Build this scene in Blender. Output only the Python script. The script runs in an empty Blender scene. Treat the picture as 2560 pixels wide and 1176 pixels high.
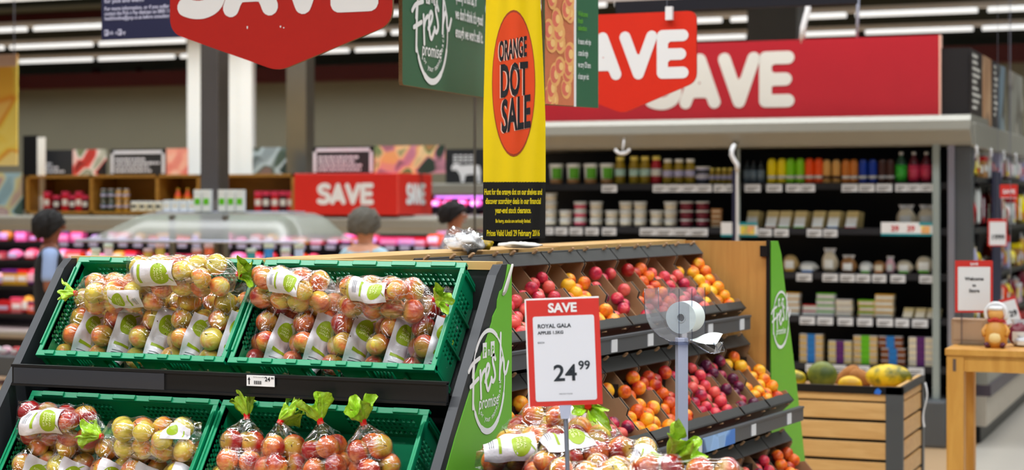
import bpy, math, random
import numpy as np
from mathutils import Vector, Matrix

# ------------------------------------------------------------------ camera, world, exposure
SC = bpy.context.scene
COL = SC.collection
FPX, HOR, EYE = 4500.0, 500.0, 1.70
YAW = math.radians(22.0)
SY, CY = math.sin(YAW), math.cos(YAW)
cam_d = bpy.data.cameras.new('camera')
cam = bpy.data.objects.new('camera', cam_d)
COL.objects.link(cam)
cam.location = (0, 0, EYE)
cam.rotation_euler = (math.radians(90), 0, YAW)
cam_d.sensor_width = 36.0
cam_d.lens = FPX * 36.0 / 2560.0
cam_d.shift_y = -(588.0 - HOR) / 2560.0
cam_d.clip_end = 200
cam_d.dof.use_dof = True
cam_d.dof.focus_distance = 4.85
cam_d.dof.aperture_fstop = 3.6
SC.camera = cam
SC.view_settings.view_transform = 'Standard'
SC.view_settings.look = 'None'
SC.view_settings.gamma = 1.0
SC.view_settings.use_curve_mapping = False
SC.view_settings.exposure = -0.28
world = bpy.data.worlds.new('world')
SC.world = world
world.use_nodes = True
world.node_tree.nodes['Background'].inputs[0].default_value = (0.80, 0.86, 1.0, 1)
world.node_tree.nodes['Background'].inputs[1].default_value = 0.20
SC.cycles.transparent_max_bounces = 24
SC.cycles.max_bounces = 8
SC.cycles.transmission_bounces = 6
SC.cycles.caustics_reflective = False
SC.cycles.caustics_refractive = False
SC.cycles.sample_clamp_indirect = 6.0

LAMP_Z = 4.02
LAMPS = []          # (x0, x1, y, power per metre)


def area_lamp(name, loc, sx, sy, power, col, parent=None, rot=(0, 0, 0), spread=140):
    l = bpy.data.lights.new(name, 'AREA')
    l.shape = 'RECTANGLE'
    l.size, l.size_y = sx, sy
    l.energy = power
    l.color = col
    l.spread = math.radians(spread)
    o = bpy.data.objects.new(name, l)
    COL.objects.link(o)
    o.location = loc
    o.rotation_euler = rot
    if parent:
        o.parent = parent
    return o


# ------------------------------------------------------------------ geometry helpers
def ray(px, py):
    u, v = (px - 1280) / FPX, (HOR - py) / FPX
    return Vector((-SY + u * CY, CY + u * SY, v))


def W(px, py, d):
    return ray(px, py) * d + Vector((0, 0, EYE))


def WY(px, py, Y):
    r = ray(px, py)
    return r * (Y / r.y) + Vector((0, 0, EYE))


def WX(px, py, X):
    r = ray(px, py)
    return r * (X / r.x) + Vector((0, 0, EYE))


def lin(c):
    c = c / 255.0
    return c / 12.92 if c <= 0.04045 else ((c + 0.055) / 1.055) ** 2.4


def C(r, g, b):
    return (lin(r), lin(g), lin(b), 1.0)


class MB:
    def __init__(s):
        s.v, s.f, s.mi, s.sm = [], [], [], []
        s.uv = None

    def add(s, vs, fs, m=0, smooth=False):
        o = len(s.v)
        s.v += [Vector(p) for p in vs]
        for f in fs:
            s.f.append(tuple(i + o for i in f))
            s.mi.append(m)
            s.sm.append(smooth)
        return s

    def box(s, x0, x1, y0, y1, z0, z1, m=0, T=None):
        p = [Vector(q) for q in ((x0, y0, z0), (x1, y0, z0), (x1, y1, z0), (x0, y1, z0),
                                 (x0, y0, z1), (x1, y0, z1), (x1, y1, z1), (x0, y1, z1))]
        if T:
            p = [T @ q for q in p]
        return s.add(p, [(0, 3, 2, 1), (4, 5, 6, 7), (0, 1, 5, 4), (1, 2, 6, 5), (2, 3, 7, 6), (3, 0, 4, 7)], m)

    def cyl(s, p0, p1, r0, r1=None, n=12, m=0, cap=True, smooth=True):
        p0, p1 = Vector(p0), Vector(p1)
        r1 = r0 if r1 is None else r1
        d = (p1 - p0).normalized()
        a = d.orthogonal().normalized()
        b = d.cross(a)
        vs = []
        for p, r in ((p0, r0), (p1, r1)):
            for i in range(n):
                t = 2 * math.pi * i / n
                vs.append(p + (a * math.cos(t) + b * math.sin(t)) * r)
        s.add(vs, [(i, (i + 1) % n, n + (i + 1) % n, n + i) for i in range(n)], m, smooth)
        if cap:
            s.add(vs[:n], [tuple(range(n - 1, -1, -1))], m)
            s.add(vs[n:], [tuple(range(n))], m)
        return s

    def tube(s, pts, r, n=8, m=0):
        pts = [Vector(p) for p in pts]
        rings = []
        prev = None
        for i, p in enumerate(pts):
            d = (pts[min(i + 1, len(pts) - 1)] - pts[max(i - 1, 0)]).normalized()
            a = d.orthogonal().normalized() if prev is None else (prev - d * prev.dot(d)).normalized()
            prev = a
            b = d.cross(a)
            rr = r[i] if isinstance(r, (list, tuple)) else r
            rings.append([p + (a * math.cos(2 * math.pi * k / n) + b * math.sin(2 * math.pi * k / n)) * rr for k in range(n)])
        vs = [q for g in rings for q in g]
        fs = [(i * n + k, i * n + (k + 1) % n, (i + 1) * n + (k + 1) % n, (i + 1) * n + k) for i in range(len(pts) - 1) for k in range(n)]
        fs += [tuple(range(n - 1, -1, -1)), tuple(range((len(pts) - 1) * n, len(pts) * n))]
        return s.add(vs, fs, m, True)

    def lathe(s, prof, n=16, c=(0, 0, 0), m=0, T=None, sx=1, sy=1, smooth=True):
        c = Vector(c)
        vs = []
        for r, z in prof:
            for k in range(n):
                t = 2 * math.pi * k / n
                q = Vector((r * sx * math.cos(t), r * sy * math.sin(t), z))
                vs.append((T @ q if T else q) + c)
        fs = [(i * n + k, i * n + (k + 1) % n, (i + 1) * n + (k + 1) % n, (i + 1) * n + k) for i in range(len(prof) - 1) for k in range(n)]
        if prof[0][0] > 1e-5:
            fs.append(tuple(range(n - 1, -1, -1)))
        if prof[-1][0] > 1e-5:
            fs.append(tuple(range((len(prof) - 1) * n, len(prof) * n)))
        return s.add(vs, fs, m, smooth)

    def ell(s, c, rx, ry, rz, n=16, k=10, m=0, T=None):
        prof = [(max(math.sin(math.pi * i / k), 0), -math.cos(math.pi * i / k) * rz) for i in range(k + 1)]
        prof[0] = (1e-6, -rz)
        prof[-1] = (1e-6, rz)
        return s.lathe(prof, n, c, m, T, rx, ry)

    def prism(s, pts, O, U, V, t, m=0, mside=None):
        """outline pts (u,v) on plane O,U,V; thickness t back along U x V"""
        O, U, V = Vector(O), Vector(U).normalized(), Vector(V).normalized()
        N = U.cross(V).normalized()
        n = len(pts)
        fr = [O + U * a + V * b for a, b in pts]
        bk = [p - N * t for p in fr]
        s.add(fr, [tuple(range(n))], m)
        s.add(bk, [tuple(range(n - 1, -1, -1))], m if mside is None else mside)
        s.add(fr + bk, [(i, n + i, n + (i + 1) % n, (i + 1) % n) for i in range(n)], m if mside is None else mside)
        return s

    def grid(s, fn, nu, nv, m=0, smooth=True, wrap=False, uv=False):
        vs = [Vector(fn(i / nu, j / nv)) for j in range(nv + 1) for i in range(nu + 1)]
        o = len(s.v)
        s.add(vs, [(j * (nu + 1) + i, j * (nu + 1) + i + 1, (j + 1) * (nu + 1) + i + 1, (j + 1) * (nu + 1) + i)
                   for j in range(nv) for i in range(nu)], m, smooth)
        if uv:
            if s.uv is None:
                s.uv = {}
            for j in range(nv + 1):
                for i in range(nu + 1):
                    s.uv[o + j * (nu + 1) + i] = (i / nu, j / nv)
        return s

    def text(s, txt, O, U, V, size, m=0, sx=1.0, bold=0.0, align='CENTER', fn=None, lift=0.0015, shear=0.0):
        U, V = Vector(U).normalized(), Vector(V).normalized()
        N = U.cross(V)
        O = Vector(O) + N * lift
        vs, fs = text_mesh(txt, bold, align)
        if fn:
            s.add([fn(x * size * sx, y * size) for x, y in vs], fs, m)
        else:
            s.add([O + U * ((x + y * shear) * size * sx) + V * (y * size) for x, y in vs], fs, m)
        return s

    def strokes(s, lines, O, U, V, w, m=0, lift=0.0015, fn=None, n=10):
        """flat round-ended strokes; lines = lists of (u,v) in metres; w one width or one per line"""
        U, V = Vector(U).normalized(), Vector(V).normalized()
        O = Vector(O) + U.cross(V) * lift
        vs, fs = stroke_mesh(lines, w if isinstance(w, (list, tuple)) else [w] * len(lines))
        return s.add([fn(a, b) if fn else O + U * a + V * b for a, b in vs], fs, m)

    def build(s, name, mats, parent=None, world=True, bevel=0, kind=None, origin=None, subsurf=0):
        me = bpy.data.meshes.new(name)
        if parent is not None:
            M = PM[parent.name]
            inv = M.inverted() if world else Matrix.Identity(4)
            vs = [inv @ p for p in s.v] if world else s.v
        else:
            if origin is None:
                xs, ys, zs = [p.x for p in s.v], [p.y for p in s.v], [p.z for p in s.v]
                origin = Vector(((min(xs) + max(xs)) / 2, (min(ys) + max(ys)) / 2, min(zs)))
            vs = [p - origin for p in s.v]
        me.from_pydata([tuple(p) for p in vs], [], s.f)
        mats = mats if isinstance(mats, (list, tuple)) else [mats]
        for m in mats:
            me.materials.append(m)
        me.polygons.foreach_set('material_index', s.mi)
        me.polygons.foreach_set('use_smooth', s.sm)
        if s.uv:
            lay = me.uv_layers.new(name='UVMap')
            for lp in me.loops:
                lay.data[lp.index].uv = s.uv.get(lp.vertex_index, (0, 0))
        me.update()
        o = bpy.data.objects.new(name, me)
        COL.objects.link(o)
        if parent is not None:
            o.parent = parent
            PM[o.name] = PM[parent.name]
        else:
            o.location = origin
            PM[o.name] = Matrix.Translation(origin)
        if kind:
            o['kind'] = kind
        if bevel:
            b = o.modifiers.new('edge', 'BEVEL')
            b.width = bevel
            b.segments = 2
            b.limit_method = 'ANGLE'
        if subsurf:
            b = o.modifiers.new('smooth', 'SUBSURF')
            b.levels = b.render_levels = subsurf
        return o


PM = {}
_tc = {}


def stroke_mesh(lines, ws, cells=5.0):
    """one clean flat mesh of the union of round-ended strokes (marching squares on their distance field)"""
    seg = [(ln[i][0], ln[i][1], ln[i + 1][0], ln[i + 1][1], w / 2) for ln, w in zip(lines, ws) for i in range(len(ln) - 1)]
    S = np.array(seg)
    wm = S[:, 4].max()
    h = 2 * S[:, 4].min() / cells
    x0, y0 = min(S[:, 0].min(), S[:, 2].min()) - wm - 2 * h, min(S[:, 1].min(), S[:, 3].min()) - wm - 2 * h
    x1, y1 = max(S[:, 0].max(), S[:, 2].max()) + wm + 2 * h, max(S[:, 1].max(), S[:, 3].max()) + wm + 2 * h
    nx, ny = int((x1 - x0) / h) + 2, int((y1 - y0) / h) + 2
    X, Y = np.meshgrid(x0 + h * np.arange(nx), y0 + h * np.arange(ny), indexing='ij')
    D = np.full(X.shape, 1e9)
    for ax, ay, bx, by, r in seg:
        dx, dy = bx - ax, by - ay
        L2 = dx * dx + dy * dy or 1e-12
        t = np.clip(((X - ax) * dx + (Y - ay) * dy) / L2, 0, 1)
        D = np.minimum(D, np.hypot(X - ax - t * dx, Y - ay - t * dy) - r)
    D[np.abs(D) < 1e-9] = 1e-9
    vs, fs, ix = [], [], {}

    def vid(k, p):
        if k not in ix:
            ix[k] = len(vs)
            vs.append(p)
        return ix[k]
    IN = D < 0
    any_ = IN[:-1, :-1] | IN[1:, :-1] | IN[1:, 1:] | IN[:-1, 1:]
    for i, j in zip(*np.nonzero(any_)):
        i, j = int(i), int(j)
        cs = [(i, j), (i + 1, j), (i + 1, j + 1), (i, j + 1)]
        poly = []
        for k in range(4):
            a, b = cs[k], cs[(k + 1) % 4]
            da, db = D[a], D[b]
            if da < 0:
                poly.append(vid(a, (float(X[a]), float(Y[a]))))
            if (da < 0) != (db < 0):
                t = da / (da - db)
                poly.append(vid((min(a, b), max(a, b)), (float(X[a] + (X[b] - X[a]) * t), float(Y[a] + (Y[b] - Y[a]) * t))))
        if len(poly) > 2:
            fs.append(tuple(poly))
    return vs, fs


def text_mesh(txt, bold, align):
    k = (txt, bold, align)
    if k not in _tc:
        cu = bpy.data.curves.new('t', 'FONT')
        cu.body = txt
        cu.size = 1.0
        cu.offset = bold
        cu.align_x = align
        cu.resolution_u = 3
        ob = bpy.data.objects.new('t', cu)
        COL.objects.link(ob)
        bpy.context.view_layer.update()
        dg = bpy.context.evaluated_depsgraph_get()
        me = ob.evaluated_get(dg).to_mesh()
        _tc[k] = ([(v.co.x, v.co.y) for v in me.vertices], [tuple(p.vertices) for p in me.polygons])
        bpy.data.objects.remove(ob)
        bpy.data.curves.remove(cu)
    return _tc[k]


def tag(o, label, cat, group=None, kind=None):
    if label:
        o['label'] = label
    if cat:
        o['category'] = cat
    if group:
        o['group'] = group
    if kind:
        o['kind'] = kind
    return o


def thing(name, label, cat, M=None, group=None):
    o = bpy.data.objects.new(name, None)
    COL.objects.link(o)
    o.empty_display_size = 0.05
    if M is None:
        M = Matrix.Identity(4)
    if isinstance(M, (Vector, tuple)):
        M = Matrix.Translation(Vector(M))
    o.matrix_world = M
    PM[o.name] = M.copy()
    return tag(o, label, cat, group)


def copytree(o, M, label=None, group=None, kids=None):
    def cp(x, par):
        c = x.copy()
        COL.objects.link(c)
        c.parent = par
        for ch in (kids or KIDS)(x):
            cp(ch, c)
        return c
    r = o.copy()
    COL.objects.link(r)
    r.matrix_world = M
    PM[r.name] = M.copy()
    for ch in KIDS(o):
        cp(ch, r)
    if label:
        r['label'] = label
    if group:
        r['group'] = group
    return r


_kids = {}


def KIDS(o):
    if o.name not in _kids:
        _kids[o.name] = list(o.children)
    return _kids[o.name]


CACHE = {}


def inst(key, maker, M, label, group=None, cat=None):
    """first call builds the thing, later calls copy it with its parts"""
    if key not in CACHE:
        o = maker()
        CACHE[key] = o
        o.matrix_world = M
        PM[o.name] = M.copy()
    else:
        o = copytree(CACHE[key], M)
    tag(o, label, cat, group)
    return o


ORD = 'zeroth first second third fourth fifth sixth seventh eighth ninth tenth eleventh twelfth thirteenth fourteenth fifteenth sixteenth seventeenth eighteenth nineteenth twentieth'.split()


def smooth_path(pts, n=4):
    out = []
    P = [pts[0]] + list(pts) + [pts[-1]]
    for i in range(1, len(P) - 2):
        for k in range(n):
            t = k / n
            q = []
            for a in (0, 1):
                p0, p1, p2, p3 = P[i - 1][a], P[i][a], P[i + 1][a], P[i + 2][a]
                q.append(0.5 * (2 * p1 + (p2 - p0) * t + (2 * p0 - 5 * p1 + 4 * p2 - p3) * t * t + (3 * p1 - p0 - 3 * p2 + p3) * t ** 3))
            out.append(tuple(q))
    out.append(tuple(pts[-1]))
    return out


# heavy rounded capitals, strokes inside a unit height box
GL = {
    'S': (0.72, [smooth_path([(.60, .83), (.48, .89), (.30, .885), (.15, .80), (.13, .68), (.22, .57), (.38, .51), (.55, .44), (.61, .32), (.55, .18), (.40, .11), (.24, .11), (.11, .15)])]),
    'A': (0.80, [[(.11, .11), (.40, .89), (.69, .11)], [(.24, .31), (.56, .31)]]),
    'V': (0.80, [[(.11, .89), (.40, .11), (.69, .89)]]),
    'E': (0.70, [[(.58, .89), (.14, .89), (.14, .11), (.58, .11)], [(.14, .50), (.53, .50)]]),
}


def save_word(mb, word, O, U, V, h, m=0, sx=1.0, wt=0.22, gap=-0.02, lift=0.002):
    x = 0
    for ch in word:
        wd, ls = GL[ch]
        mb.strokes([[((x + a) * h * sx, b * h) for a, b in l] for l in ls], O, U, V, wt * h, m, lift)
        x += wd + gap
    return x * h * sx


# ------------------------------------------------------------------ materials
def newmat(name):
    m = bpy.data.materials.new(name)
    m.use_nodes = True
    return m, m.node_tree.nodes, m.node_tree.links, m.node_tree.nodes['Principled BSDF']


def mat(name, col, rough=0.5, metal=0.0, var=0.12, scale=6.0, bump=0.0, spec=0.5, trans=0.0, alpha=1.0, stretch=(1, 1, 1), emit=None, coat=0.0):
    m, N, L, B = newmat(name)
    tc = N.new('ShaderNodeTexCoord')
    mp = N.new('ShaderNodeMapping')
    mp.inputs['Scale'].default_value = stretch
    nz = N.new('ShaderNodeTexNoise')
    nz.inputs['Scale'].default_value = scale
    nz.inputs['Detail'].default_value = 4
    L.new(tc.outputs['Object'], mp.inputs[0])
    L.new(mp.outputs[0], nz.inputs['Vector'])
    mx = N.new('ShaderNodeMix')
    mx.data_type = 'RGBA'
    mx.inputs[6].default_value = tuple(max(c * (1 - var), 0) for c in col[:3]) + (1,)
    mx.inputs[7].default_value = tuple(min(c * (1 + var), 1) for c in col[:3]) + (1,)
    L.new(nz.outputs['Fac'], mx.inputs[0])
    L.new(mx.outputs[2], B.inputs['Base Color'])
    B.inputs['Roughness'].default_value = rough
    B.inputs['Metallic'].default_value = metal
    B.inputs['Specular IOR Level'].default_value = spec
    B.inputs['Transmission Weight'].default_value = trans
    B.inputs['Alpha'].default_value = alpha
    B.inputs['Coat Weight'].default_value = coat
    if emit:
        B.inputs['Emission Color'].default_value = emit[0]
        B.inputs['Emission Strength'].default_value = emit[1]
    if bump:
        bp = N.new('ShaderNodeBump')
        bp.inputs['Strength'].default_value = bump
        bp.inputs['Distance'].default_value = 0.01
        L.new(nz.outputs['Fac'], bp.inputs['Height'])
        L.new(bp.outputs[0], B.inputs['Normal'])
    return m


def ramp(N, stops):
    r = N.new('ShaderNodeValToRGB')
    e = r.color_ramp.elements
    e[0].position, e[0].color = stops[0]
    e[1].position, e[1].color = stops[1]
    for p, c in stops[2:]:
        x = e.new(p)
        x.color = c
    return r


def wood(name, c1, c2, stretch, scale=3.0, rough=0.45):
    m, N, L, B = newmat(name)
    tc = N.new('ShaderNodeTexCoord')
    mp = N.new('ShaderNodeMapping')
    mp.inputs['Scale'].default_value = stretch
    nz = N.new('ShaderNodeTexNoise')
    nz.inputs['Scale'].default_value = scale
    nz.inputs['Detail'].default_value = 6
    nz.inputs['Distortion'].default_value = 0.6
    L.new(tc.outputs['Object'], mp.inputs[0])
    L.new(mp.outputs[0], nz.inputs['Vector'])
    r = ramp(N, [(0.3, c1), (0.7, c2)])
    L.new(nz.outputs['Fac'], r.inputs[0])
    L.new(r.outputs[0], B.inputs['Base Color'])
    B.inputs['Roughness'].default_value = rough
    return m


def picture(name, cols, scale=9.0, rough=0.4, stretch=(1, 1, 1), dist=0.0):
    """printed food picture: soft blobs in a palette"""
    m, N, L, B = newmat(name)
    tc = N.new('ShaderNodeTexCoord')
    mp = N.new('ShaderNodeMapping')
    mp.inputs['Scale'].default_value = stretch
    nz = N.new('ShaderNodeTexVoronoi')
    nz.inputs['Scale'].default_value = scale
    nz.feature = 'SMOOTH_F1'
    nz.inputs['Smoothness'].default_value = 0.4
    L.new(tc.outputs['Object'], mp.inputs[0])
    L.new(mp.outputs[0], nz.inputs['Vector'])
    sp = N.new('ShaderNodeSeparateColor')
    L.new(nz.outputs['Color'], sp.inputs[0])
    n = len(cols)
    r = ramp(N, [(0.15 + 0.7 * i / (n - 1), c) for i, c in enumerate(cols)])
    L.new(sp.outputs[0], r.inputs[0])
    L.new(r.outputs[0], B.inputs['Base Color'])
    B.inputs['Roughness'].default_value = rough
    return m


def film(name, milky=0.0, tint=(0.99, 0.99, 1, 1), gl=0.055, streak=0.10, bump=0.5, scale=28.0, crease_glint=0.42, edge=0.38):
    """thin clear plastic: transparent + gloss + milky streaks, white highlights painted along creases"""
    m = bpy.data.materials.new(name)
    m.use_nodes = True
    N, L = m.node_tree.nodes, m.node_tree.links
    N.clear()
    out = N.new('ShaderNodeOutputMaterial')
    tr = N.new('ShaderNodeBsdfTransparent')
    tr.inputs[0].default_value = tint
    g = N.new('ShaderNodeBsdfGlossy')
    g.inputs['Roughness'].default_value = 0.10
    g.inputs[0].default_value = (1, 1, 1, 1)
    df = N.new('ShaderNodeBsdfDiffuse')
    df.inputs[0].default_value = (0.9, 0.92, 0.95, 1)
    tc = N.new('ShaderNodeTexCoord')
    mp = N.new('ShaderNodeMapping')
    mp.inputs['Scale'].default_value = (1.0, 0.35, 1.0)
    mp.inputs['Rotation'].default_value = (0.3, 0.4, 0.5)
    nz = N.new('ShaderNodeTexNoise')
    nz.inputs['Scale'].default_value = scale
    nz.inputs['Detail'].default_value = 3
    nz.inputs['Distortion'].default_value = 1.2
    L.new(tc.outputs['Object'], mp.inputs[0])
    L.new(mp.outputs[0], nz.inputs['Vector'])
    bp = N.new('ShaderNodeBump')
    bp.inputs['Strength'].default_value = bump
    bp.inputs['Distance'].default_value = 0.012
    L.new(nz.outputs['Fac'], bp.inputs['Height'])
    L.new(bp.outputs[0], g.inputs['Normal'])
    lw = N.new('ShaderNodeLayerWeight')
    lw.inputs[0].default_value = 0.35
    r = ramp(N, [(0.0, (gl, gl, gl, 1)), (1.0, (edge, edge, edge, 1))])
    L.new(lw.outputs['Facing'], r.inputs[0])
    m1 = N.new('ShaderNodeMixShader')
    # white highlight lines painted along taut creases: cell edges of a stretched, warped pattern
    vo = N.new('ShaderNodeTexVoronoi')
    vo.feature = 'DISTANCE_TO_EDGE'
    vo.inputs['Scale'].default_value = scale * 1.5
    wp = N.new('ShaderNodeVectorMath')
    wp.operation = 'MULTIPLY_ADD'
    wp.inputs[1].default_value = (.05, .05, .05)
    L.new(nz.outputs['Color'], wp.inputs[0])
    L.new(mp.outputs[0], wp.inputs[2])
    L.new(wp.outputs[0], vo.inputs['Vector'])
    cr = ramp(N, [(0.0, (crease_glint,) * 3 + (1,)), (0.05, (0, 0, 0, 1))])
    L.new(vo.outputs['Distance'], cr.inputs[0])
    r0 = ramp(N, [(0.52, (milky,) * 3 + (1,)), (0.70, (streak,) * 3 + (1,))])
    L.new(nz.outputs['Fac'], r0.inputs[0])
    msk = N.new('ShaderNodeMath')
    msk.operation = 'MULTIPLY_ADD'
    L.new(cr.outputs[0], msk.inputs[0])
    n3 = N.new('ShaderNodeTexNoise')
    n3.inputs['Scale'].default_value = scale * .6
    L.new(tc.outputs['Object'], n3.inputs['Vector'])
    r3 = ramp(N, [(0.42, (0, 0, 0, 1)), (0.62, (1, 1, 1, 1))])
    L.new(n3.outputs['Fac'], r3.inputs[0])
    L.new(r3.outputs[0], msk.inputs[1])
    L.new(r0.outputs[0], msk.inputs[2])
    rr = msk
    L.new(rr.outputs[0], m1.inputs[0])
    L.new(tr.outputs[0], m1.inputs[1])
    L.new(df.outputs[0], m1.inputs[2])
    m2 = N.new('ShaderNodeMixShader')
    L.new(r.outputs[0], m2.inputs[0])
    L.new(m1.outputs[0], m2.inputs[1])
    L.new(g.outputs[0], m2.inputs[2])
    L.new(m2.outputs[0], out.inputs[0])
    return m


def glassy(name, tint, gl=0.08, edge=0.6, rough=0.03):
    m = bpy.data.materials.new(name)
    m.use_nodes = True
    N, L = m.node_tree.nodes, m.node_tree.links
    N.clear()
    out = N.new('ShaderNodeOutputMaterial')
    tr = N.new('ShaderNodeBsdfTransparent')
    tr.inputs[0].default_value = tint
    g = N.new('ShaderNodeBsdfGlossy')
    g.inputs['Roughness'].default_value = rough
    lw = N.new('ShaderNodeLayerWeight')
    lw.inputs[0].default_value = 0.3
    r = ramp(N, [(0.0, (gl,) * 3 + (1,)), (1.0, (edge,) * 3 + (1,))])
    L.new(lw.outputs['Facing'], r.inputs[0])
    m2 = N.new('ShaderNodeMixShader')
    L.new(r.outputs[0], m2.inputs[0])
    L.new(tr.outputs[0], m2.inputs[1])
    L.new(g.outputs[0], m2.inputs[2])
    L.new(m2.outputs[0], out.inputs[0])
    return m


def fruit_mat(name, base, mid, red, streak=(26, 26, 4), top=None, rough=0.3, dots=False, big=9.0, coat=0.0):
    """skin with a blush whose amount is the object's own colour value; longitudinal streaks"""
    m, N, L, B = newmat(name)
    tc = N.new('ShaderNodeTexCoord')
    oi = N.new('ShaderNodeObjectInfo')
    sc = N.new('ShaderNodeSeparateColor')
    L.new(oi.outputs['Color'], sc.inputs[0])
    add = N.new('ShaderNodeVectorMath')
    add.operation = 'ADD'
    mul = N.new('ShaderNodeVectorMath')
    mul.operation = 'SCALE'
    mul.inputs[0].default_value = (3.1, 1.7, 2.3)
    L.new(oi.outputs['Random'], mul.inputs['Scale'])
    L.new(tc.outputs['Object'], add.inputs[0])
    L.new(mul.outputs[0], add.inputs[1])
    n1 = N.new('ShaderNodeTexNoise')
    n1.inputs['Scale'].default_value = big * 1.8
    n1.inputs['Detail'].default_value = 1
    L.new(add.outputs[0], n1.inputs['Vector'])
    mp = N.new('ShaderNodeMapping')
    mp.inputs['Scale'].default_value = tuple(s / 10 for s in streak)
    L.new(add.outputs[0], mp.inputs[0])
    n2 = N.new('ShaderNodeTexNoise')
    n2.inputs['Scale'].default_value = 60
    n2.inputs['Detail'].default_value = 3
    L.new(mp.outputs[0], n2.inputs['Vector'])
    a = N.new('ShaderNodeMath')
    a.operation = 'MULTIPLY_ADD'
    a.inputs[1].default_value = 1.55
    L.new(n1.outputs['Fac'], a.inputs[0])
    b = N.new('ShaderNodeMath')
    b.operation = 'MULTIPLY_ADD'
    b.inputs[1].default_value = 0.5
    b.inputs[2].default_value = -1.01
    L.new(n2.outputs['Fac'], b.inputs[0])
    L.new(b.outputs[0], a.inputs[2])
    c = N.new('ShaderNodeMath')
    c.operation = 'ADD'
    L.new(a.outputs[0], c.inputs[0])
    L.new(sc.outputs[0], c.inputs[1])
    r = ramp(N, [(0.18, base), (0.50, mid), (0.85, red)])
    L.new(c.outputs[0], r.inputs[0])
    src = r.outputs[0]
    if top:
        sp = N.new('ShaderNodeSeparateXYZ')
        L.new(tc.outputs['Object'], sp.inputs[0])
        mr = N.new('ShaderNodeMapRange')
        mr.inputs[1].default_value = 0.014
        mr.inputs[2].default_value = 0.027
        mr.inputs[3].default_value = 0
        mr.inputs[4].default_value = 0.75
        L.new(sp.outputs[2], mr.inputs[0])
        mx = N.new('ShaderNodeMix')
        mx.data_type = 'RGBA'
        L.new(mr.outputs[0], mx.inputs[0])
        L.new(src, mx.inputs[6])
        mx.inputs[7].default_value = top
        src = mx.outputs[2]
    L.new(src, B.inputs['Base Color'])
    B.inputs['Roughness'].default_value = rough
    B.inputs['Coat Weight'].default_value = coat
    B.inputs['Subsurface Weight'].default_value = 0.0
    return m


m_black = mat('black_metal', C(24, 25, 27), 0.4, 0.3, 0.2)
m_dark = mat('dark_grey_edge', C(40, 42, 47), 0.5)
m_blackboard = mat('black_board', C(14, 15, 17), 0.55)
m_crate = mat('green_plastic', C(0, 138, 92), 0.32, 0, 0.10, 12)
m_steel = mat('steel', C(176, 182, 200), 0.28, 0.8, 0.05)
m_alu = mat('aluminium', C(186, 192, 216), 0.4, 0.25, 0.05)
m_white = mat('white_print', C(236, 236, 238), 0.5, 0, 0.02)
m_offw = mat('off_white_print', C(225, 222, 214), 0.5, 0, 0.03)
m_red = mat('red_print', C(182, 26, 12), 0.42, 0, 0.06)
m_red2 = mat('bright_red_print', C(220, 42, 18), 0.42, 0, 0.06)
m_red3 = mat('crimson_board', C(180, 28, 42), 0.45, 0, 0.05)
m_red4 = mat('sale_red_board', C(214, 36, 26), 0.45, 0, 0.05)
m_signred = mat('sign_red', C(214, 52, 44), 0.35, 0, 0.05)
m_ink = mat('black_ink', C(14, 15, 22), 0.5, 0, 0.05)
m_card = mat('cardboard_brown', C(176, 138, 100), 0.8, 0, 0.12, 40)
m_cardd = mat('corrugated_edge', C(120, 92, 62), 0.85, 0, 0.35, 160, 0.5)
m_boxblack = mat('black_printed_card', C(52, 52, 50), 0.6, 0, 0.15, 20)
m_cardin = mat('brown_card_inside', C(172, 134, 98), 0.8, 0, 0.10, 30)
m_green = mat('leaf_green_print', C(108, 182, 52), 0.4, 0, 0.07, 4)
m_dgreen = mat('deep_green_print', C(58, 104, 76), 0.45, 0, 0.06)
m_lime = mat('lime_ink', C(146, 170, 22), 0.45, 0, 0.08)
m_limel = mat('pale_lime_ink', C(214, 222, 150), 0.45, 0, 0.05)
m_navy = mat('navy_board', C(26, 28, 62), 0.5, 0, 0.08)
m_navyd = mat('dark_navy_board', C(8, 9, 26), 0.5, 0, 0.08)
m_lav = mat('lavender_ink', C(190, 190, 215), 0.5, 0, 0.05)
m_yel = mat('yellow_vinyl', C(240, 206, 10), 0.32, 0, 0.05, 3)
m_vblack = mat('black_vinyl', C(24, 22, 20), 0.35, 0, 0.1)
m_orange = mat('orange_print', C(226, 74, 28), 0.35, 0, 0.05)
m_yink = mat('yellow_ink', C(240, 216, 20), 0.4, 0, 0.03)
m_pink = mat('pale_pink_outline', C(244, 190, 170), 0.4, 0, 0.03)
m_wood = wood('oak_panel', C(190, 132, 66), C(214, 158, 86), (5, 5, 0.5), 5)
m_woodh = wood('oak_ridge', C(206, 162, 98), C(222, 182, 120), (0.6, 0.6, 5), 5)
m_woodx = wood('oak_slat', C(206, 160, 98), C(222, 180, 118), (0.8, 4, 6), 6)
m_woodt = wood('oak_table', C(196, 138, 58), C(214, 158, 74), (4, 4, 0.6), 6)
m_woodd = wood('dark_oak', C(92, 74, 66), C(110, 90, 80), (4, 4, 0.6), 6)  # darker oak tone for the joint peg
m_shelfwood = wood('honey_wood', C(150, 108, 40), C(166, 122, 50), (0.6, 3, 4), 4)
m_film = film('clear_film')
m_glass_pre = film('counter_glass', 0.15, (0.64, 0.80, 0.72, 1), 0.05, 0.18, 0.1, 3.0, 0.0, 0.12)
m_acr = film('clear_acrylic', .10, (0.90, 0.90, 0.94, 1), .05, .13, .05, 3.0, 0.0, .6)
for n_ in m_glass_pre.node_tree.nodes:
    if n_.type == 'BSDF_GLOSSY':
        n_.inputs['Roughness'].default_value = .3
m_acr2 = glassy('edge_acrylic', (0.70, 0.74, 0.86, 1), 0.2, 0.8)
m_glass = m_glass_pre
m_roll = mat('bag_roll_white', C(228, 236, 232), 0.3, 0, 0.03, trans=0.0)
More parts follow.
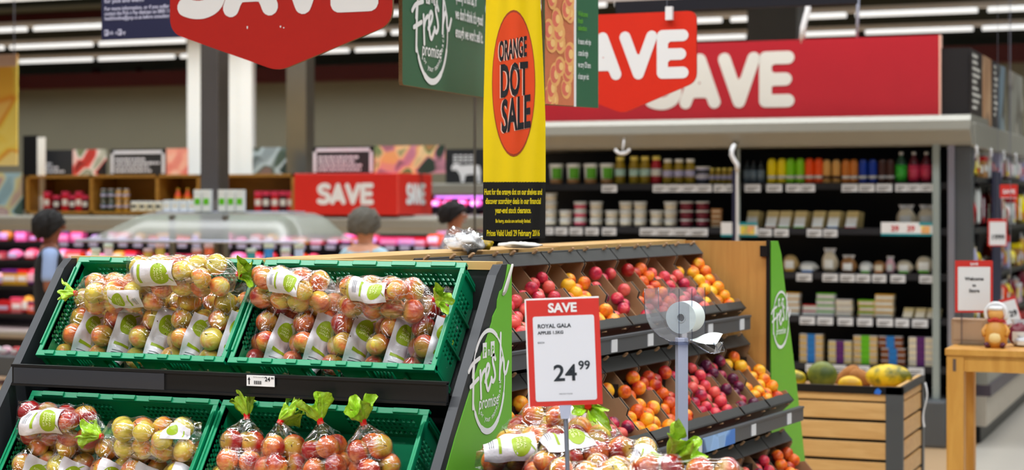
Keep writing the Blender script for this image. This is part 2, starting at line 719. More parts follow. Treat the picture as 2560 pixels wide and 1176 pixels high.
m_rolls = mat('bag_roll_side', C(196, 208, 212), 0.35, 0, 0.12, 60, stretch=(1, 1, 1))
m_core = mat('roll_core', C(96, 96, 104), 0.6)
m_tagred = mat('red_tape', C(214, 24, 20), 0.3)
m_stem = mat('stem_brown', C(92, 66, 30), 0.7)
m_grey = mat('fridge_grey', C(150, 148, 138), 0.38, 0.1, 0.04)
m_greyd = mat('upright_grey', C(84, 88, 92), 0.4, 0.2, 0.06)
m_greyl = mat('pale_upright', C(150, 160, 156), 0.4, 0.1, 0.05)
m_shelf = mat('black_shelf', C(38, 40, 46), 0.35, 0.2, 0.1)
m_tagw = mat('white_price_tag', C(214, 216, 220), 0.5, 0, 0.04)
m_wall = mat('beige_wall', C(128, 127, 110), 0.7, 0, 0.03, 2)
m_floor = mat('tan_floor', C(196, 164, 126), 0.25, 0, 0.05, 1)
m_floorg = mat('pale_grey_floor', C(196, 190, 180), 0.2, 0, 0.05, 1)
m_ceil = mat('dark_ceiling', C(84, 86, 76), 0.8, 0, 0.1, 1)
m_beamr = mat('oxide_red_beam', C(80, 14, 14), 0.6)
m_beamg = mat('dark_green_beam', C(50, 56, 50), 0.6)
m_chrome = mat('chrome', C(142, 134, 128), 0.2, 0.8, 0.25, 2)
m_chrome2 = mat('brushed_steel', C(150, 146, 138), 0.35, 0.9, 0.08)
m_pillar = mat('white_pillar', C(240, 242, 238), 0.5, 0, 0.02)
m_emit = mat('tube_glow', C(255, 255, 255), 0.5, emit=((0.93, 0.98, 1, 1), 0.95))
m_apple = fruit_mat('apple_skin', C(222, 198, 76), C(226, 120, 56), C(162, 20, 22), top=C(186, 176, 56), rough=0.3, coat=0.1)
m_nect = fruit_mat('nectarine_skin', C(252, 190, 40), C(244, 112, 28), C(176, 28, 30), streak=(20, 20, 12), rough=0.35)
m_plum = fruit_mat('plum_skin', C(240, 104, 90), C(214, 44, 74), C(92, 28, 60), streak=(16, 16, 14), rough=0.3)
m_peach = fruit_mat('peach_skin', C(250, 204, 96), C(244, 170, 70), C(214, 84, 50), streak=(16, 16, 14), rough=0.6)

# ------------------------------------------------------------------ room
R = random.Random(11)
MB().box(-26, 9, -5, 27, -0.1, 0, 0).build('floor', [m_floor], kind='structure')
MB().box(-1.68, 9, -5, 26.9, 0.0, 0.004, 0).build('floor_aisle', [m_floorg], kind='structure')
MB().box(-26, 9, -5, 27, 4.75, 4.85).build('ceiling', [m_ceil], kind='structure')
MB().box(-26, 9, 26.0, 26.2, 0, 3.62).build('wall_back', [m_wall], kind='structure')
MB().box(-26, 9, 26.25, 26.4, 0, 4.75).build('wall_rear', [m_ceil], kind='structure')
MB().box(-26.2, -26, -5, 27, 0, 4.75).build('wall_left', [m_wall], kind='structure')
MB().box(9, 9.2, -5, 27, 0, 4.75).build('wall_right', [m_wall], kind='structure')
MB().box(-26, 9, 25.7, 26.0, 3.62, 3.86).build('trim_1', [m_beamr], kind='structure')
for i, (y, z) in enumerate(((22.6, 4.35), (19.4, 4.35), (16.2, 4.35), (13.0, 4.35), (9.8, 4.35))):
    MB().box(-26, 9, y, y + 0.12, z, z + 0.18).build('trim_%d' % (i + 2), [m_beamr if i < 3 else m_beamg], kind='structure')
for i, y in enumerate((24.2, 21.2, 18.0, 14.8)):
    MB().box(-26, 9, y, y + 0.2, 4.45, 4.75).build('trim_%d' % (i + 8), [m_beamg], kind='structure')


def strip_light(x0, x1, y, z, power, label, grp='strip lights under the dark ceiling'):
    t = thing('strip_light', label, 'light', Vector(((x0 + x1) / 2, y, z)), grp)
    MB().box(x0, x1, y - 0.09, y + 0.09, z + 0.01, z + 0.07).build('housing', [m_white], t)
    n = max(1, round((x1 - x0) / 1.6))
    w = (x1 - x0) / n
    tb = MB()
    for i in range(n):
        tb.cyl((x0 + i * w + 0.06, y, z - 0.025), (x0 + (i + 1) * w - 0.06, y, z - 0.025), 0.03, n=8)
    tb.build('tube', [m_emit], t)
    area_lamp('lamp', (0, 0, -0.06), x1 - x0, 0.16, power * (x1 - x0), (0.95, 0.98, 1.0), t)
    return t


SL = [(-22, 3, 24.7, 4.02, 13), (-22, 3.5, 22.3, 4.02, 13), (-20, 1.4, 20.0, 4.02, 17), (-18, 0.6, 16.9, 4.02, 20),
      (-14, 3, 15.0, 4.05, 18), (-16, 3, 12.0, 4.05, 18), (-13, 3, 9.4, 4.05, 19), (-8, 3, 6.4, 4.05, 21),
      (-7, 4, 3.6, 4.05, 24), (-6, 4, 1.0, 4.05, 30), (-6, 4, -1.6, 4.05, 34)]
for i, (a, b, y, z, p) in enumerate(SL):
    strip_light(a, b, y, z, p, 'long white strip light, ' + ('hung nearest the back wall' if i == 0 else 'row %s from the back wall' % ORD[i + 1]))

# ------------------------------------------------------------------ apples and bags
AR = 0.0310


def apple_mesh(seed):
    r = random.Random(seed)
    prof = []
    for i in range(15):
        t = math.pi * i / 14
        rad = math.sin(t) * (1 + 0.06 * math.cos(t) * -1)
        z = -math.cos(t) * 0.90
        z -= 0.16 * math.exp(-((t - math.pi) / 0.42) ** 2) if t > 2 else 0
        z += 0.10 * math.exp(-(t / 0.35) ** 2) if t < 1 else 0
        prof.append((max(rad, 1e-5) * AR, z * AR))
    mb = MB()
    n = 20
    vs = []
    p5 = r.random() * 6
    for rad, z in prof:
        for k in range(n):
            a = 2 * math.pi * k / n
            w = 1 + 0.025 * math.cos(2 * a + p5) + 0.015 * math.cos(5 * a)
            vs.append((rad * w * math.cos(a), rad * w * math.sin(a), z + 0.0006 * math.cos(5 * a) * (1 if z < 0 else 0)))
    mb.add(vs, [(i * n + k, i * n + (k + 1) % n, (i + 1) * n + (k + 1) % n, (i + 1) * n + k) for i in range(14) for k in range(n)], 0, True)
    mb.tube([(0, 0, 0.70 * AR), (0.001, 0.001, 0.95 * AR), (0.003, 0.002, 1.15 * AR)], [0.0012, 0.0010, 0.0015], 6, 1)
    me = bpy.data.meshes.new('apple')
    me.from_pydata([tuple(p) for p in mb.v], [], mb.f)
    me.materials.append(m_apple)
    me.materials.append(m_stem)
    me.polygons.foreach_set('material_index', mb.mi)
    me.polygons.foreach_set('use_smooth', mb.sm)
    return me


APPLES = [apple_mesh(i) for i in range(3)]
m_tail = mat('green_film_tail', C(156, 198, 44), 0.22, 0, 0.5, 45, 0.9, coat=0.4)
m_label = mat('bag_label_white', C(218, 214, 220), 0.3, 0, 0.05, 30, 0.35, coat=0.5)


def add_apple(parent, c, red, rnd, scale=1.0):
    o = bpy.data.objects.new('apple', APPLES[rnd.randrange(3)])
    COL.objects.link(o)
    o.parent = parent
    o.location = c
    o.rotation_euler = (rnd.uniform(-1.9, 1.9), rnd.uniform(-1.9, 1.9), rnd.uniform(0, 6.28))
    o.scale = (scale,) * 3
    k = min(1, max(0, red + rnd.uniform(-0.17, 0.17)))
    o.color = (k, k, k, 1)
    PM[o.name] = PM[parent.name]
    return o


def hull(cs, L, axis, NT=30, NP=40, r=AR + 0.0015):
    """taut film around the apples: radial support, bridged between them"""
    ax, az = axis
    T = [[0.006] * NP for _ in range(NT + 1)]
    for i in range(NT + 1):
        y = L * i / NT
        for j in range(NP):
            ph = 2 * math.pi * j / NP
            dx, dz = math.cos(ph), math.sin(ph)
            for c, rr in cs:
                re2 = (rr + 0.0015) ** 2 - (y - c[1]) ** 2
                if re2 <= 0:
                    continue
                cx, cz = c[0] - ax, c[2] - az
                b = cx * dx + cz * dz
                disc = re2 - (cx * cx + cz * cz) + b * b
                if disc > 0:
                    T[i][j] = max(T[i][j], b + math.sqrt(disc))
    for _ in range(10):
        N = [row[:] for row in T]
        for i in range(NT + 1):
            for j in range(NP):
                a = T[max(i - 1, 0)][j] + T[min(i + 1, NT)][j]
                b = T[i][j - 1] + T[i][(j + 1) % NP]
                N[i][j] = max(T[i][j], 0.99 * b / 2, 0.985 * a / 2)
        T = N
    return T


def tail_mesh(mb, base, d, seed, ln=0.06, rad=0.032, m=0):
    r = random.Random(seed)
    d = Vector(d).normalized()
    a = d.orthogonal().normalized()
    b = d.cross(a)
    ph = [r.uniform(0, 6.28) for _ in range(4)]
    base = Vector(base)

    def fn(u, v):
        t = 2 * math.pi * u
        rr = 0.006 + rad * (v ** 0.75) * (1 + 0.34 * math.sin(3 * t + ph[0]) + 0.28 * math.sin(8 * t + ph[1] + 4 * v) + 0.14 * math.sin(15 * t + ph[3] - 5 * v))
        h = ln * v * (1 + 0.22 * math.sin(4 * t + ph[2])) - 0.25 * ln * v * v
        return base + d * h + a * (rr * math.cos(t) * 0.62) + b * (rr * math.sin(t))
    mb.grid(fn, 56, 12, m)


def make_bag(name, label, M, seed, red, rows=5, two=True, lab=(-15, 78, 0.04, 0.60), tail=None, flip=1, group=None, dark=0.0, text=True):
    rnd = random.Random(seed)
    t = thing(name, label, 'apple bag', M, group)
    r = AR
    cs = []
    for i in range(rows):
        for sx in (-1, 1):
            s = rnd.uniform(0.94, 1.05)
            cs.append((Vector((sx * r * 0.92 + rnd.uniform(-.003, .003), r * 1.05 + i * 2 * r * 0.97 + (sx * 0.006) + rnd.uniform(-.003, .003), r)), r * s))
    if two:
        for i in range(rows - 1):
            sx = rnd.choice((-1, 1)) * 0.35
            cs.append((Vector((sx * r * flip, r * 2.1 + i * 2 * r * 0.97, r * 2.45)), r * rnd.uniform(.94, 1.03)))
    L = rows * 2 * r * 0.97 + 0.012
    H = r * (3.5 if two else 2.0)
    for c, rr in cs:
        add_apple(t, c, red, rnd, rr / r)
    axis = (0.0, r * (1.25 if two else 1.0))
    T = hull(cs, L, axis)
    NT, NP = len(T) - 1, len(T[0])
    wr = [rnd.uniform(0, 6.28) for _ in range(6)]

    def surf(ph, tt, off=0.0):
        fi = min(max(tt, 0), 1) * NT
        i = min(int(fi), NT - 1)
        fj = (ph / (2 * math.pi) * NP) % NP
        j = int(fj)
        a, b = fi - i, fj - j
        j2 = (j + 1) % NP
        j = j % NP
        rr = (T[i][j] * (1 - b) + T[i][j2] * b) * (1 - a) + (T[i + 1][j] * (1 - b) + T[i + 1][j2] * b) * a
        rr *= 1 + 0.012 * math.sin(9 * ph + 14 * tt + wr[0]) + 0.008 * math.sin(17 * ph - 9 * tt + wr[1])
        return Vector((axis[0] + math.cos(ph) * (rr + off), tt * L, axis[1] + math.sin(ph) * (rr + off)))

    fm = MB()

    def body(u, v):
        # v 0..1: closed flat seam, body, neck
        ph = 2 * math.pi * u
        if v < 0.12:
            k = v / 0.12
            p = surf(ph, 0.02 * k)
            q = Vector((p.x * 1.0, -0.018 * (1 - k), axis[1] * 0.8))
            return q.lerp(p, k ** 0.6)
        if v > 0.88:
            k = (v - 0.88) / 0.12
            p = surf(ph, 1.0)
            q = Vector((axis[0] + 0.006 * math.cos(ph), L + 0.028, axis[1] + 0.006 * math.sin(ph)))
            e = p.lerp(q, k)
            e.y = L + 0.028 * (k ** 1.3)
            return e
        return surf(ph, 0.02 + 0.98 * (v - 0.12) / 0.76)
    fm.grid(body, 48, 44)
    f = fm.build('plastic_film', [m_film], t, world=False)
    if lab:
        p0, p1, t0, t1 = lab
        sgn = flip

        def ls(a, b, off=0.0012):
            ph = math.radians(p1 + (p0 - p1) * a)
            if sgn < 0:
                ph = math.pi - ph
            return surf(ph, t0 + (t1 - t0) * b, off)
        lb = MB()
        lb.grid(lambda a, b: ls(a, b), 16, 24)

        def flat(x, y, off=0.0022):
            return ls(min(max(0.5 + (x if sgn > 0 else -x) / 0.075, 0), 1), min(max(y, 0), 1), off)
        # apple shaped lime blob with its leaf, and the lime line below
        lb.grid(lambda u, v: flat(0.002 + 0.027 * v * math.cos(2 * math.pi * u), 0.70 + 0.19 * v * math.sin(2 * math.pi * u) - 0.02 * v * math.cos(4 * math.pi * u), 0.0019), 20, 4, 1)
        lb.grid(lambda u, v: flat(0.004 + 0.017 * u + 0.005 * math.sin(3.1 * u) * (v - .5), 0.87 + 0.10 * u + 0.07 * math.sin(3.1 * u) * (v - 0.5), 0.0021), 6, 3, 1)
        if text:
            for k, (wd, yy) in enumerate((('ROYAL', 0.75), ('GALA', 0.685), ('APPLES', 0.62))):
                lb.text(wd, (0, 0, 0), (1, 0, 0), (0, 1, 0), 1.0, 2, fn=lambda x, y, yy=yy: flat(x * 0.0095, yy + y * 0.062, 0.003), bold=0.02)
        lb.grid(lambda u, v: flat(-0.022 + 0.044 * u, 0.27 + 0.055 * v, 0.0019), 10, 2, 1)
        for q in range(3):
            lb.grid(lambda u, v, q=q: flat(-0.018 + 0.03 * u, 0.10 + 0.035 * q + 0.010 * v, 0.0019), 8, 1, 3)
        lb.build('bag_label', [m_label, m_lime, m_limel, m_greyd], t, world=False)
    if tail:
        tm = MB()
        tail_mesh(tm, (axis[0], L + 0.026, axis[1]), tail[0], seed + 5, tail[1], tail[2])
        tm.build('green_tail', [m_tail], t, world=False)
        MB().cyl((axis[0], L + 0.020, axis[1]), (axis[0], L + 0.032, axis[1]), 0.0075, n=10).build('red_tape', [m_tagred], t, world=False)
    return t


def make_knot(name, label, M, seed, red, n=7, tail=(0.07, 0.03), lean=(0, 0, 1), group=None):
    """round bag of apples tied at the top"""
    rnd = random.Random(seed)
    t = thing(name, label, 'apple bag', M, group)
    r = AR
    cs = []
    for k in range(4):
        a = k * math.pi / 2 + 0.5
        cs.append((Vector((math.cos(a) * r * 1.32, r, math.sin(a) * r * 1.32)), r * rnd.uniform(.95, 1.05)))
    for k in range(n - 4):
        a = k * 2 * math.pi / (n - 4) + 0.2
        cs.append((Vector((math.cos(a) * r * 1.05, r * 2.6, math.sin(a) * r * 1.05)), r * rnd.uniform(.95, 1.05)))
    L = r * 3.7
    Ry = Matrix.Rotation(math.radians(90), 4, 'X')     # local y -> up
    T = hull(cs, L, (0, 0), 20, 36)
    for c, rr in cs:
        add_apple(t, Ry @ c, red, rnd, rr / r)
    NT, NP = len(T) - 1, len(T[0])
    wr = rnd.uniform(0, 6)

    def surf(ph, tt):
        fi = min(max(tt, 0), 1) * NT
        i = min(int(fi), NT - 1)
        fj = (ph / (2 * math.pi) * NP) % NP
        j = int(fj) % NP
        a, b = fi - i, fj - int(fj)
        j2 = (j + 1) % NP
        rr = (T[i][j] * (1 - b) + T[i][j2] * b) * (1 - a) + (T[i + 1][j] * (1 - b) + T[i + 1][j2] * b) * a
        rr *= 1 + 0.02 * math.sin(11 * ph + wr + 6 * tt)
        return Vector((math.cos(ph) * rr, tt * L, math.sin(ph) * rr))
    lean = Vector(lean).normalized()

    def body(u, v):
        ph = 2 * math.pi * u
        if v < 0.1:
            k = v / 0.1
            p = surf(ph, 0.02)
            return Ry @ Vector((p.x * k, 0, p.z * k))
        if v > 0.8:
            k = (v - 0.8) / 0.2
            p = surf(ph, 1.0)
            rr = 1 - k
            p = Vector((p.x * rr + 0.006 * math.cos(ph) * k, L + 0.035 * k ** 1.3, p.z * rr + 0.006 * math.sin(ph) * k))
            return Ry @ p
        return Ry @ surf(ph, (v - 0.1) / 0.7)
    MB().grid(body, 44, 34).build('plastic_film', [m_film], t, world=False)
    top = Vector((0, 0, L + 0.035))
    tm = MB()
    tail_mesh(tm, top, lean, seed + 3, tail[0], tail[1])
    tm.build('green_tail', [m_tail], t, world=False)
    MB().cyl(top - Vector((0, 0, 0.008)), top + lean * 0.008, 0.0085, n=10).build('red_tape', [m_tagred], t, world=False)
    return t


# ------------------------------------------------------------------ apple display stand (end of the island)
TH = math.radians(52.3)
cT, sT = math.cos(TH), math.sin(TH)
XL, XR = -3.12, -1.78
stand = thing('apple_display_stand', 'black sloping produce stand with green side panel holding apple crates', 'display stand', Vector(((XL + XR) / 2, 4.1, 0)))
prof = [(4.40, 1.531), (4.335, 1.531), (4.30, 1.505), (3.99, 1.108), (3.93, 1.03), (3.60, 0.5), (3.52, 0.0), (4.40, 0.0)]
for x, nm in ((XL, 'l'), (XR, 'r')):
    sp = MB()
    sp.prism(prof, (x, 0, 0), (0, 1, 0), (0, 0, 1), 0.026)
    pnl = sp.build('side_panel', [m_dark], stand, bevel=0.003)
    if nm == 'r':
        pnl['label'] = 'side panel with a leaf green printed face'
        g = MB()
        # green sheet, torn and curling at its upper front corner
        gp = [(4.398, 1.529), (4.372, 1.531), (4.352, 1.49), (4.338, 1.462), (4.31, 1.452), (4.303, 1.43), (4.285, 1.41), (4.272, 1.38), (4.262, 1.375),
              (4.245, 1.345), (4.02, 1.118), (3.95, 1.02), (3.62, 0.49), (3.54, 0.01), (4.398, 0.01)]
        gp = [(4.398, 1.529), (4.372, 1.531), (4.355, 1.492), (4.335, 1.468), (4.316, 1.462), (4.300, 1.440), (4.296, 1.42), (4.268, 1.40), (4.262, 1.385),
              (4.03, 1.118), (3.965, 1.03), (3.635, 0.5), (3.555, 0.01), (4.398, 0.01)]
        g.prism(gp, (XR + 0.0025, 0, 0), (0, 1, 0), (0, 0, 1), 0.002)
        gr = g.build('green_graphic', [m_green], pnl)
        fl = MB()
        def flap(u, v):
            w = .030 * math.sin(math.pi * min(1, .12 + .88 * u)) ** .7
            return (XR + .004 + .006 * math.sin(2.9 * v) * (1 - .4 * u), 4.392 - .066 * u + w * .10 * v, 1.531 - .078 * u - w * .95 * v + .006 * math.sin(3 * v))
        fl.grid(flap, 12, 8)
        fl.build('torn_flap', [mat('paper_back', C(196, 190, 184), .6, 0, .06)], gr)
        # logo
        lg = MB()
        cy, cz = 4.238, 1.238
        O, U, V = (XR + 0.0027, cy, cz), (0, 1, 0), (0, 0, 1)

        def logo(mb, O, U, V, s, m=0, small=True, lift=0.001):
            """white ring with handwritten 'Fresh' across it, 'promise' and an arc of small words below"""
            def arc(rx, ry, a0, a1, n=30, cx=0, cyy=0):
                return [(cx + rx * math.cos(math.radians(a0 + (a1 - a0) * i / n)) * s, cyy + ry * math.sin(math.radians(a0 + (a1 - a0) * i / n)) * s) for i in range(n + 1)]
            LN, LW = [], []
            for a0, a1, wv in ((20, 172, .05), (60, 140, .085), (196, 374, .05), (215, 340, .09), (245, 305, .12)):
                LN.append(arc(0.82, 0.99, a0, a1))
                LW.append(wv * s)
            F = [[(-.98, .20), (-.80, .33), (-.45, .42)], [(-.72, .36), (-.76, .0), (-.78, -.52)], [(-.90, -.10), (-.75, -.05), (-.52, .03)]]
            r_ = [[(-.42, .16), (-.40, -.10), (-.38, -.36)], [(-.40, -.05), (-.32, .10), (-.20, .17)]]
            e_ = [[(-.18, -.06), (-.02, .10), (.03, .22), (-.06, .26), (-.14, .12), (-.12, -.12), (-.02, -.24), (.12, -.08)]]
            s_ = [[(.34, .34), (.26, .42), (.20, .32), (.30, .12), (.32, -.02), (.22, -.10), (.14, -.02)]]
            h_ = [[(.62, .82), (.60, .40), (.56, -.08)], [(.58, .10), (.70, .32), (.78, .26), (.80, .06), (.90, .02), (1.02, .22)]]
            for g_ in (F, r_, e_, s_, h_):
                for l in g_:
                    LN.append(smooth_path([(a * s * 1.0, (b + 0.06) * s) for a, b in l], 4))
                    LW.append(.088 * s)
            mb.strokes(LN, O, U, V, LW, m, lift)
            mb.text('promise', Vector(O) + Vector(U) * (0.0 * s) + Vector(V) * (-0.52 * s), U, Vector(V) + Vector(U) * 0.0, 0.36 * s, m, 0.85, 0.01, lift=lift, shear=0.15)
            if small:
                words = 'or your money back'
                for i, ch in enumerate(words):
                    if ch == ' ':
                        continue
                    a = math.radians(232 + i * 7.2)
                    o = Vector(O) + Vector(U) * (0.64 * s * math.cos(a)) + Vector(V) * (0.80 * s * math.sin(a))
                    uu = Vector(U) * -math.sin(a) + Vector(V) * math.cos(a)
                    vv = -(Vector(U) * math.cos(a) + Vector(V) * math.sin(a))
                    mb.text(ch, o, uu, vv, 0.15 * s, m, 1, 0.01, lift=lift)
            for k, ch in enumerate('PnP'):
                o = Vector(O) + Vector(U) * ((-0.2 + 0.2 * k) * s) + Vector(V) * (0.50 * s)
                if k != 1:
                    mb.add([o + Vector(U) * (a * s) + Vector(V) * (b * s) + Vector(U).cross(Vector(V)) * lift for a, b in ((-.1, -.04), (.1, -.04), (.1, .26), (-.1, .26))], [(0, 1, 2, 3)], m)
                mb.text(ch, o, U, V, 0.25 * s, 1 if k != 1 else m, 0.9, 0.02, lift=lift * 1.6)
        logo(lg, O, U, V, 0.130)
        lg.build('lettering', [m_white, m_green], gr)
bb = MB()
bb.box(XL, XR - 0.026, 4.365, 4.40, 0.0, 1.515)
bb.build('back_board', [m_blackboard], stand)
MB().box(XL - 0.02, XR - 0.026, 4.36, 4.405, 1.516, 1.537).build('wooden_cap', [m_woodh], stand)
MB().box(XL, XR - 0.026, 3.62, 4.36, 0.0, 0.62).build('base', [m_black], stand)


def sloped(mb, x0, x1, yf, zf, ln, off, t=0.012):
    """shelf parallel to the crates"""
    a = Vector((0, cT, sT))
    n = Vector((0, -sT, cT))
    p = Vector((0, yf, zf)) - n * off
    q = [p, p + a * ln, p + a * ln - n * t, p - n * t]
    mb.add([Vector((x0, k.y, k.z)) for k in q] + [Vector((x1, k.y, k.z)) for k in q], [(0, 1, 2, 3), (7, 6, 5, 4), (0, 4, 5, 1), (1, 5, 6, 2), (2, 6, 7, 3), (3, 7, 4, 0)])


for yf, zf in ((4.11, 1.272), (3.912, 0.912)):
    s_ = MB()
    sloped(s_, XL, XR - 0.026, yf + 0.0, zf, 0.315, 0.118)
    s_.build('shelf', [m_black], stand)
rl = MB()
rl.box(XL + 0.01, XR - 0.03, 4.05, 4.062, 1.197, 1.247)
rl.box(XL + 0.01, XR - 0.03, 4.045, 4.066, 1.244, 1.251)
rl.box(XL + 0.01, XR - 0.03, 4.045, 4.066, 1.193, 1.199)
rail = rl.build('price_rail', [m_black], stand)
MB().box(XL + 0.02, -2.62, 4.043, 4.045, 1.2, 1.243).build('clear_strip', [glassy('rail_strip', (.9, .9, .9, 1), .22, .5, .12)], rail)
tk = MB()
tp = WY(618, 938, 4.044)
tq = WY(687, 968, 4.044)
tk.box(tp.x, tq.x, 4.041, 4.044, tq.z, tp.z, 0)
tw = tq.x - tp.x
tk.text('24', (tp.x + tw * 0.76, 4.041, tp.z - 0.014), (1, 0, 0), (0, 0, 1), 0.0155, 1, 1, 0.03, 'CENTER', lift=0.0006)
tk.text('99', (tp.x + tw * 0.93, 4.041, tp.z - 0.009), (1, 0, 0), (0, 0, 1), 0.008, 1, 1, 0.03, 'CENTER', lift=0.0006)
tk.box(tp.x + 0.006, tp.x + 0.009, 4.0404, 4.041, tq.z + 0.004, tp.z - 0.012, 1)
tk.add([(tp.x + 0.0035, 4.0403, tp.z - 0.012), (tp.x + 0.0115, 4.0403, tp.z - 0.012), (tp.x + 0.0075, 4.0403, tp.z - 0.004)], [(0, 1, 2)], 1)
for k in range(12):
    tk.box(tp.x + 0.022 + k * 0.0019, tp.x + 0.022 + k * 0.0019 + (0.0007 if k % 3 else 0.0012), 4.0404, 4.041, tq.z + 0.005, tq.z + 0.014, 1)
tk.text('ROYAL GALA APPLES', (tp.x + 0.02, 4.041, tp.z - 0.006), (1, 0, 0), (0, 0, 1), 0.0042, 1, 0.9, 0, 'LEFT', lift=0.0006)
tk.build('price_ticket', [m_white, m_ink], rail)


# ------------------------------------------------------------------ green crates
CW, CL, CH = 0.598, 0.322, 0.115


def make_crate():
    t = thing('plastic_crate', 'x', 'crate')
    th = 0.007
    sh = MB()
    sh.box(0.008, CW - 0.008, 0.008, CL - 0.008, -CH, -CH + 0.005, 0)

    def wall(O, U, Wd, n, zones, H=CH):
        """ribbed wall with groups of slots; U along, Wd inward"""
        O, U, Wd = Vector(O), Vector(U), Vector(Wd)

        def bx(a0, a1, z0, z1, d0=0.0, d1=th):
            p = [O + U * a + Wd * d + Vector((0, 0, z)) for z in (z0, z1) for a, d in ((a0, d0), (a1, d0), (a1, d1), (a0, d1))]
            sh.add(p, [(0, 3, 2, 1), (4, 5, 6, 7), (0, 1, 5, 4), (1, 2, 6, 5), (2, 3, 7, 6), (3, 0, 4, 7)])
        bx(0, n, -0.018, 0)
        bx(0, n, -H, -H + 0.022)
        x = 0
        for a0, a1, kind in zones:
            bx(x, a0, -H, 0)
            if kind == 'slots':
                k = 0
                m_ = int((a1 - a0) / 0.0095)
                w_ = (a1 - a0) / m_
                for k in range(m_):
                    bx(a0 + k * w_, a0 + k * w_ + 0.0042, -H, 0)
            if kind == 'lattice':
                m_ = int((a1 - a0) / 0.014)
                w_ = (a1 - a0) / m_
                for k in range(m_):
                    bx(a0 + k * w_, a0 + k * w_ + 0.0055, -H, 0)
                for k in range(1, 4):
                    z = -0.018 - (H - 0.04) * k / 4
                    bx(a0, a1, z - 0.003, z + 0.003)
            x = a1
        bx(x, n, -H, 0)
        # ribs
        for q in range(int(n / 0.1) + 1):
            a = min(q * 0.1, n - 0.006)
            bx(a, a + 0.006, -H, -0.016, -0.007, 0)
    wall((0, 0.007, 0), (1, 0, 0), (0, 1, 0), CW, [(0.075, 0.155, 'slots'), (0.225, 0.315, 'hole'), (0.385, 0.465, 'slots')])
    wall((0, CL - 0.007, 0), (1, 0, 0), (0, -1, 0), CW, [(0.05, 0.25, 'lattice'), (0.35, 0.55, 'lattice')])
    wall((0.007, 0, 0), (0, 1, 0), (1, 0, 0), CL, [(0.06, 0.26, 'lattice')])
    wall((CW - 0.007, 0, 0), (0, 1, 0), (-1, 0, 0), CL, [(0.06, 0.26, 'lattice')])
    sh.build('crate_body', [m_crate], t, world=False)
    rm = MB()
    o = 0.006
    rm.box(-0.0, CW, -o, 0.012, -0.012, 0.004)
    rm.box(-0.0, CW, CL - 0.012, CL + o, -0.012, 0.004)
    rm.box(0.0, 0.014, 0.0, CL, -0.012, 0.0035)
    rm.box(CW - 0.014, CW, 0.0, CL, -0.012, 0.0035)
    for k in range(8):
        x = 0.03 + k * 0.0725
        rm.box(x, x + 0.03, -0.003, 0.010, 0.003, 0.0085)
    for k in range(5):
        x = 0.04 + k * 0.115
        rm.box(x, x + 0.07, CL - 0.010, CL + 0.004, 0.003, 0.009)
    rm.box(0.0, 0.006, 0.03, CL - 0.03, 0.003, 0.008)
    rm.box(CW - 0.006, CW, 0.03, CL - 0.03, 0.003, 0.008)
    rm.build('rim', [m_crate], t, world=False, bevel=0.0015)
    hd = MB()
    hd.tube([(0.222, -0.004, -0.030), (0.228, -0.008, -0.048), (0.25, -0.010, -0.056), (0.29, -0.010, -0.056), (0.312, -0.008, -0.048), (0.318, -0.004, -0.030)], 0.004, 8)
    hd.build('handle', [m_crate], t, world=False)
    return t


def frame_apple(x, y, z):
    M = Matrix(((1, 0, 0, x), (0, cT, -sT, y), (0, sT, cT, z), (0, 0, 0, 1)))
    return M


CR = [frame_apple(-3.074, 4.11, 1.275), frame_apple(-2.466, 4.11, 1.275), frame_apple(-3.09, 3.914, 0.912), frame_apple(-2.482, 3.914, 0.912)]
CN = ['upper left', 'upper right', 'lower left', 'lower right']
for M, n in zip(CR, CN):
    inst('crate', make_crate, M, 'green plastic crate on the black stand, the %s one' % n, 'green crates of bagged apples', 'crate')


def bagmat(C0, u, v, w, mode='up', yaw=0.0, roll=0.0, pitch=0.0):
    base = Matrix.Identity(4)
    if mode == 'right':   # bag length runs along +u
        base = Matrix(((0, 1, 0, 0), (-1, 0, 0, 0), (0, 0, 1, 0), (0, 0, 0, 1)))
    if mode == 'left':
        base = Matrix(((0, -1, 0, 0), (1, 0, 0, 0), (0, 0, 1, 0), (0, 0, 0, 1)))
    return C0 @ Matrix.Translation((u, v, w)) @ Matrix.Rotation(yaw, 4, 'Z') @ base @ Matrix.Rotation(roll, 4, 'Y') @ Matrix.Rotation(pitch, 4, 'X')


# five bags standing side by side up the slope of each upper crate: (redness, yaw)
rows_up = [
    (0, [(0.26, -.02), (0.44, .03), (0.34, -.02), (0.42, .02), (0.20, .03)]),
    (1, [(0.72, -.03), (0.50, .0), (0.52, .02), (0.50, -.02), (0.80, .02)]),
]
dsc = {0: ['yellow-green and blush', 'streaky red and yellow', 'pale yellow and blush', 'blush', 'yellow and rosy'],
       1: ['dark red', 'blush red', 'orange blush', 'peachy yellow and red', 'deep red']}
for ci, lst in rows_up:
    for k, (red, yw) in enumerate(lst):
        make_bag('apple_bag', 'bag of %s apples, %s in front row, %s crate' % (dsc[ci][k], ORD[k + 1], CN[ci]),
                 bagmat(CR[ci], 0.064 + 0.1165 * k, 0.016, -0.098, 'up', yw, 0.0), 100 + ci * 10 + k, red, rows=4,
                 lab=(-12 - 4 * (k % 3), 62, 0.0, 0.60 + 0.03 * (k % 3)), group='bagged apples in the green crates')
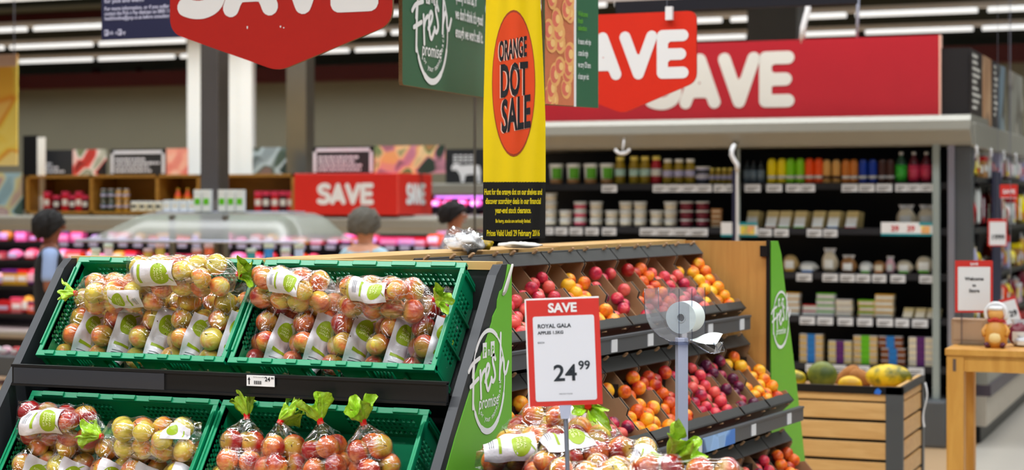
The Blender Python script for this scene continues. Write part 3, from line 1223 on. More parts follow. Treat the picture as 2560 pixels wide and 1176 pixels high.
for ci, u, v, w, mode, yaw, roll, red, rows, tail, lab, lb in (
        (0, 0.345, 0.205, 0.000, 'left', 0.04, -.35, 0.26, 4, ((0, 1, .5), .045, .026), (20, 80, 0.15, 0.5), 'bag of yellow apples lying at the back left of the upper left crate'),
        (0, 0.245, 0.240, 0.030, 'right', 0.05, .55, 0.34, 5, ((0, 1, .35), .055, .032), (50, 130, 0.08, 0.55), 'bulging bag of rosy apples lying highest on the upper left crate'),
        (1, 0.005, 0.235, 0.000, 'right', -.08, .35, 0.40, 4, None, (60, 125, 0.35, 0.75), 'bag of orange-red apples lying at the back left of the upper right crate'),
        (1, 0.285, 0.200, 0.008, 'right', -.02, .35, 0.52, 4, ((0, 1, .4), .045, .026), (62, 130, 0.25, 0.65), 'bag of rosy apples lying at the back right of the upper right crate')):
    make_bag('apple_bag', lb, bagmat(CR[ci], u, v, w, mode, yaw, roll), 200 + int(u * 1000), red, rows=rows,
             lab=(180 - lab[1], 180 - lab[0], lab[2], lab[3]) if mode == 'left' else lab, tail=tail, group='bagged apples in the green crates')
# lower left crate
for k, red in enumerate((0.36, 0.40, 0.55, 0.40, 0.42)):
    make_bag('apple_bag', 'clear bag of apples, %s from left in the front row of the lower left crate' % ORD[k + 1],
             bagmat(CR[2], 0.066 + 0.1165 * k, -0.012, -0.098, 'up', (.0, .03, -.03, .02, .03)[k]), 300 + k, red, rows=4, lab=(-8, 80, 0.05, 0.58), group='bagged apples in the green crates')
make_bag('apple_bag', 'bag of dark red apples lying at the back left of the lower left crate', bagmat(CR[2], 0.02, 0.235, -0.012, 'right', -.02, .5), 311, 0.88, rows=4, lab=(60, 140, 0.2, 0.7), group='bagged apples in the green crates')
make_bag('apple_bag', 'bag of yellow-green apples lying at the back right of the lower left crate', bagmat(CR[2], 0.575, 0.205, -0.012, 'left', .02, -.35), 312, 0.26, rows=4,
         lab=(30, 100, 0.0, 0.22), tail=((0.3, 1, 0.3), .06, .036), group='bagged apples in the green crates', text=False)


def upright(p, yaw=0.0, tilt=(0, 0), s=1.0):
    return Matrix.Translation(p) @ Matrix.Rotation(yaw, 4, 'Z') @ Matrix.Rotation(tilt[0], 4, 'X') @ Matrix.Rotation(tilt[1], 4, 'Y') @ Matrix.Scale(s, 4)


# lower right crate: knotted bags with green tails upright at the back, labelled bags in front
KN = [(600, 1187, 4.62, 0.62, (-.45, 0, 1), 'furthest left, tall green tail'), (705, 1200, 4.56, 0.60, (.7, 0, .45), 'second from left, tail folded over'),
      (830, 1200, 4.52, 0.62, (-.3, 0, 1), 'third from left, pale upright tail'), (945, 1200, 4.48, 0.66, (-.35, 0, 1), 'furthest right, bright leafy tail')]
for k, (px, py, d, red, lean, lb) in enumerate(KN):
    p = W(px, py, d)
    make_knot('apple_bag', 'knotted bag of red apples in the lower right crate, ' + lb, upright(p, k * 0.7, (-.25, 0)), 400 + k, red, lean=lean,
              tail=((.068, .034) if k != 2 else (.075, .032)), group='knotted apple bags in the lower right crate')
for k, red in enumerate((0.40, 0.50, 0.62, 0.50)):
    make_bag('apple_bag', 'clear bag of apples, %s from left in the front row of the lower right crate' % ORD[k + 1],
             bagmat(CR[3], 0.066 + 0.125 * k, -0.01, -0.098, 'up', (.03, .0, .03, -.03)[k]), 330 + k, red, rows=3, lab=(-8, 80, 0.05, 0.55), group='bagged apples in the green crates')

# ------------------------------------------------------------------ bin with piled bags, price sign, bag roll dispenser
bn = thing('black_bin', 'black bin beside the green side panel piled with bagged apples', 'bin', Vector((-1.25, 3.95, 0)))
b_ = MB()
BX0, BX1, BY0, BY1, BZ = -1.74, -0.72, 3.55, 4.30, 1.02
b_.box(BX0, BX1, BY0, BY1, BZ - 0.04, BZ - 0.02)
b_.build('bottom', [m_black], bn)
b_ = MB()
for x0, x1, y0, y1 in ((BX0, BX1, BY0, BY0 + .02), (BX0, BX1, BY1 - .02, BY1), (BX0, BX0 + .02, BY0, BY1), (BX1 - .02, BX1, BY0, BY1)):
    b_.box(x0, x1, y0, y1, 0.0, BZ + 0.012)
b_.build('side_walls', [m_black], bn)


def pilebag(px, py, d, seed, red, rz, rx, ry, lb, **kw):
    p = W(px, py, d)
    M = Matrix.Translation(p) @ Matrix.Rotation(rz, 4, 'Z') @ Matrix.Rotation(rx, 4, 'X') @ Matrix.Rotation(ry, 4, 'Y')
    return make_bag('apple_bag', lb, M, seed, red, group='bags of apples piled in the black bin', **kw)


pilebag(1268, 1112, 4.46, 501, 0.55, math.radians(-75), 0.0, .2, 'clear bag of rosy apples topmost left of the pile, against the green panel', rows=4, lab=(20, 100, 0.6, 0.95))
pilebag(1210, 1178, 4.28, 502, 0.50, math.radians(-62), 0.05, -.5, 'labelled bag with a pink-cheeked apple at the left end of the pile', rows=4, lab=(-40, 60, 0.0, 0.5))
pilebag(1330, 1205, 4.16, 503, 0.72, math.radians(-50), 0.1, -.6, 'bag with broad white label in the middle of the pile beside the sign', rows=4, lab=(0, 120, 0.15, 0.62))
make_knot('apple_bag', 'round bag of apples wrapped round pale lettuce leaf behind the sign pole', upright(W(1452, 1172, 4.36), .4, (.2, .1), 1.05), 504, 0.58, lean=(-.1, -1, .5), tail=(.05, .045), group='bags of apples piled in the black bin')
pilebag(1478, 1200, 4.26, 505, 0.35, math.radians(-85), 0.0, -.2, 'bag with a yellow apple at the right foot of the pile', rows=3, lab=(0, 70, 0.55, 0.95), tail=None)
pilebag(1540, 1252, 3.98, 506, 0.66, math.radians(-78), 0.0, 0.1, 'large blurred bag of red apples at the picture bottom, bright green tail on top', rows=5, lab=None, tail=None)
make_knot('apple_bag', 'knotted bag with bright lime tail in front of the dispenser pole', upright(W(1655, 1335, 3.98), .2, (0, .1), 1.1), 507, 0.7, lean=(.55, 0, .5), tail=(.07, .05), group='bags of apples piled in the black bin')
pilebag(1330, 1262, 4.08, 508, 0.45, math.radians(-80), 0.0, 0.0, 'clear bag of apples half out of the picture below the pile', rows=5, lab=None)
pilebag(1425, 1245, 4.14, 509, 0.5, math.radians(-95), 0.0, 0.0, 'clear bag of apples at the bottom of the pile right of the pole', rows=3, lab=None)

# sign holder
sg = thing('price_sign', 'red and white price sign on a steel rod above piled apple bags', 'sign', W(1412, 1016, 3.95))
sd = 3.95
tl, tr, bl_, br = W(1318, 752, sd), W(1500, 742, sd), W(1325, 1018, sd), W(1507, 1011, sd)
O = bl_
U = (br - bl_).normalized()
V = (tl - bl_) - U * (tl - bl_).dot(U)
hh = V.length
V.normalize()
ww = (br - bl_).length
Nn = U.cross(V)


def rrect(x0, x1, y0, y1, r, n=5):
    out = []
    for cx, cy, a0 in ((x1 - r, y1 - r, 0), (x0 + r, y1 - r, 90), (x0 + r, y0 + r, 180), (x1 - r, y0 + r, 270)):
        for k in range(n + 1):
            a = math.radians(a0 + 90 * k / n)
            out.append((cx + r * math.cos(a), cy + r * math.sin(a)))
    return out


s_ = MB()
s_.prism([(0, 0), (ww, 0), (ww, hh), (0, hh)], O, U, V, 0.004)
brd = s_.build('sign_card', [m_signred, m_white], sg)
s_ = MB()
s_.prism(rrect(ww * 0.083, ww * 0.925, hh * 0.045, hh * 0.845, 0.005), O + Nn * 0.0008, U, V, 0.0006)
s_.build('white_field', [mat('price_paper', C(226, 228, 238), 0.4, 0, 0.01)], brd)
s_ = MB()
s_.add([O + U * (-0.003) + V * -0.002 + Nn * 0.002, O + U * (ww + 0.003) + V * -0.002 + Nn * 0.002, O + U * (ww + 0.003) + V * (hh + 0.002) + Nn * 0.002, O + U * -0.003 + V * (hh + 0.002) + Nn * 0.002], [(0, 1, 2, 3)])
s_.prism([(ww + 0.001, 0), (ww + 0.004, 0), (ww + 0.004, hh), (ww + 0.001, hh)], O, U, V, 0.008, 0)
s_.prism([(-0.003, -.001), (0, -.001), (0, hh + .002), (-0.003, hh + .002)], O, U, V, 0.008, 1)
s_.prism([(0, hh), (ww, hh), (ww, hh + 0.003), (0, hh + 0.003)], O, U, V, 0.008, 1)
s_.build('acrylic_cover', [glassy('sign_cover', (1, 1, 1, 1), 0.015, 0.25), m_white], sg)
s_ = MB()
s_.text('SAVE', O + U * (ww * 0.495) + V * (hh * 0.882), U, V, hh * 0.118, 0, 1.02, 0.04, lift=0.0015)
s_.text('ROYAL GALA', O + U * (ww * 0.145) + V * (hh * 0.735), U, V, hh * 0.052, 1, 1.0, 0.03, 'LEFT', lift=0.0015)
s_.text('APPLES 1.5KG', O + U * (ww * 0.145) + V * (hh * 0.677), U, V, hh * 0.040, 1, 1.0, 0.03, 'LEFT', lift=0.0015)
s_.text('EACH', O + U * (ww * 0.14) + V * (hh * 0.59), U, V, hh * 0.024, 1, 1, 0.01, 'LEFT', lift=0.0015)
s_.text('24', O + U * (ww * 0.50) + V * (hh * 0.235), U, V, hh * 0.215, 1, 1.04, 0.018, lift=0.0015)
s_.text('99', O + U * (ww * 0.765) + V * (hh * 0.335), U, V, hh * 0.115, 1, 0.98, 0.022, lift=0.0015)
s_.text('PRICES VALID', O + U * (ww * 0.50) + V * (hh * 0.105), U, V, hh * 0.016, 1, 1.3, 0.0, lift=0.0015)
s_.build('lettering', [m_white, mat('price_ink', C(24, 34, 44), 0.5, 0, .02)], brd)
rod = MB()
pt, pb = W(1413, 1012, sd + 0.01), W(1424, 1230, sd - 0.02)
rod.cyl(pt, Vector((pb.x, pb.y, BZ - 0.02)), 0.0052, n=12)
rod.build('steel_rod', [m_steel], sg)
ck = MB()
ck.prism([(-0.014, 0), (0.014, 0), (0.009, -0.03), (-0.009, -0.03)], W(1413, 1014, sd - 0.002), U, (0, 0, 1), 0.010)
ck.build('rod_clamp', [m_alu], sg, bevel=0.001)

# plastic bag roll dispenser
dd = 4.62
ds = thing('bag_dispenser', 'clear acrylic dispenser on a square aluminium post holding a roll of produce bags', 'dispenser', Vector((W(1702, 900, dd).x, W(1702, 900, dd).y, 0)))
pc = W(1704, 845, dd)
MB().box(-0.0135, 0.0135, -0.012, 0.012, 0.0, pc.z, 0, Matrix.Translation((pc.x, pc.y, 0)) @ Matrix.Rotation(YAW + 0.25, 4, 'Z')).build('post', [m_alu], ds, bevel=0.001)
PX = 1 / FPX * dd          # metres per pixel there
Ux = Vector((CY, SY, 0))
Fx = Vector((-SY, CY, 0))
Uz = Vector((0, 0, 1))
ax_ = (Ux * 0.45 + Fx * 0.89).normalized()      # roll axis runs away and to the right
c0 = W(1702, 795, dd)
out2 = [(-86, 73), (-86, 25), (-82, 0), (-70, -25), (-50, -45), (-25, -57), (0, -60), (32, -60)]
pl = [c0 + Ux * (a * PX) + Uz * (b * PX) for a, b in out2]
dep = 0.082
sh_ = MB()
sd_pts = [(-86, 73)] + out2[1:] + [(32, 73)]
for off in (-0.012, dep):
    q = [c0 + Ux * (a * PX) + Uz * (b * PX) + ax_ * off for a, b in sd_pts]
    sh_.add(q, [tuple(range(len(q)))], 0)
for i in range(len(pl) - 1):
    sh_.add([pl[i] - ax_ * 0.012, pl[i + 1] - ax_ * 0.012, pl[i + 1] + ax_ * dep, pl[i] + ax_ * dep], [(0, 1, 2, 3)], 0, True)
for a0, b0, off in ((32, 73, dep), (32, 73, -.012), (-86, 73, -.012), (-86, 73, dep), (0, 73, -.012)):
    p = c0 + Ux * (a0 * PX) + ax_ * off
    sh_.cyl(p + Uz * (b0 * PX), p + Uz * (-58 * PX if a0 >= 0 else 20 * PX), 0.0012, n=6, m=1)
for off in (-0.012, dep):
    sh_.tube([p + ax_ * off for p in pl], 0.0012, 6, 1)
sh_.build('clear_housing', [m_acr, m_acr2], ds)
rb = MB()
rr_ = 40 * PX
ra = c0 + Ux * (0 * PX)
n = 48
a_, b__ = Ux - ax_ * Ux.dot(ax_), Uz
a_.normalize()


def ring(r, off):
    return [ra + ax_ * off + (a_ * math.cos(2 * math.pi * k / n) + b__ * math.sin(2 * math.pi * k / n)) * r for k in range(n)]


R0, R1, R2 = ring(rr_, 0), ring(rr_, 0.066), ring(0.0125, 0)
q4 = [(k, (k + 1) % n, n + (k + 1) % n, n + k) for k in range(n)]
rb.add(R0 + R1, q4, 0, True)
rb.add(R0 + R2, q4, 1)
rb.add(R1, [tuple(range(n))], 1)
rb.build('bag_roll', [m_roll, m_rolls], ds)
rb = MB()
rb.add(ring(0.0125, -0.001) + ring(0.0100, -0.001), q4, 0)
rb.add(ring(0.0100, 0.012), [tuple(range(n))], 1)
rb.add(ring(0.0100, -0.001) + ring(0.0100, 0.012), q4, 0, True)
rb.build('roll_core', [m_rolls, m_core], ds)
# loose bag end and the clear tongue it hangs over
tg = MB()
tbase = c0 + Ux * (26 * PX) + Uz * (-54 * PX) + ax_ * 0.01


def tongue(u, v):
    return tbase + Ux * ((58 * u) * PX) + ax_ * (0.03 * u + 0.045 * (v - .5)) + Uz * ((-10 * u + 18 * math.sin(2.6 * u) * (v - 0.35) + 14 * u * v) * PX)


tg.grid(tongue, 12, 8)
tg.build('loose_bag_end', [m_roll], ds)
tg = MB()
for s0 in (0, 1):
    tg.tube([tbase + Ux * (a * PX) + Uz * (b * PX) + ax_ * (0.05 * s0) for a, b in ((-4, -6), (20, -22), (44, -36), (62, -34), (60, -20), (52, -10))], 0.0018, 6, 0)
tg.grid(lambda u, v: tbase + Ux * ((-4 + 56 * u) * PX) + Uz * ((-6 - 32 * u) * PX) + ax_ * (0.05 * v), 6, 2)
tg.grid(lambda u, v: tbase + Ux * ((52 + 8 * u) * PX) + Uz * ((-38 + 28 * u) * PX) + ax_ * (0.05 * v), 3, 2)
tg.build('clear_tongue', [m_acr2], ds)
MB().box(-0.03, 0.02, -0.02, 0.02, -0.006, 0.002, 0, Matrix.Translation(c0 + Uz * (-61 * PX)) @ Matrix.Rotation(YAW, 4, 'Z')).build('mounting_plate', [m_acr2], ds)

# ------------------------------------------------------------------ stone-fruit island (turned a little from the stand)
AI = math.radians(-6.3)
IX, IY = Vector((math.cos(AI), math.sin(AI), 0)), Vector((-math.sin(AI), math.cos(AI), 0))
MI = Matrix(((IX.x, IY.x, 0, 0), (IX.y, IY.y, 0, 0), (0, 0, 1, 0), (0, 0, 0, 1)))
YE = 6.75                       # far end of the display
isl = thing('fruit_display_stand', 'long dark sloping stand of stone fruit trays with oak ridge', 'display stand', MI @ Matrix.Translation((-2.7, 5.5, 0)))


def ibox(mb, x0, x1, y0, y1, z0, z1, m=0):
    return mb.box(x0, x1, y0, y1, z0, z1, m, MI)


ibox(MB(), -3.04, -2.86, 4.25, YE, 0, 1.512).build('spine', [m_blackboard], isl)
q = MB()
ibox(q, -3.06, -2.84, 4.2, 5.62, 1.512, 1.535)
ibox(q, -3.06, -2.84, 5.623, YE + 0.01, 1.514, 1.538)
q.build('oak_ridge', [m_woodh], isl)
ep = thing('oak_end_panel', 'tall oak veneer panel at the far end of the stone fruit trays', 'panel', MI @ Matrix.Translation((-2.7, YE + 0.02, 0)))
ibox(MB(), -3.06, -2.492, YE + 0.004, YE + 0.03, 0, 1.535).build('panel_board', [m_wood], ep)
ibox(MB(), -2.492, -2.478, YE, YE + 0.012, 0, 1.54).build('black_edge', [m_black], ep)
ibox(MB(), -2.515, -2.485, YE - 0.008, YE + 0.004, 1.475, 1.518).build('bracket', [m_black], ep)
# far green board with the same ring logo
fe = thing('green_side_board', 'narrow leaf green board with white ring logo behind the oak panel', 'board', MI @ Matrix.Translation((-2.45, YE + 0.2, 0)))
g = MB()
o_ = MI @ Vector((-2.475, 0, 0))
g.prism([(YE + 0.012, 0), (7.36, 0), (7.06, 0.95), (6.955, 1.25), (6.88, 1.48), (6.84, 1.535), (YE + 0.012, 1.535)], o_, IY, (0, 0, 1), 0.02)
g.build('board', [m_green], fe)
g = MB()
logo(g, o_ + IY * 6.866 + Vector((0, 0, 1.22)), IY, (0, 0, 1), 0.112, 0, False, 0.003)
g.build('lettering', [m_white, m_green], fe)
TP = math.radians(47.5)
cP, sP = math.cos(TP), math.sin(TP)
TIERS = [(-2.55, 1.275, 'top'), (-2.375, 0.915, 'middle'), (-2.20, 0.545, 'bottom')]
BW, BL, BH = 0.262, 0.33, 0.085


def frame_box(x, y, z):
    L_ = Matrix(((0, -cP, sP, x), (1, 0, 0, y), (0, sP, cP, z), (0, 0, 0, 1)))
    return MI @ L_


for x, z, nm in TIERS:
    q = MB()
    M = frame_box(x, 4.25, z)
    q.box(0, YE - 4.25 - (0.12 if nm == 'top' else 0), -0.02, BL + 0.02, -BH - 0.02, -BH - 0.006, 0, M)
    q.build('sloping_shelf', [m_black], isl)
    q = MB()
    y1 = YE - (0.10 if nm == 'top' else -0.02)
    ibox(q, x + 0.018, x + 0.03, 4.25, y1, z - 0.082, z - 0.03)
    ibox(q, x + 0.012, x + 0.034, 4.25, y1, z - 0.034, z - 0.026)
    r_ = q.build('price_rail', [m_greyd], isl)
    for k in range(9):
        yy = 4.5 + k * 0.29 + R.uniform(-.05, .05)
        if yy < y1 - 0.1:
            ibox(MB(), x + 0.030, x + 0.033, yy, yy + 0.045, z - 0.078, z - 0.036, 0).build('price_ticket', [m_tagw], r_)
    if nm == 'middle':
        q = MB()
        ibox(q, x + 0.034, x + 0.036, 5.72, 6.02, z - 0.082, z - 0.03)
        q.build('blue_strip', [picture('blue_ticket', [C(60, 120, 200), C(150, 190, 235), C(20, 40, 90)], 14)], r_)
    q = MB()
    ibox(q, x - 0.30, x - 0.02, 4.25, YE, z - 0.25, z - 0.20)
    q.build('bracing', [m_black], isl)


def make_tray():
    t = thing('fruit_tray', 'x', 'tray')
    o, k, th = MB(), MB(), 0.004
    W_, H = BW, BH
    # outer black faces and inner brown faces
    o.box(0, W_, -0.002, 0.002, -H, 0.0)
    o.box(0, W_, BL - 0.002, BL + 0.002, -H, 0.012)
    o.box(0, W_, 0.0, 0.034, -0.003, 0.0)
    o.box(0, W_, BL - 0.052, BL, 0.006, 0.010)
    o.box(0.10, 0.16, 0.034, 0.036, -0.012, 0.0)
    k.box(0.002, W_ - 0.002, 0.002, 0.005, -H, -0.004)
    k.box(0.002, W_ - 0.002, BL - 0.006, BL - 0.002, -H, 0.006)
    k.box(0.0, W_, 0.0, BL, -H - 0.004, -H)
    k.box(W_ / 2 - .002, W_ / 2 + .002, 0.02, BL - 0.01, -H, -0.022)
    for x, sg_ in ((0.0, 1), (W_, -1)):
        prof_ = [(0.0, -H), (0.0, 0.0), (0.05, 0.0), (0.062, -0.026), (0.125, -0.026), (0.137, -0.006), (0.185, -0.006), (0.197, -0.026), (0.26, -0.026), (0.272, 0.004), (BL, 0.010), (BL, -H)]
        for dx, mbb in ((0, o), (0.0028, k)):
            X = x + sg_ * dx
            a = [(X, p, q_) for p, q_ in prof_]
            b = [(X + sg_ * 0.0026, p, q_) for p, q_ in prof_]
            n_ = len(a)
            mbb.add(a, [tuple(range(n_))])
            mbb.add(b, [tuple(range(n_))])
            mbb.add(a + b, [(i, (i + 1) % n_, n_ + (i + 1) % n_, n_ + i) for i in range(n_)])
    o.build('black_printed_sides', [m_boxblack], t, world=False)
    k.build('brown_liner', [m_cardin], t, world=False)
    for x in (0.045, 0.20):
        MB().prism([(0, 0), (0.022, 0), (0.018, 0.018), (0.004, 0.018)], (x, BL - 0.006, 0.010), (1, 0, 0), (0, 0, 1), 0.006).build('corner_tab', [m_card], t, world=False)
        MB().prism([(0, 0), (0.026, 0), (0.020, 0.010), (0.004, 0.010)], (x, -0.003, -0.02), (1, 0, 0), (0, -0.5, 0.8), 0.004).build('corner_tab', [m_card], t, world=False)
    return t


def fruit_mesh(name, r, m, cleft=0.06, n=18):
    mb = MB()
    prof_ = []
    for i in range(12):
        t = math.pi * i / 11
        rad, z = math.sin(t), -math.cos(t) * 0.95
        z -= 0.18 * math.exp(-((t - math.pi) / 0.35) ** 2)
        prof_.append((max(rad, 1e-4), z))
    vs = []
    for rad, z in prof_:
        for k in range(n):
            a = 2 * math.pi * k / n
            w = 1 - cleft * math.exp(-(min(a, 2 * math.pi - a) / 0.25) ** 2) * (0.4 + 0.6 * abs(z))
            vs.append((rad * w * math.cos(a) * r, rad * w * math.sin(a) * r, z * r))
    mb.add(vs, [(i * n + k, i * n + (k + 1) % n, (i + 1) * n + (k + 1) % n, (i + 1) * n + k) for i in range(11) for k in range(n)], 0, True)
    me = bpy.data.meshes.new(name)
    me.from_pydata([tuple(p) for p in mb.v], [], mb.f)
    me.materials.append(m)
    me.polygons.foreach_set('use_smooth', mb.sm)
    return me


FM = {'nectarine': fruit_mesh('nectarine', 0.0255, m_nect), 'plum': fruit_mesh('plum', 0.0232, m_plum, 0.04), 'peach': fruit_mesh('peach', 0.0262, m_peach, 0.08)}
CD = {('nectarine', 0): 'orange and yellow nectarine', ('nectarine', 1): 'red-orange nectarine', ('plum', 0): 'pink plum', ('plum', 1): 'dark purple plum', ('peach', 0): 'pale yellow peach', ('peach', 1): 'rosy peach'}
# per tier from the far end backwards: (fruit, redness level 0/1)
TCONT = {
    'top': ['N1', 'N1', 'P0', 'P0', 'N0', 'N1', 'P0', 'P0', 'N0'],
    'middle': ['N0', 'P1', 'P0', 'N1', 'N0', 'P0', 'P0', 'N0', 'E0', 'P0'],
    'bottom': ['N1', 'P0', 'N1', 'P0', 'N0', 'P0'],
}
TCONT['top'] = ['N0', 'P0', 'N1', 'P0', 'N0', 'P0', 'P0', 'P1', 'N0'][:9]
for x, z, nm in TIERS:
    for bi, code in enumerate(TCONT[nm]):
        y0 = YE - (bi + 1) * 0.27 - (0.06 if nm == 'top' else -0.004)
        if y0 < 4.3:
            continue
        M = frame_box(x, y0, z)
        wh = '%s tray from the far end of the %s tier' % (ORD[bi + 1], nm)
        inst('tray', make_tray, M, 'black-edged brown card fruit tray, ' + wh.replace(' tray', '', 1), 'cardboard fruit trays on the stand', 'tray')
        kind = {'N': 'nectarine', 'P': 'plum', 'E': 'peach'}[code[0]]
        lv = int(code[1])
        r_ = {'nectarine': .0255, 'plum': .0232, 'peach': .0262}[kind]
        cols = 4
        nr = 6
        mixk = R.random() < 0.35
        for i in range(cols):
            for j in range(nr):
                # heaps thin out towards the back
                if R.random() < (0.12 if j < 3 else 0.42):
                    continue
                u = 0.012 + r_ + (i // 2) * 0.128 + (i % 2) * 0.054 + R.uniform(-.003, .008)
                v = 0.010 + r_ + j * (BL - 0.085) / nr + (0.012 if i % 2 else 0) + R.uniform(-.003, .003)
                w = -BH + r_ + 0.010 + (0.018 if i % 2 else 0.0) + R.uniform(0, 0.012)
                kd, l2 = kind, lv
                fo = bpy.data.objects.new(kd, FM[kd])
                COL.objects.link(fo)
                ml = M @ Matrix.Translation((u, v, w)) @ Matrix.Rotation(R.uniform(-1.3, 1.3), 4, 'X') @ Matrix.Rotation(R.uniform(-1.3, 1.3), 4, 'Y') @ Matrix.Rotation(R.uniform(0, 6.28), 4, 'Z') @ Matrix.Scale(R.uniform(.93, 1.06), 4)
                fo.matrix_world = ml
                k = {('nectarine', 0): .34, ('nectarine', 1): .62, ('plum', 0): .40, ('plum', 1): .85, ('peach', 0): .25, ('peach', 1): .5}[(kd, l2)] + R.uniform(-.2, .22)
                k = min(1, max(0, k))
                fo.color = (k, k, k, 1)
                tag(fo, CD[(kd, l2)] + ' in the ' + wh, kd, '%ss in the %s' % (kd, wh))

# ------------------------------------------------------------------ things on and behind the ridge
q = MB()
c = W(1165, 597, 5.75)


def crumple(mb, c, rx, ry, rz, seed, m=0, amp=0.28, n=22, k=14):
    rn = random.Random(seed)
    ph = [rn.uniform(0, 6.28) for _ in range(8)]
    c = Vector(c)

    def fn(u, v):
        a, b = 2 * math.pi * u, math.pi * v
        w = 1 + amp * (math.sin(3 * a + ph[0]) * math.sin(4 * b + ph[1]) * .5 + math.sin(7 * a + ph[2] + 3 * b) * .3 + math.sin(5 * b + 4 * a + ph[3]) * .3)
        w = w if 0 < v < 1 else 1
        return c + Vector((rx * math.sin(b) * math.cos(a) * w, ry * math.sin(b) * math.sin(a) * w, -rz * math.cos(b) * w))
    mb.grid(fn, n, k, m)


CTR = c
t = thing('plastic_bag', 'crumpled clear bag of white punnets on the oak ridge left of the banner', 'bag', Vector((c.x, c.y, 1.537)))
q = MB()
crumple(q, (c.x, c.y, 1.562), 0.058, 0.04, 0.026, 3, amp=.5)
q.build('white_contents', [m_white], t)
q = MB()
crumple(q, (c.x, c.y, 1.568), 0.064, 0.045, 0.034, 4, amp=.6)
q.build('clear_wrap', [m_film], t)
c = W(1213, 604, 5.8)
q = MB()
crumple(q, (c.x, c.y, 1.558), 0.024, 0.02, 0.018, 8)
tag(q.build('yellow_pepper', [mat('pepper_yellow', C(236, 200, 20), 0.3, 0, .1)]), 'small yellow pepper on the oak ridge beside the clear bag', 'pepper')
c = W(1300, 606, 6.0)
q = MB()
crumple(q, (c.x, c.y, 1.549), 0.075, 0.03, 0.010, 9)
tag(q.build('folded_wrap', [m_offw]), 'flat crumpled white wrap on the oak ridge under the banner', 'wrap')

# ------------------------------------------------------------------ big refrigerated shelf unit behind
YF = 12.6
fr = thing('refrigerated_shelf_unit', 'long open grey refrigerated wall unit with black shelves and crimson header', 'fridge', Vector((-4.0, YF + 0.4, 0)))


def cp(px, py, dy=0.0):
    return WY(px, py, YF + dy)


X0 = cp(1262, 500).x
X1 = cp(2372, 500).x
zc0, zc1 = cp(1900, 366).z, cp(1900, 303).z
q = MB()
q.prism([(0, zc0 + .02), (0, zc0), (0.05, zc0 - 0.01), (0.9, zc0 - 0.01), (0.9, zc1 + .02), (-0.02, zc1 + .02), (-0.05, zc1 - 0.02), (-0.06, (zc0 + zc1) / 2)], (X1 + 0.16, YF - 0.06, 0), (0, 1, 0), (0, 0, 1), X1 + 0.16 - X0)
q.build('canopy', [m_grey], fr, bevel=0.01)
q = MB()
q.box(X0, X1 + 0.1, YF + 0.75, YF + 0.8, 0, zc0)
q.build('back_panel', [m_blackboard], fr)
hz0, hz1 = cp(1900, 299).z, cp(1900, 103).z
hx1 = cp(2349, 200).x
q = MB()
q.box(X0, hx1, YF - 0.02, YF + 0.02, hz0, hz1)
q.box(hx1, hx1 + 0.012, YF - 0.025, YF + 0.05, hz0, hz1, 1)
hd = q.build('header_board', [m_red3, m_pink], fr)
q = MB()
a = cp(1617, 274)
b = cp(1617, 140)
ew = cp(1990, 274).x - a.x
save_word(q, 'SAVE', (a.x, YF - 0.021, a.z), (1, 0, 0), (0, 0, 1), b.z - a.z, 0, ew / (2.98 * (b.z - a.z)), 0.235)
q.build('lettering', [m_offw], hd)
shz = []
for i, py in enumerate((462, 573, 683, 790, 907)):
    z = cp(1900, py).z
    shz.append(z)
    q = MB()
    q.box(X0, X1, YF + 0.02, YF + 0.75, z - 0.03, z)
    q.box(X0, X1, YF, YF + 0.02, z - 0.035, z + 0.012)
    q.build('shelf', [m_shelf], fr)
MB().box(X0, X1, YF - 0.12, YF + 0.75, 0, 0.33).build('bumper_base', [m_greyd], fr, bevel=0.02)
for px0, px1, zz in ((2334, 2351, 0.33),):
    a, b = cp(px0, 500), cp(px1, 500)
    q = MB()
    q.box(a.x, b.x, YF - 0.05, YF - 0.005, cp(px0, 1040).z, zc0 + 0.02)
    q.build('upright', [m_greyl], fr)
    q = MB()
    q.prism([(-.16, 0), (.08, 0), (.05, .06), (-.03, .12), (-.1, .12)], (a.x, YF - 0.06, 0.12), (1, 0, 0), (0, 0, 1), 0.1)
    q.build('foot', [m_greyl], fr, bevel=0.01)
q = MB()
q.box(cp(1843, 500).x, cp(1850, 500).x, YF - 0.01, YF + 0.005, 0.3, zc0)
q.build('divider', [m_greyl], fr)
# price labels on the shelf edges (photo pixels on each edge)
LBL = {
    0: [(1504, 1543), (1632, 1780), (1784, 1843), (1862, 1902), (1916, 1956), (1965, 2038), (2104, 2145), (2147, 2187), (2190, 2231), (2238, 2334)],
    1: [(1364, 1384), (1388, 1419), (1424, 1457), (1463, 1497), (1505, 1541), (1599, 1770), (1895, 1930), (1935, 1972), (2017, 2055), (2058, 2094)],
    2: [(1991, 2030), (2056, 2095), (2100, 2138), (2140, 2176), (2180, 2216), (2226, 2264), (2298, 2332)],
    3: [(1999, 2038), (2043, 2083), (2094, 2133), (2143, 2182), (2192, 2233), (2238, 2273), (2280, 2320)],
    4: [(2014, 2052), (2076, 2116), (2136, 2175), (2206, 2246), (2270, 2311)],
}
for i, ls in LBL.items():
    for a, b in ls:
        n_ = max(1, round((b - a) / 38))
        w_ = (b - a) / n_
        for k in range(n_):
            pa, pb = cp(a + k * w_ + 0.7, 500, -.012).x, cp(a + (k + 1) * w_ - 0.7, 500, -.012).x
            q = MB()
            q.box(pa, pb, YF - 0.016, YF - 0.008, shz[i] - 0.052, shz[i] + 0.002, 0)
            q.box(pa + 0.012, pb - 0.02, YF - 0.0175, YF - 0.016, shz[i] - 0.026, shz[i] - 0.019, 1)
            q.box(pa + 0.012, pb - 0.04, YF - 0.0175, YF - 0.016, shz[i] - 0.042, shz[i] - 0.036, 1)
            q.build('price_label', [m_tagw, m_greyd], fr)
m_teal = mat('teal_print', C(30, 150, 160), 0.5)
m_tredink = mat('price_red_ink', C(210, 50, 60), 0.5)
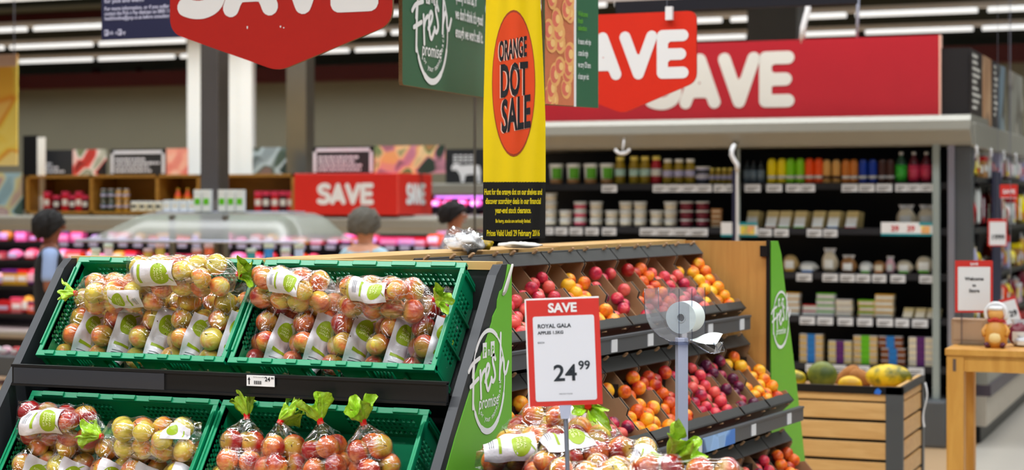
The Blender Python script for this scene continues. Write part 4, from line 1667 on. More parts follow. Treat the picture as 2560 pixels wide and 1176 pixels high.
for (a, b, y0, y1, cols) in ((2203, 2332, 556, 590, 2), (1803, 1894, 556, 592, 0)):
    A, B = cp(a, y0, -.03), cp(b, y1, -.03)
    q = MB()
    q.box(A.x, B.x, YF - 0.035, YF - 0.03, B.z, A.z, 0)
    q.box(A.x, B.x, YF - 0.0365, YF - 0.035, B.z, B.z + 0.014, 1)
    w_ = B.x - A.x
    q.box(A.x + w_ * (.74 if cols else .5), B.x, YF - 0.0365, YF - 0.035, A.z - 0.02, A.z, 1)
    q.box(A.x + w_ * (.78 if cols else .54), B.x - 0.02, YF - 0.0375, YF - 0.035, B.z + 0.014, A.z - 0.025, 2)
    if cols:
        q.text('39', (A.x + w_ * .27, YF - 0.035, B.z + .03), (1, 0, 0), (0, 0, 1), 0.055, 3, 1, .03)
        q.text('39', (A.x + w_ * .58, YF - 0.035, B.z + .03), (1, 0, 0), (0, 0, 1), 0.055, 3, 1, .03)
    else:
        q.text('7', (A.x + w_ * .36, YF - 0.035, B.z + .04), (1, 0, 0), (0, 0, 1), 0.045, 3, 1, .03)
    q.build('promotion_strip', [m_white, m_teal, picture('promo_fruit', [C(240, 220, 80), C(240, 160, 120), C(190, 210, 90)], 30), m_tredink], fr)


def PMAT(key, c, **kw):
    if key not in CACHE:
        CACHE[key] = mat('pack_' + key, c, **kw)
    return CACHE[key]


MC = {'white': C(228, 232, 230), 'green': C(90, 170, 40), 'olive': C(150, 128, 20), 'ylid': C(224, 212, 110), 'aqua': C(180, 220, 214), 'redj': C(170, 24, 40), 'lilac': C(190, 190, 226),
      'maroon': C(120, 26, 48), 'cream': C(226, 216, 190), 'nuts': C(176, 128, 78), 'dark': C(36, 46, 54), 'steelblue': C(120, 140, 156), 'yellow': C(244, 222, 10), 'lime': C(132, 210, 20),
      'orange': C(246, 84, 14), 'tan': C(222, 172, 96), 'brown': C(120, 62, 24), 'amber': C(206, 124, 50), 'blue': C(20, 60, 170), 'choc': C(70, 40, 34), 'vgreen': C(60, 190, 60), 'rose': C(214, 60, 96),
      'winered': C(80, 14, 30), 'black': C(16, 16, 18), 'cheese': C(206, 188, 130), 'biscuit': C(206, 176, 116), 'azure': C(20, 120, 200), 'purple': C(90, 28, 110), 'kelly': C(96, 190, 20), 'red': C(196, 24, 34),
      'pink': C(236, 120, 170), 'meat': C(206, 70, 100), 'palemeat': C(236, 190, 206), 'bacon': C(214, 110, 110), 'gold': C(210, 160, 40), 'silver': C(196, 200, 206), 'teal': C(30, 140, 150), 'darkgreen': C(30, 70, 50)}


def pm(k):
    return PMAT(k, MC[k], rough=0.35, var=0.12, scale=20)


def make_prod(kind, mats, r, h):
    """packs standing on a shelf: local origin at the base centre, front towards -y"""
    name = {'tub': 'tub', 'bigtub': 'tub', 'jar': 'jar', 'bottle': 'bottle', 'tube': 'drink_bottle', 'wedge': 'cheese_wedge', 'pouch': 'food_pouch', 'stack': 'tray_stack', 'pack': 'food_pack', 'traypack': 'food_pack', 'box': 'carton'}[kind]
    t = thing(name, 'x', 'x')
    M = [pm(k) for k in mats]

    def B(mb, nm, mt):
        mb.build(nm, mt, t, world=False)
    if kind in ('tub', 'bigtub'):
        B(MB().lathe([(r * .78, 0), (r * .92, h * .84)], 16), 'tub_body', [M[0]])
        B(MB().lathe([(r * .98, h * .82), (r, h * .86), (r, h * .96), (r * .9, h)], 16), 'lid', [M[1]])
        if kind == 'bigtub':
            B(MB().lathe([(r * .80, h * .02), (r * .84, h * .28)], 16, m=0), 'contents_window', [M[3]])
            lb = MB()
            lb.grid(lambda u, v: (r * .93 * math.cos(-math.pi * (.1 + .5 * u)), r * .95 * math.sin(-math.pi * (.1 + .5 * u)), h * (.3 + .5 * v)), 6, 2)
            B(lb, 'label', [M[2]])
        else:
            B(MB().lathe([(r * .84, h * .22), (r * .93, h * .6)], 16), 'label', [M[2]])
    elif kind == 'jar':
        B(MB().lathe([(r * .9, 0), (r, h * .05), (r, h * .66), (r * .72, h * .82), (r * .72, h * .88)], 16), 'jar_body', [M[0]])
        B(MB().lathe([(r * .78, h * .86), (r * .80, h * .98), (r * .7, h)], 16), 'lid', [M[1]])
        B(MB().lathe([(r * 1.02, h * .30), (r * 1.02, h * .56)], 16), 'label', [M[2]])
    elif kind == 'tube':
        B(MB().lathe([(r * .9, 0), (r, h * .04), (r, h * .80), (r * .82, h * .92), (r * .6, h * .985), (0.001, h)], 16), 'bottle_body', [M[0]])
        B(MB().lathe([(r * 1.02, h * .22), (r * 1.02, h * .34)], 16), 'label', [M[1]])
        B(MB().lathe([(r * .98, h * .80), (r * .8, h * .93)], 16), 'shoulder_band', [M[2]])
    elif kind == 'bottle':
        B(MB().lathe([(r * .9, 0), (r, h * .04), (r, h * .62), (r * .75, h * .74), (r * .34, h * .86), (r * .34, h * .92)], 16), 'bottle_body', [M[0]])
        B(MB().lathe([(r * .4, h * .91), (r * .4, h)], 12), 'cap', [M[1]])
        B(MB().lathe([(r * 1.02, h * .08), (r * 1.02, h * .60)], 16), 'label', [M[2]])
    elif kind == 'wedge':
        w = MB()
        w.add([(-r, 0, 0), (r * .6, 0, 0), (r * 1.3, r * 1.6, 0), (-r * .3, r * 1.6, 0), (-r * .7, r * .5, h), (r * .9, r * .5, h), (r * 1.5, r * 1.8, h * .92), (0, r * 1.8, h * .92)],
              [(0, 3, 2, 1), (4, 5, 6, 7), (0, 1, 5, 4), (1, 2, 6, 5), (2, 3, 7, 6), (3, 0, 4, 7)])
        B(w, 'wedge_pack', [M[0]])
        w = MB()
        w.add([(-r * .92, -.004, h * .14), (r * .62, -.004, h * .14), (r * .82, r * .36 - .004, h * .66), (-r * .74, r * .36 - .004, h * .66)], [(0, 1, 2, 3)])
        B(w, 'label', [M[1]])
        w = MB()
        w.add([(-r, -.005, h * .0), (r * .6, -.005, h * .0), (r * .64, r * .06 - .005, h * .14), (-r * .96, r * .06 - .005, h * .14)], [(0, 1, 2, 3)])
        B(w, 'label_band', [M[2]])
    elif kind == 'pouch':
        b = MB()
        crumple(b, (0, 0, h * .42), r, r * .6, h * .44, 5, amp=.12)
        B(b, 'pouch_body', [M[0]])
        b = MB()
        b.grid(lambda u, v: ((u - .5) * r * (1.1 + .5 * v), -.01 * math.sin(9 * u), h * (.78 + .22 * v)), 8, 3)
        B(b, 'crimped_top', [M[1]])
        b = MB()
        b.grid(lambda u, v: ((u - .5) * r * 1.1, -r * .66 - .012 + .01 * (abs(u - .5)), h * (.2 + .36 * v)), 4, 2)
        B(b, 'label', [M[2]])
    elif kind == 'stack':
        n_ = mats[3]
        hh_ = h / n_
        for k in range(n_):
            b = MB()
            dx = (k % 2) * .006
            b.prism([(-r + dx, 0), (r + dx, 0), (r * .96 + dx, hh_ * .8), (-r * .96 + dx, hh_ * .8)], (0, -r * .5, k * hh_), (1, 0, 0), (0, 0, 1), r * .9)
            B(b, 'tray', [M[0]])
            b = MB()
            b.box(-r * .98 + dx, r * .98 + dx, -r * .49, r * .38, k * hh_ + hh_ * .8, k * hh_ + hh_ * .97)
            B(b, 'tray_film', [M[1]])
            b = MB()
            b.box(-r * .34 + dx, r * .34 + dx, -r * .54, -r * .51, k * hh_, k * hh_ + hh_ * .98)
            B(b, 'sleeve', [M[2]])
    elif kind in ('pack', 'traypack'):
        b = MB()
        crumple(b, (0, 0, h * .5), r, r * .55, h * .5, 7, amp=.10)
        B(b, 'pack_body', [M[0]])
        b = MB()
        b.grid(lambda u, v: ((u - .5) * r * 1.1, -r * .6 - .012, h * (.2 + .5 * v)), 2, 2)
        B(b, 'label', [M[1]])
        b = MB()
        b.grid(lambda u, v: ((u - .5) * r * 1.1, -r * .6 - .014, h * (.12 + .13 * v)), 2, 1)
        B(b, 'label_band', [M[2]])
    elif kind == 'box':
        B(MB().box(-r, r, -r * .7, r * .7, 0, h), 'carton_body', [M[0]])
        B(MB().box(-r * .8, r * .8, -r * .72, -r * .7, h * .3, h * .6), 'label', [M[1]])
        B(MB().box(-r * 1.01, r * 1.01, -r * .73, r * .71, h * .8, h * 1.01), 'carton_top', [M[2]])
    return t


def put(kind, mats, r, h, P, label, cat, group, rz=0.0):
    key = (kind, tuple(mats[:3]), mats[3] if kind == 'stack' else (mats[3] if len(mats) > 3 else None), round(r, 4), round(h, 4))
    if kind == 'stack':
        mk = lambda: make_stack(mats, r, h)
    else:
        mk = lambda: make_prod(kind, mats, r, h)
    return inst(key, mk, Matrix.Translation(P) @ Matrix.Rotation(rz, 4, 'Z'), label, group, cat)


def make_stack(mats, r, h):
    t = thing('food_tray', 'x', 'x')
    M = [pm(k) for k in mats[:3]]
    MB().prism([(-r, 0), (r, 0), (r * .96, h * .8), (-r * .96, h * .8)], (0, -r * .5, 0), (1, 0, 0), (0, 0, 1), r * .9).build('tray_body', [M[0]], t, world=False)
    MB().box(-r * .98, r * .98, -r * .49, r * .38, h * .8, h * .97).build('tray_film', [M[1]], t, world=False)
    MB().box(-r * .34, r * .34, -r * .54, -r * .51, 0, h * .98).build('sleeve', [M[2]], t, world=False)
    return t


PPM = 1 / FPX * 13.0


def shelf_pos(px, i, dy=0.09):
    p = cp(px, 500, dy)
    return Vector((p.x, YF + dy, shz[i] + 0.013 * 0 + 0.001))


SH = ['top', 'second', 'third', 'fourth', 'lowest']
for k, px in enumerate((1391, 1434, 1477, 1518)):
    put('bigtub', ('white', 'white', 'green', 'nuts'), 19 * PPM, 56 * PPM, shelf_pos(px, 0), 'tall white tub with green print on the top fridge shelf, %s from left' % ORD[k + 1], 'tub', 'tall white tubs on the top fridge shelf')
for k, (px, a, l) in enumerate(((1551, 'olive', 'aqua'), (1586, 'olive', 'aqua'), (1613, 'olive', 'aqua'), (1641, 'redj', 'white'), (1670, 'olive', 'lilac'), (1698, 'olive', 'lilac'), (1726, 'olive', 'lilac'))):
    put('jar', (a, 'ylid' if k < 4 else 'white', l), 13.5 * PPM, (74 if k < 4 else 66) * PPM, shelf_pos(px, 0),
        ('red jar with pale lid between the olive jars on the top fridge shelf' if a == 'redj' else 'olive-coloured jar on the top fridge shelf, %s from left of the jars' % ORD[k + 1]), 'jar', 'tall jars on the top fridge shelf')
for k in range(2):
    put('tub', ('lilac', 'white', 'dark'), 20 * PPM, 23 * PPM, shelf_pos(1758, 0) + Vector((0, 0, k * 23 * PPM)), '%s of two small white-lidded tubs stacked right of the jars' % ('upper', 'lower')[1 - k], 'tub', 'two stacked tubs right of the jars')
for k, px in enumerate((1781, 1797, 1812, 1827)):
    put('jar', ('olive', 'ylid', 'lilac'), 8 * PPM, 42 * PPM, shelf_pos(px, 0), 'small olive jar left of the hanging strip, %s of four' % ORD[k + 1], 'jar', 'small olive jars on the top fridge shelf')
for k, px in enumerate((1868, 1884, 1903)):
    put('bottle', ('dark', 'black', 'steelblue'), 9 * PPM, 60 * PPM, shelf_pos(px, 0), 'dark slim bottle right of the hanging strip, %s of three' % ORD[k + 1], 'bottle', 'dark bottles on the top fridge shelf')
TB = [(1930, 'yellow', 'white', 'ylid', 'bright yellow'), (1955, 'yellow', 'white', 'ylid', 'bright yellow'), (1977, 'lime', 'white', 'ylid', 'lime green'), (2001, 'lime', 'white', 'ylid', 'lime green'),
      (2024, 'orange', 'white', 'red', 'orange'), (2047, 'orange', 'white', 'red', 'orange'), (2067, 'tan', 'choc', 'cream', 'cream'), (2091, 'tan', 'choc', 'cream', 'cream'),
      (2115, 'amber', 'white', 'brown', 'amber'), (2135, 'amber', 'white', 'brown', 'amber'), (2158, 'blue', 'white', 'silver', 'blue'), (2182, 'blue', 'white', 'silver', 'blue'),
      (2206, 'choc', 'silver', 'silver', 'chocolate brown'), (2226, 'choc', 'silver', 'silver', 'chocolate brown')]
for k, (px, a, b, c_, nm) in enumerate(TB):
    put('tube', (a, b, c_), (11.5 if k < 6 else 10.5) * PPM, (65 if k < 6 else 61) * PPM, shelf_pos(px, 0, 0.07), '%s drink bottle on the top fridge shelf, %s of its pair' % (nm, 'left' if k % 2 == 0 else 'right'), 'bottle', 'coloured drink bottles on the top fridge shelf')
for px, a, nm in ((2253, 'vgreen', 'green-labelled'), (2285, 'rose', 'left pink-labelled'), (2316, 'rose', 'right pink-labelled')):
    put('bottle', ('winered' if a == 'rose' else 'darkgreen', 'silver', a), 14 * PPM, 78 * PPM, shelf_pos(px, 0), 'large %s bottle at the right end of the top fridge shelf' % nm, 'bottle', 'large bottles at the right end of the top fridge shelf')
cols = [(1377, 4, 0), (1415, 2, 0), (1451, 3, 1), (1491, 3, 0), (1530, 2, 0), (1565, 3, 0), (1601, 3, 0), (1642, 2, 0), (1677, 3, 0), (1717, 3, 2), (1757, 3, 2)]
for k, (px, n_, c_) in enumerate(cols):
    for j in range(n_):
        put('tub', (('white', 'cream', 'maroon')[c_] if c_ != 1 else 'white', 'white', ('cream', 'rose', 'maroon')[c_]), 18 * PPM, 22.5 * PPM, shelf_pos(px, 1) + Vector((0, 0, j * 22.6 * PPM)),
            '%s tub in the %s stack from left on the second fridge shelf, %s up' % (('white lidded', 'pink-labelled', 'maroon')[c_], ORD[k + 1], ORD[j + 1]), 'tub', 'stacked tubs on the second fridge shelf')
for j in range(4):
    put('box', ('nuts', 'cream', 'nuts'), 13 * PPM, 12 * PPM, shelf_pos(1793, 1) + Vector((0, 0, j * 12.5 * PPM)), 'small brown nut pack beside the maroon tubs, %s up in its stack' % ORD[j + 1], 'pack', 'brown nut packs on the second fridge shelf')
for k, (px, b) in enumerate(((1880, 'red'), (1929, 'amber'), (1962, 'lime'), (2000, 'lime'), (2045, 'gold'), (2084, 'azure'), (2129, 'red'))):
    put('wedge', ('cheese', 'white', b), 17 * PPM, 44 * PPM, shelf_pos(px, 1, .05), 'leaning cheese wedge pack on the second fridge shelf, %s from left' % ORD[k + 1], 'cheese', 'cheese wedges on the second fridge shelf')
for k, px in enumerate((2266, 2318)):
    put('pouch', ('cream', 'silver', 'white'), 24 * PPM, 60 * PPM, shelf_pos(px, 1, .12), '%s pale food pouch above the promotion strip at right' % ('left', 'right')[k], 'pouch', 'pale pouches on the second fridge shelf')
r3 = [(1977, 'pack', 'biscuit', 'white', 'gold', 20, 44), (2022, 'pack', 'white', 'white', 'azure', 24, 28), (2075, 'pouch', 'cream', 'silver', 'white', 20, 62), (2122, 'pouch', 'nuts', 'silver', 'white', 20, 46),
      (2166, 'pack', 'white', 'white', 'kelly', 18, 30), (2199, 'pack', 'nuts', 'cream', 'amber', 16, 32), (2226, 'pouch', 'palemeat', 'silver', 'white', 12, 44), (2262, 'pack', 'cream', 'white', 'kelly', 20, 34), (2312, 'pack', 'cream', 'white', 'kelly', 22, 44)]
for k, (px, kd, a, b, c_, w_, h_) in enumerate(r3):
    put(kd, (a, b, c_), w_ * PPM, h_ * PPM, shelf_pos(px, 2), 'small food %s on the third fridge shelf, %s from the green board' % ('pouch' if kd == 'pouch' else 'pack', ORD[k + 1]), 'pack', 'food packs on the third fridge shelf')
k = 0
for px, n_, a, b, c_, w_ in ((1980, 4, 'white', 'white', 'gold', 20), (2027, 2, 'white', 'white', 'red', 18), (2066, 4, 'silver', 'white', 'kelly', 22), (2112, 3, 'cream', 'white', 'silver', 20), (2168, 3, 'biscuit', 'white', 'kelly', 20), (2212, 4, 'cream', 'white', 'gold', 22)):
    k += 1
    for j in range(n_):
        put('box', (a, b, c_), w_ * PPM, 14 * PPM, shelf_pos(px, 3) + Vector((.004 * (j % 2), 0, j * 14.6 * PPM)), 'flat food pack in the %s stack on the fourth fridge shelf, %s up' % (ORD[k], ORD[j + 1]), 'pack', 'stacked packs on the fourth fridge shelf')
for k, px in enumerate((2270, 2301, 2330)):
    put('wedge', ('cheese', 'cream', 'palemeat'), 14 * PPM, 26 * PPM, shelf_pos(px, 3, .05), 'small cheese wedge on the fourth fridge shelf, %s of three' % ORD[k + 1], 'cheese', 'cheese wedges on the fourth fridge shelf')
for k, (px, n_, a, c_, nm) in enumerate(((2031, 5, 'biscuit', 'azure', 'blue'), (2103, 4, 'cheese', 'purple', 'purple'), (2166, 5, 'biscuit', 'kelly', 'green'), (2235, 5, 'brown', 'azure', 'blue'), (2304, 5, 'cream', 'purple', 'purple'))):
    for j in range(n_):
        dx = (0.018 if (k == 3 and j >= 3) else 0) * -1
        put('stack', (a, 'silver', c_, 1), 29 * PPM, 14.4 * PPM, shelf_pos(px, 4) + Vector((dx, 0, j * 14.6 * PPM)), '%s-sleeved food tray in the %s stack on the lowest fridge shelf, %s up' % (nm, ORD[k + 1], ORD[j + 1]), 'food tray', 'sleeved food trays on the lowest fridge shelf')
# white tub lids just showing over the ridge on the third shelf
for k, px in enumerate((1415, 1455, 1568)):
    put('tub', ('white', 'white', 'cream'), 19 * PPM, 30 * PPM, shelf_pos(px, 2) + Vector((0, 0, 30 * PPM)), 'white tub lid just showing over the oak ridge, %s from left' % ORD[k + 1], 'tub', 'tubs half hidden by the oak ridge')
# clip strip and white hook at the shelf unit
q = MB()
a = cp(1838, 600, -.15)
q.box(a.x - 0.02, a.x + 0.008, YF - .16, YF - .155, cp(1840, 660).z, cp(1840, 425).z, 0)
q.box(a.x + 0.008, a.x + 0.024, YF - .16, YF - .155, cp(1840, 660).z, cp(1840, 425).z, 1)
cs_ = thing('clip_strip', 'navy and white hanging strip in front of the fridge shelves', 'hanging strip', Vector((a.x, YF - .158, cp(1840, 660).z)))
q.build('strip', [m_navy, m_white], cs_)
q = MB()
q.tube([Vector((cp(1830, 374, -.15).x, YF - .06, zc0 + .02)), cp(1830, 374, -.15), cp(1829, 388, -.15), cp(1836, 402, -.15), cp(1843, 412, -.15), cp(1843, 428, -.15)], 0.016, 8)
q.build('hook', [m_white], cs_)
a = cp(1556, 378, -.14)
q = MB()
q.tube([a + Vector((.055 * math.cos(t_), 0, .04 * math.sin(t_) + .02)) for t_ in [math.pi * (1.05 + .9 * i / 8) for i in range(9)]], 0.011, 8)
q.tube([a + Vector((0, 0, -.02)), a + Vector((0, .05, .12))], .006, 6)
tag(q.build('plastic_hook', [m_white]), 'curved white plastic hook under the grey canopy above the jars', 'hook')

# ------------------------------------------------------------------ right flank: grey columns and the receding aisle
colm = thing('grey_column', 'tall dark grey steel column at the corner of the shelf unit', 'column', Vector((X1 + 0.17, YF + .1, 0)))
a, b = cp(2376, 500).x, cp(2428, 500).x
MB().box(a, b, YF + 0.0, YF + 0.14, 0, zc0 + 0.03).build('shaft', [m_greyd], colm)
MB().box(a - .015, a + 0.03, YF - 0.02, YF + 0.02, 0, zc0).build('front_strip', [m_steel], colm)
XA = cp(2428, 500).x
ai = thing('aisle_shelf_unit', 'receding snack aisle unit with grey canopy right of the fridge', 'shelf unit', Vector((XA - .3, 16, 0)))
q = MB()
zt, zb = WX(2420, 303, XA).z, WX(2420, 366, XA).z
q.box(XA - .17, XA + 0.03, YF, 24, zb, zt)
q.build('canopy', [m_grey], ai, bevel=0.01)
q = MB()
q.box(XA - .17, XA - .15, YF + .2, 24, 0, zb)
q.build('back_panel', [m_blackboard], ai)
for z in (0.54, 0.84, 1.15, 1.50, 1.86):
    MB().box(XA - .15, XA, YF + 0.2, 24, z - .035, z).build('shelf', [m_shelf], ai)
# picture boards standing on that canopy
pics = [('dark menu board', 2430, 2460, [C(40, 34, 36), C(58, 50, 50)]), ('bread picture board', 2462, 2482, [C(190, 140, 100), C(220, 180, 140), C(120, 70, 40)]), ('dark board with pale text', 2484, 2500, [C(44, 40, 46), C(60, 56, 60)]),
        ('pale blue picture board', 2502, 2516, [C(130, 160, 180), C(80, 70, 50), C(160, 180, 190)]), ('grey picture board', 2528, 2560, [C(150, 150, 140), C(90, 84, 74), C(180, 176, 164)])]
zpt = WX(2430, 124, XA - .02).z
q = MB()
q.box(XA - .3, XA - .02, YF - .0, YF + .02, zt, zpt)
tag(q.build('board_end', [mat('very_dark_board', C(22, 18, 20), .5)]), 'very dark narrow end of the picture boards above the aisle', 'board')
for k, (nm, p0, p1, cl) in enumerate(pics):
    y0, y1 = WX(p0, 300, XA).y, WX(p1, 300, XA).y
    q = MB()
    q.box(XA - .03, XA - .01, y0, y1, zt, zpt)
    t = thing('picture_board', '%s standing over the receding aisle canopy, %s from the corner' % (nm, ORD[k + 1]), 'board', Vector((XA - .02, (y0 + y1) / 2, zt)), 'picture boards over the aisle canopy')
    q.build('board', [picture('aisle_pic%d' % k, cl, 3 if len(cl) > 2 else 1)], t)
    if len(cl) == 2:
        q = MB()
        for j in range(9):
            z = zt + 0.1 + j * .045
            q.box(XA - .0095, XA - .008, y0 + .1, y0 + (y1 - y0) * (.5 + .3 * math.sin(j * 2.3) ** 2), z, z + .022)
        q.build('lettering', [m_offw], t)
# snack packs on the aisle unit
rn = random.Random(5)
snk = ['gold', 'red', 'maroon', 'yellow', 'nuts', 'palemeat', 'white', 'orange', 'purple', 'amber', 'lilac', 'choc']
cn = {'gold': 'golden', 'red': 'red', 'maroon': 'maroon', 'yellow': 'yellow', 'nuts': 'brown', 'palemeat': 'pale pink', 'white': 'white', 'orange': 'orange', 'purple': 'purple', 'amber': 'amber', 'lilac': 'lilac', 'choc': 'dark brown'}
zn = {0.54: 'lowest', 0.84: 'second', 1.15: 'third', 1.50: 'fourth', 1.86: 'top'}
for z in (0.54, 0.84, 1.15, 1.50, 1.86):
    y = YF + .34
    while y < 19.5:
        c_ = rn.choice(snk if z < 1.8 else ['white', 'palemeat', 'red', 'yellow', 'lilac', 'nuts'])
        h_ = rn.choice((.22, .26, .30)) if z < 1.8 else .25
        put(rn.choice(('pack', 'pouch', 'pouch', 'box')), (c_, rn.choice(('white', 'silver', 'cream')), rn.choice(('white', 'yellow', 'red'))), rn.choice((.07, .10)), h_ * rn.choice((.6, .8, 1)), Vector((XA - .07, y, z + .001)), '%s snack pack on the %s shelf of the receding right aisle' % (cn[c_], zn[z]), 'snack pack',
            '%s snack packs on the %s shelf of the right aisle' % (cn[c_], zn[z]), math.pi / 2)
        y += rn.uniform(.19, .25)
for k, (px, py0, py1) in enumerate(((2440, 366, 392), (2476, 372, 398), (2508, 378, 406), (2538, 384, 410))):
    a, b = WX(px, py0, XA + .03), WX(px, py1, XA + .03)
    q = MB()
    q.tube([a, (a + b) / 2 + Vector((0, .03, 0)), b, b + Vector((0, .05, .03))], .012, 6)
    tag(q.build('ticket_hook', [m_white]), 'white plastic ticket hook under the aisle canopy, %s from the corner' % ORD[k + 1], 'hook', 'white hooks under the aisle canopy')
# vertical navy strip and small red price cards hung in that aisle
yy = WX(2490, 500, XA + .02).y
MB_ = MB().box(XA + .02, XA + .03, yy - .25, yy + .25, .3, WX(2490, 430, XA + .02).z)
tag(MB_.build('navy_strip', [m_navy]), 'navy vertical strip between snack bays of the right aisle', 'strip')


def wire(mb, x, y, z0, z1=4.7, r=.0015):
    mb.cyl((x, y, z0), (x, y, z1), r, n=6, smooth=True)


def price_card(px0, px1, py0, py1, d, label, roll=0.0, texts=(), head=0.14, name='price_card', arm=True):
    a, b, c_, e = W(px0, py1, d), W(px1, py1, d), W(px0, py0, d), W((px0 + px1) / 2, (py0 + py1) / 2, d)
    w_, h_ = (b - a).length, (c_ - a).length
    U_ = (b - a).normalized()
    V_ = Vector((0, 0, 1))
    U2 = U_ * math.cos(roll) + V_ * math.sin(roll)
    V2 = V_ * math.cos(roll) - U_ * math.sin(roll)
    O_ = e - U2 * w_ / 2 - V2 * h_ / 2
    t = thing(name, label, 'sign', a)
    q = MB()
    q.prism([(0, 0), (w_, 0), (w_, h_), (0, h_)], O_, U2, V2, .006)
    q.build('red_card', [m_signred], t)
    q = MB()
    q.prism(rrect(w_ * .07, w_ * .93, h_ * .04, h_ * (1 - head), .004), O_ + U2.cross(V2) * .002, U2, V2, .001)
    q.build('white_field', [m_white], t)
    q = MB()
    for tx, fx, fy, sz, mi in texts:
        q.text(tx, O_ + U2 * (w_ * fx) + V2 * (h_ * fy), U2, V2, h_ * sz, mi, 1, .03, lift=.004)
    if texts:
        q.build('lettering', [m_white, m_ink], t)
    if arm:
        if e.y > YF + .2:
            MB().tube([e + Vector((0, .006, h_ * .45)), Vector((XA - .02, e.y + .02, e.z + h_ * .45))], .004, 6).build('holder_arm', [m_alu], t)
        else:
            q = MB()
            wire(q, e.x, e.y + .006, e.z + h_ * .45)
            q.build('hanging_wire', [m_steel], t)
    return t


price_card(2500, 2544, 462, 496, 12.2, 'small bright red save card hanging in the right aisle', texts=(('SAVE', .5, .35, .4, 0),), head=1.0)
CACHE['card_fix'] = 1
price_card(2470, 2518, 548, 616, 11.4, 'red-bordered white price card hung before the snack aisle', texts=(('1999', .5, .25, .25, 1),), head=.1)
price_card(2505, 2548, 745, 812, 9.6, 'tilted red-bordered price card behind the doll', roll=.28, texts=(('29', .6, .3, .3, 1),), head=.1)

# pale bumpered base of the aisle unit, seen between the table legs
for nm_, a0, a1, dx, m_ in (('kickboard', 0, .12, .03, m_black), ('lower_panel', .12, .33, .07, mat('cream_panel', C(190, 180, 164), .35)), ('bumper', .33, .41, .10, mat('plum_bumper', C(76, 66, 76), .4)), ('upper_panel', .41, .50, .08, m_grey)):
    MB().box(XA - .15, XA + dx, YF + .25, 24, a0, a1).build(nm_, [m_], ai)

# ------------------------------------------------------------------ melon crate
mc = thing('slatted_melon_crate', 'oak slatted crate with black corner posts holding melons', 'crate', Vector((-1.9, 8.6, 0)))
A = W(2255, 970, 8.3)
cx1, cy0 = A.x, A.y
cx0, cy1 = cx1 - 0.80, cy0 + 0.62
zt_ = A.z
q = MB()
k = 0
z = zt_ - 0.035
first = True
while z > 0.06:
    h_ = 0.034 if first else 0.078
    for T0 in (0, 1):
        q = MB()
        if T0 == 0:
            q.box(cx0, cx1 - .01, cy0 + .004, cy0 + .02, z - h_, z)
        else:
            q.box(cx1 - .022, cx1 - .006, cy0 + .03, cy1, z - h_, z)
        q.build('slat', [m_woodx], mc, bevel=.003)
    z -= h_ + (0.014 if not first else .008)
    first = False
q = MB()
q.box(cx1 - .075, cx1 + .004, cy0 - .004, cy0 + .03, 0, zt_)
q.build('corner_post', [m_greyd], mc, bevel=.002)
q = MB()
q.box(cx1 - .03, cx1 + .002, cy1 - .04, cy1 + .01, 0, zt_)
q.build('corner_post', [m_greyd], mc, bevel=.002)
q = MB()
q.box(cx0, cx1 + .004, cy0 - .004, cy0 + .016, zt_ - .035, zt_)
q.box(cx1 - .016, cx1 + .004, cy0, cy1 + .01, zt_ - .03, zt_)
q.build('black_rim', [m_black], mc)
MB().box(cx1 - .03, cx1 - .012, cy0 + .02, cy1, zt_ - .012, zt_ + .003).build('oak_rim', [m_woodh], mc)
MB().box(cx0, cx1 - .03, cy0 + .03, cy1, zt_ - .07, zt_ - .05).build('inner_floor', [m_card], mc)
MB().box(cx0, cx1 - .03, cy0 + .02, cy0 + .024, .05, zt_ - .05).build('inner_lining', [m_black], mc)
MB().box(cx1 - .03, cx1 - .026, cy0 + .02, cy1, .05, zt_ - .05).build('inner_lining', [m_black], mc)
q = MB()
a = W(2185, 985, 8.29)
q.prism([(0, 0), (.026, -.004), (.034, .012), (.018, .026), (.006, .018)], a, (1, 0, 0), (0, 0, 1), .003)
q.build('blue_sticker', [mat('blue_sticker_print', C(40, 110, 210), .4)], mc)
q = MB()
q.grid(lambda u, v: Vector((cx1 + .012 + .01 * math.sin(6 * v), cy1 - .06 + .05 * u, zt_ - .03 - .22 * v)), 3, 8)
q.build('white_ticket', [m_white], mc)


def melon_mat(name, c1, c2, sc_, stretch):
    m, N, L, B = newmat(name)
    tc = N.new('ShaderNodeTexCoord')
    mp = N.new('ShaderNodeMapping')
    mp.inputs['Scale'].default_value = stretch
    nz = N.new('ShaderNodeTexNoise')
    nz.inputs['Scale'].default_value = sc_
    nz.inputs['Detail'].default_value = 5
    L.new(tc.outputs['Object'], mp.inputs[0])
    L.new(mp.outputs[0], nz.inputs['Vector'])
    r = ramp(N, [(.42, c1), (.62, c2)])
    L.new(nz.outputs['Fac'], r.inputs[0])
    L.new(r.outputs[0], B.inputs['Base Color'])
    B.inputs['Roughness'].default_value = .45
    return m


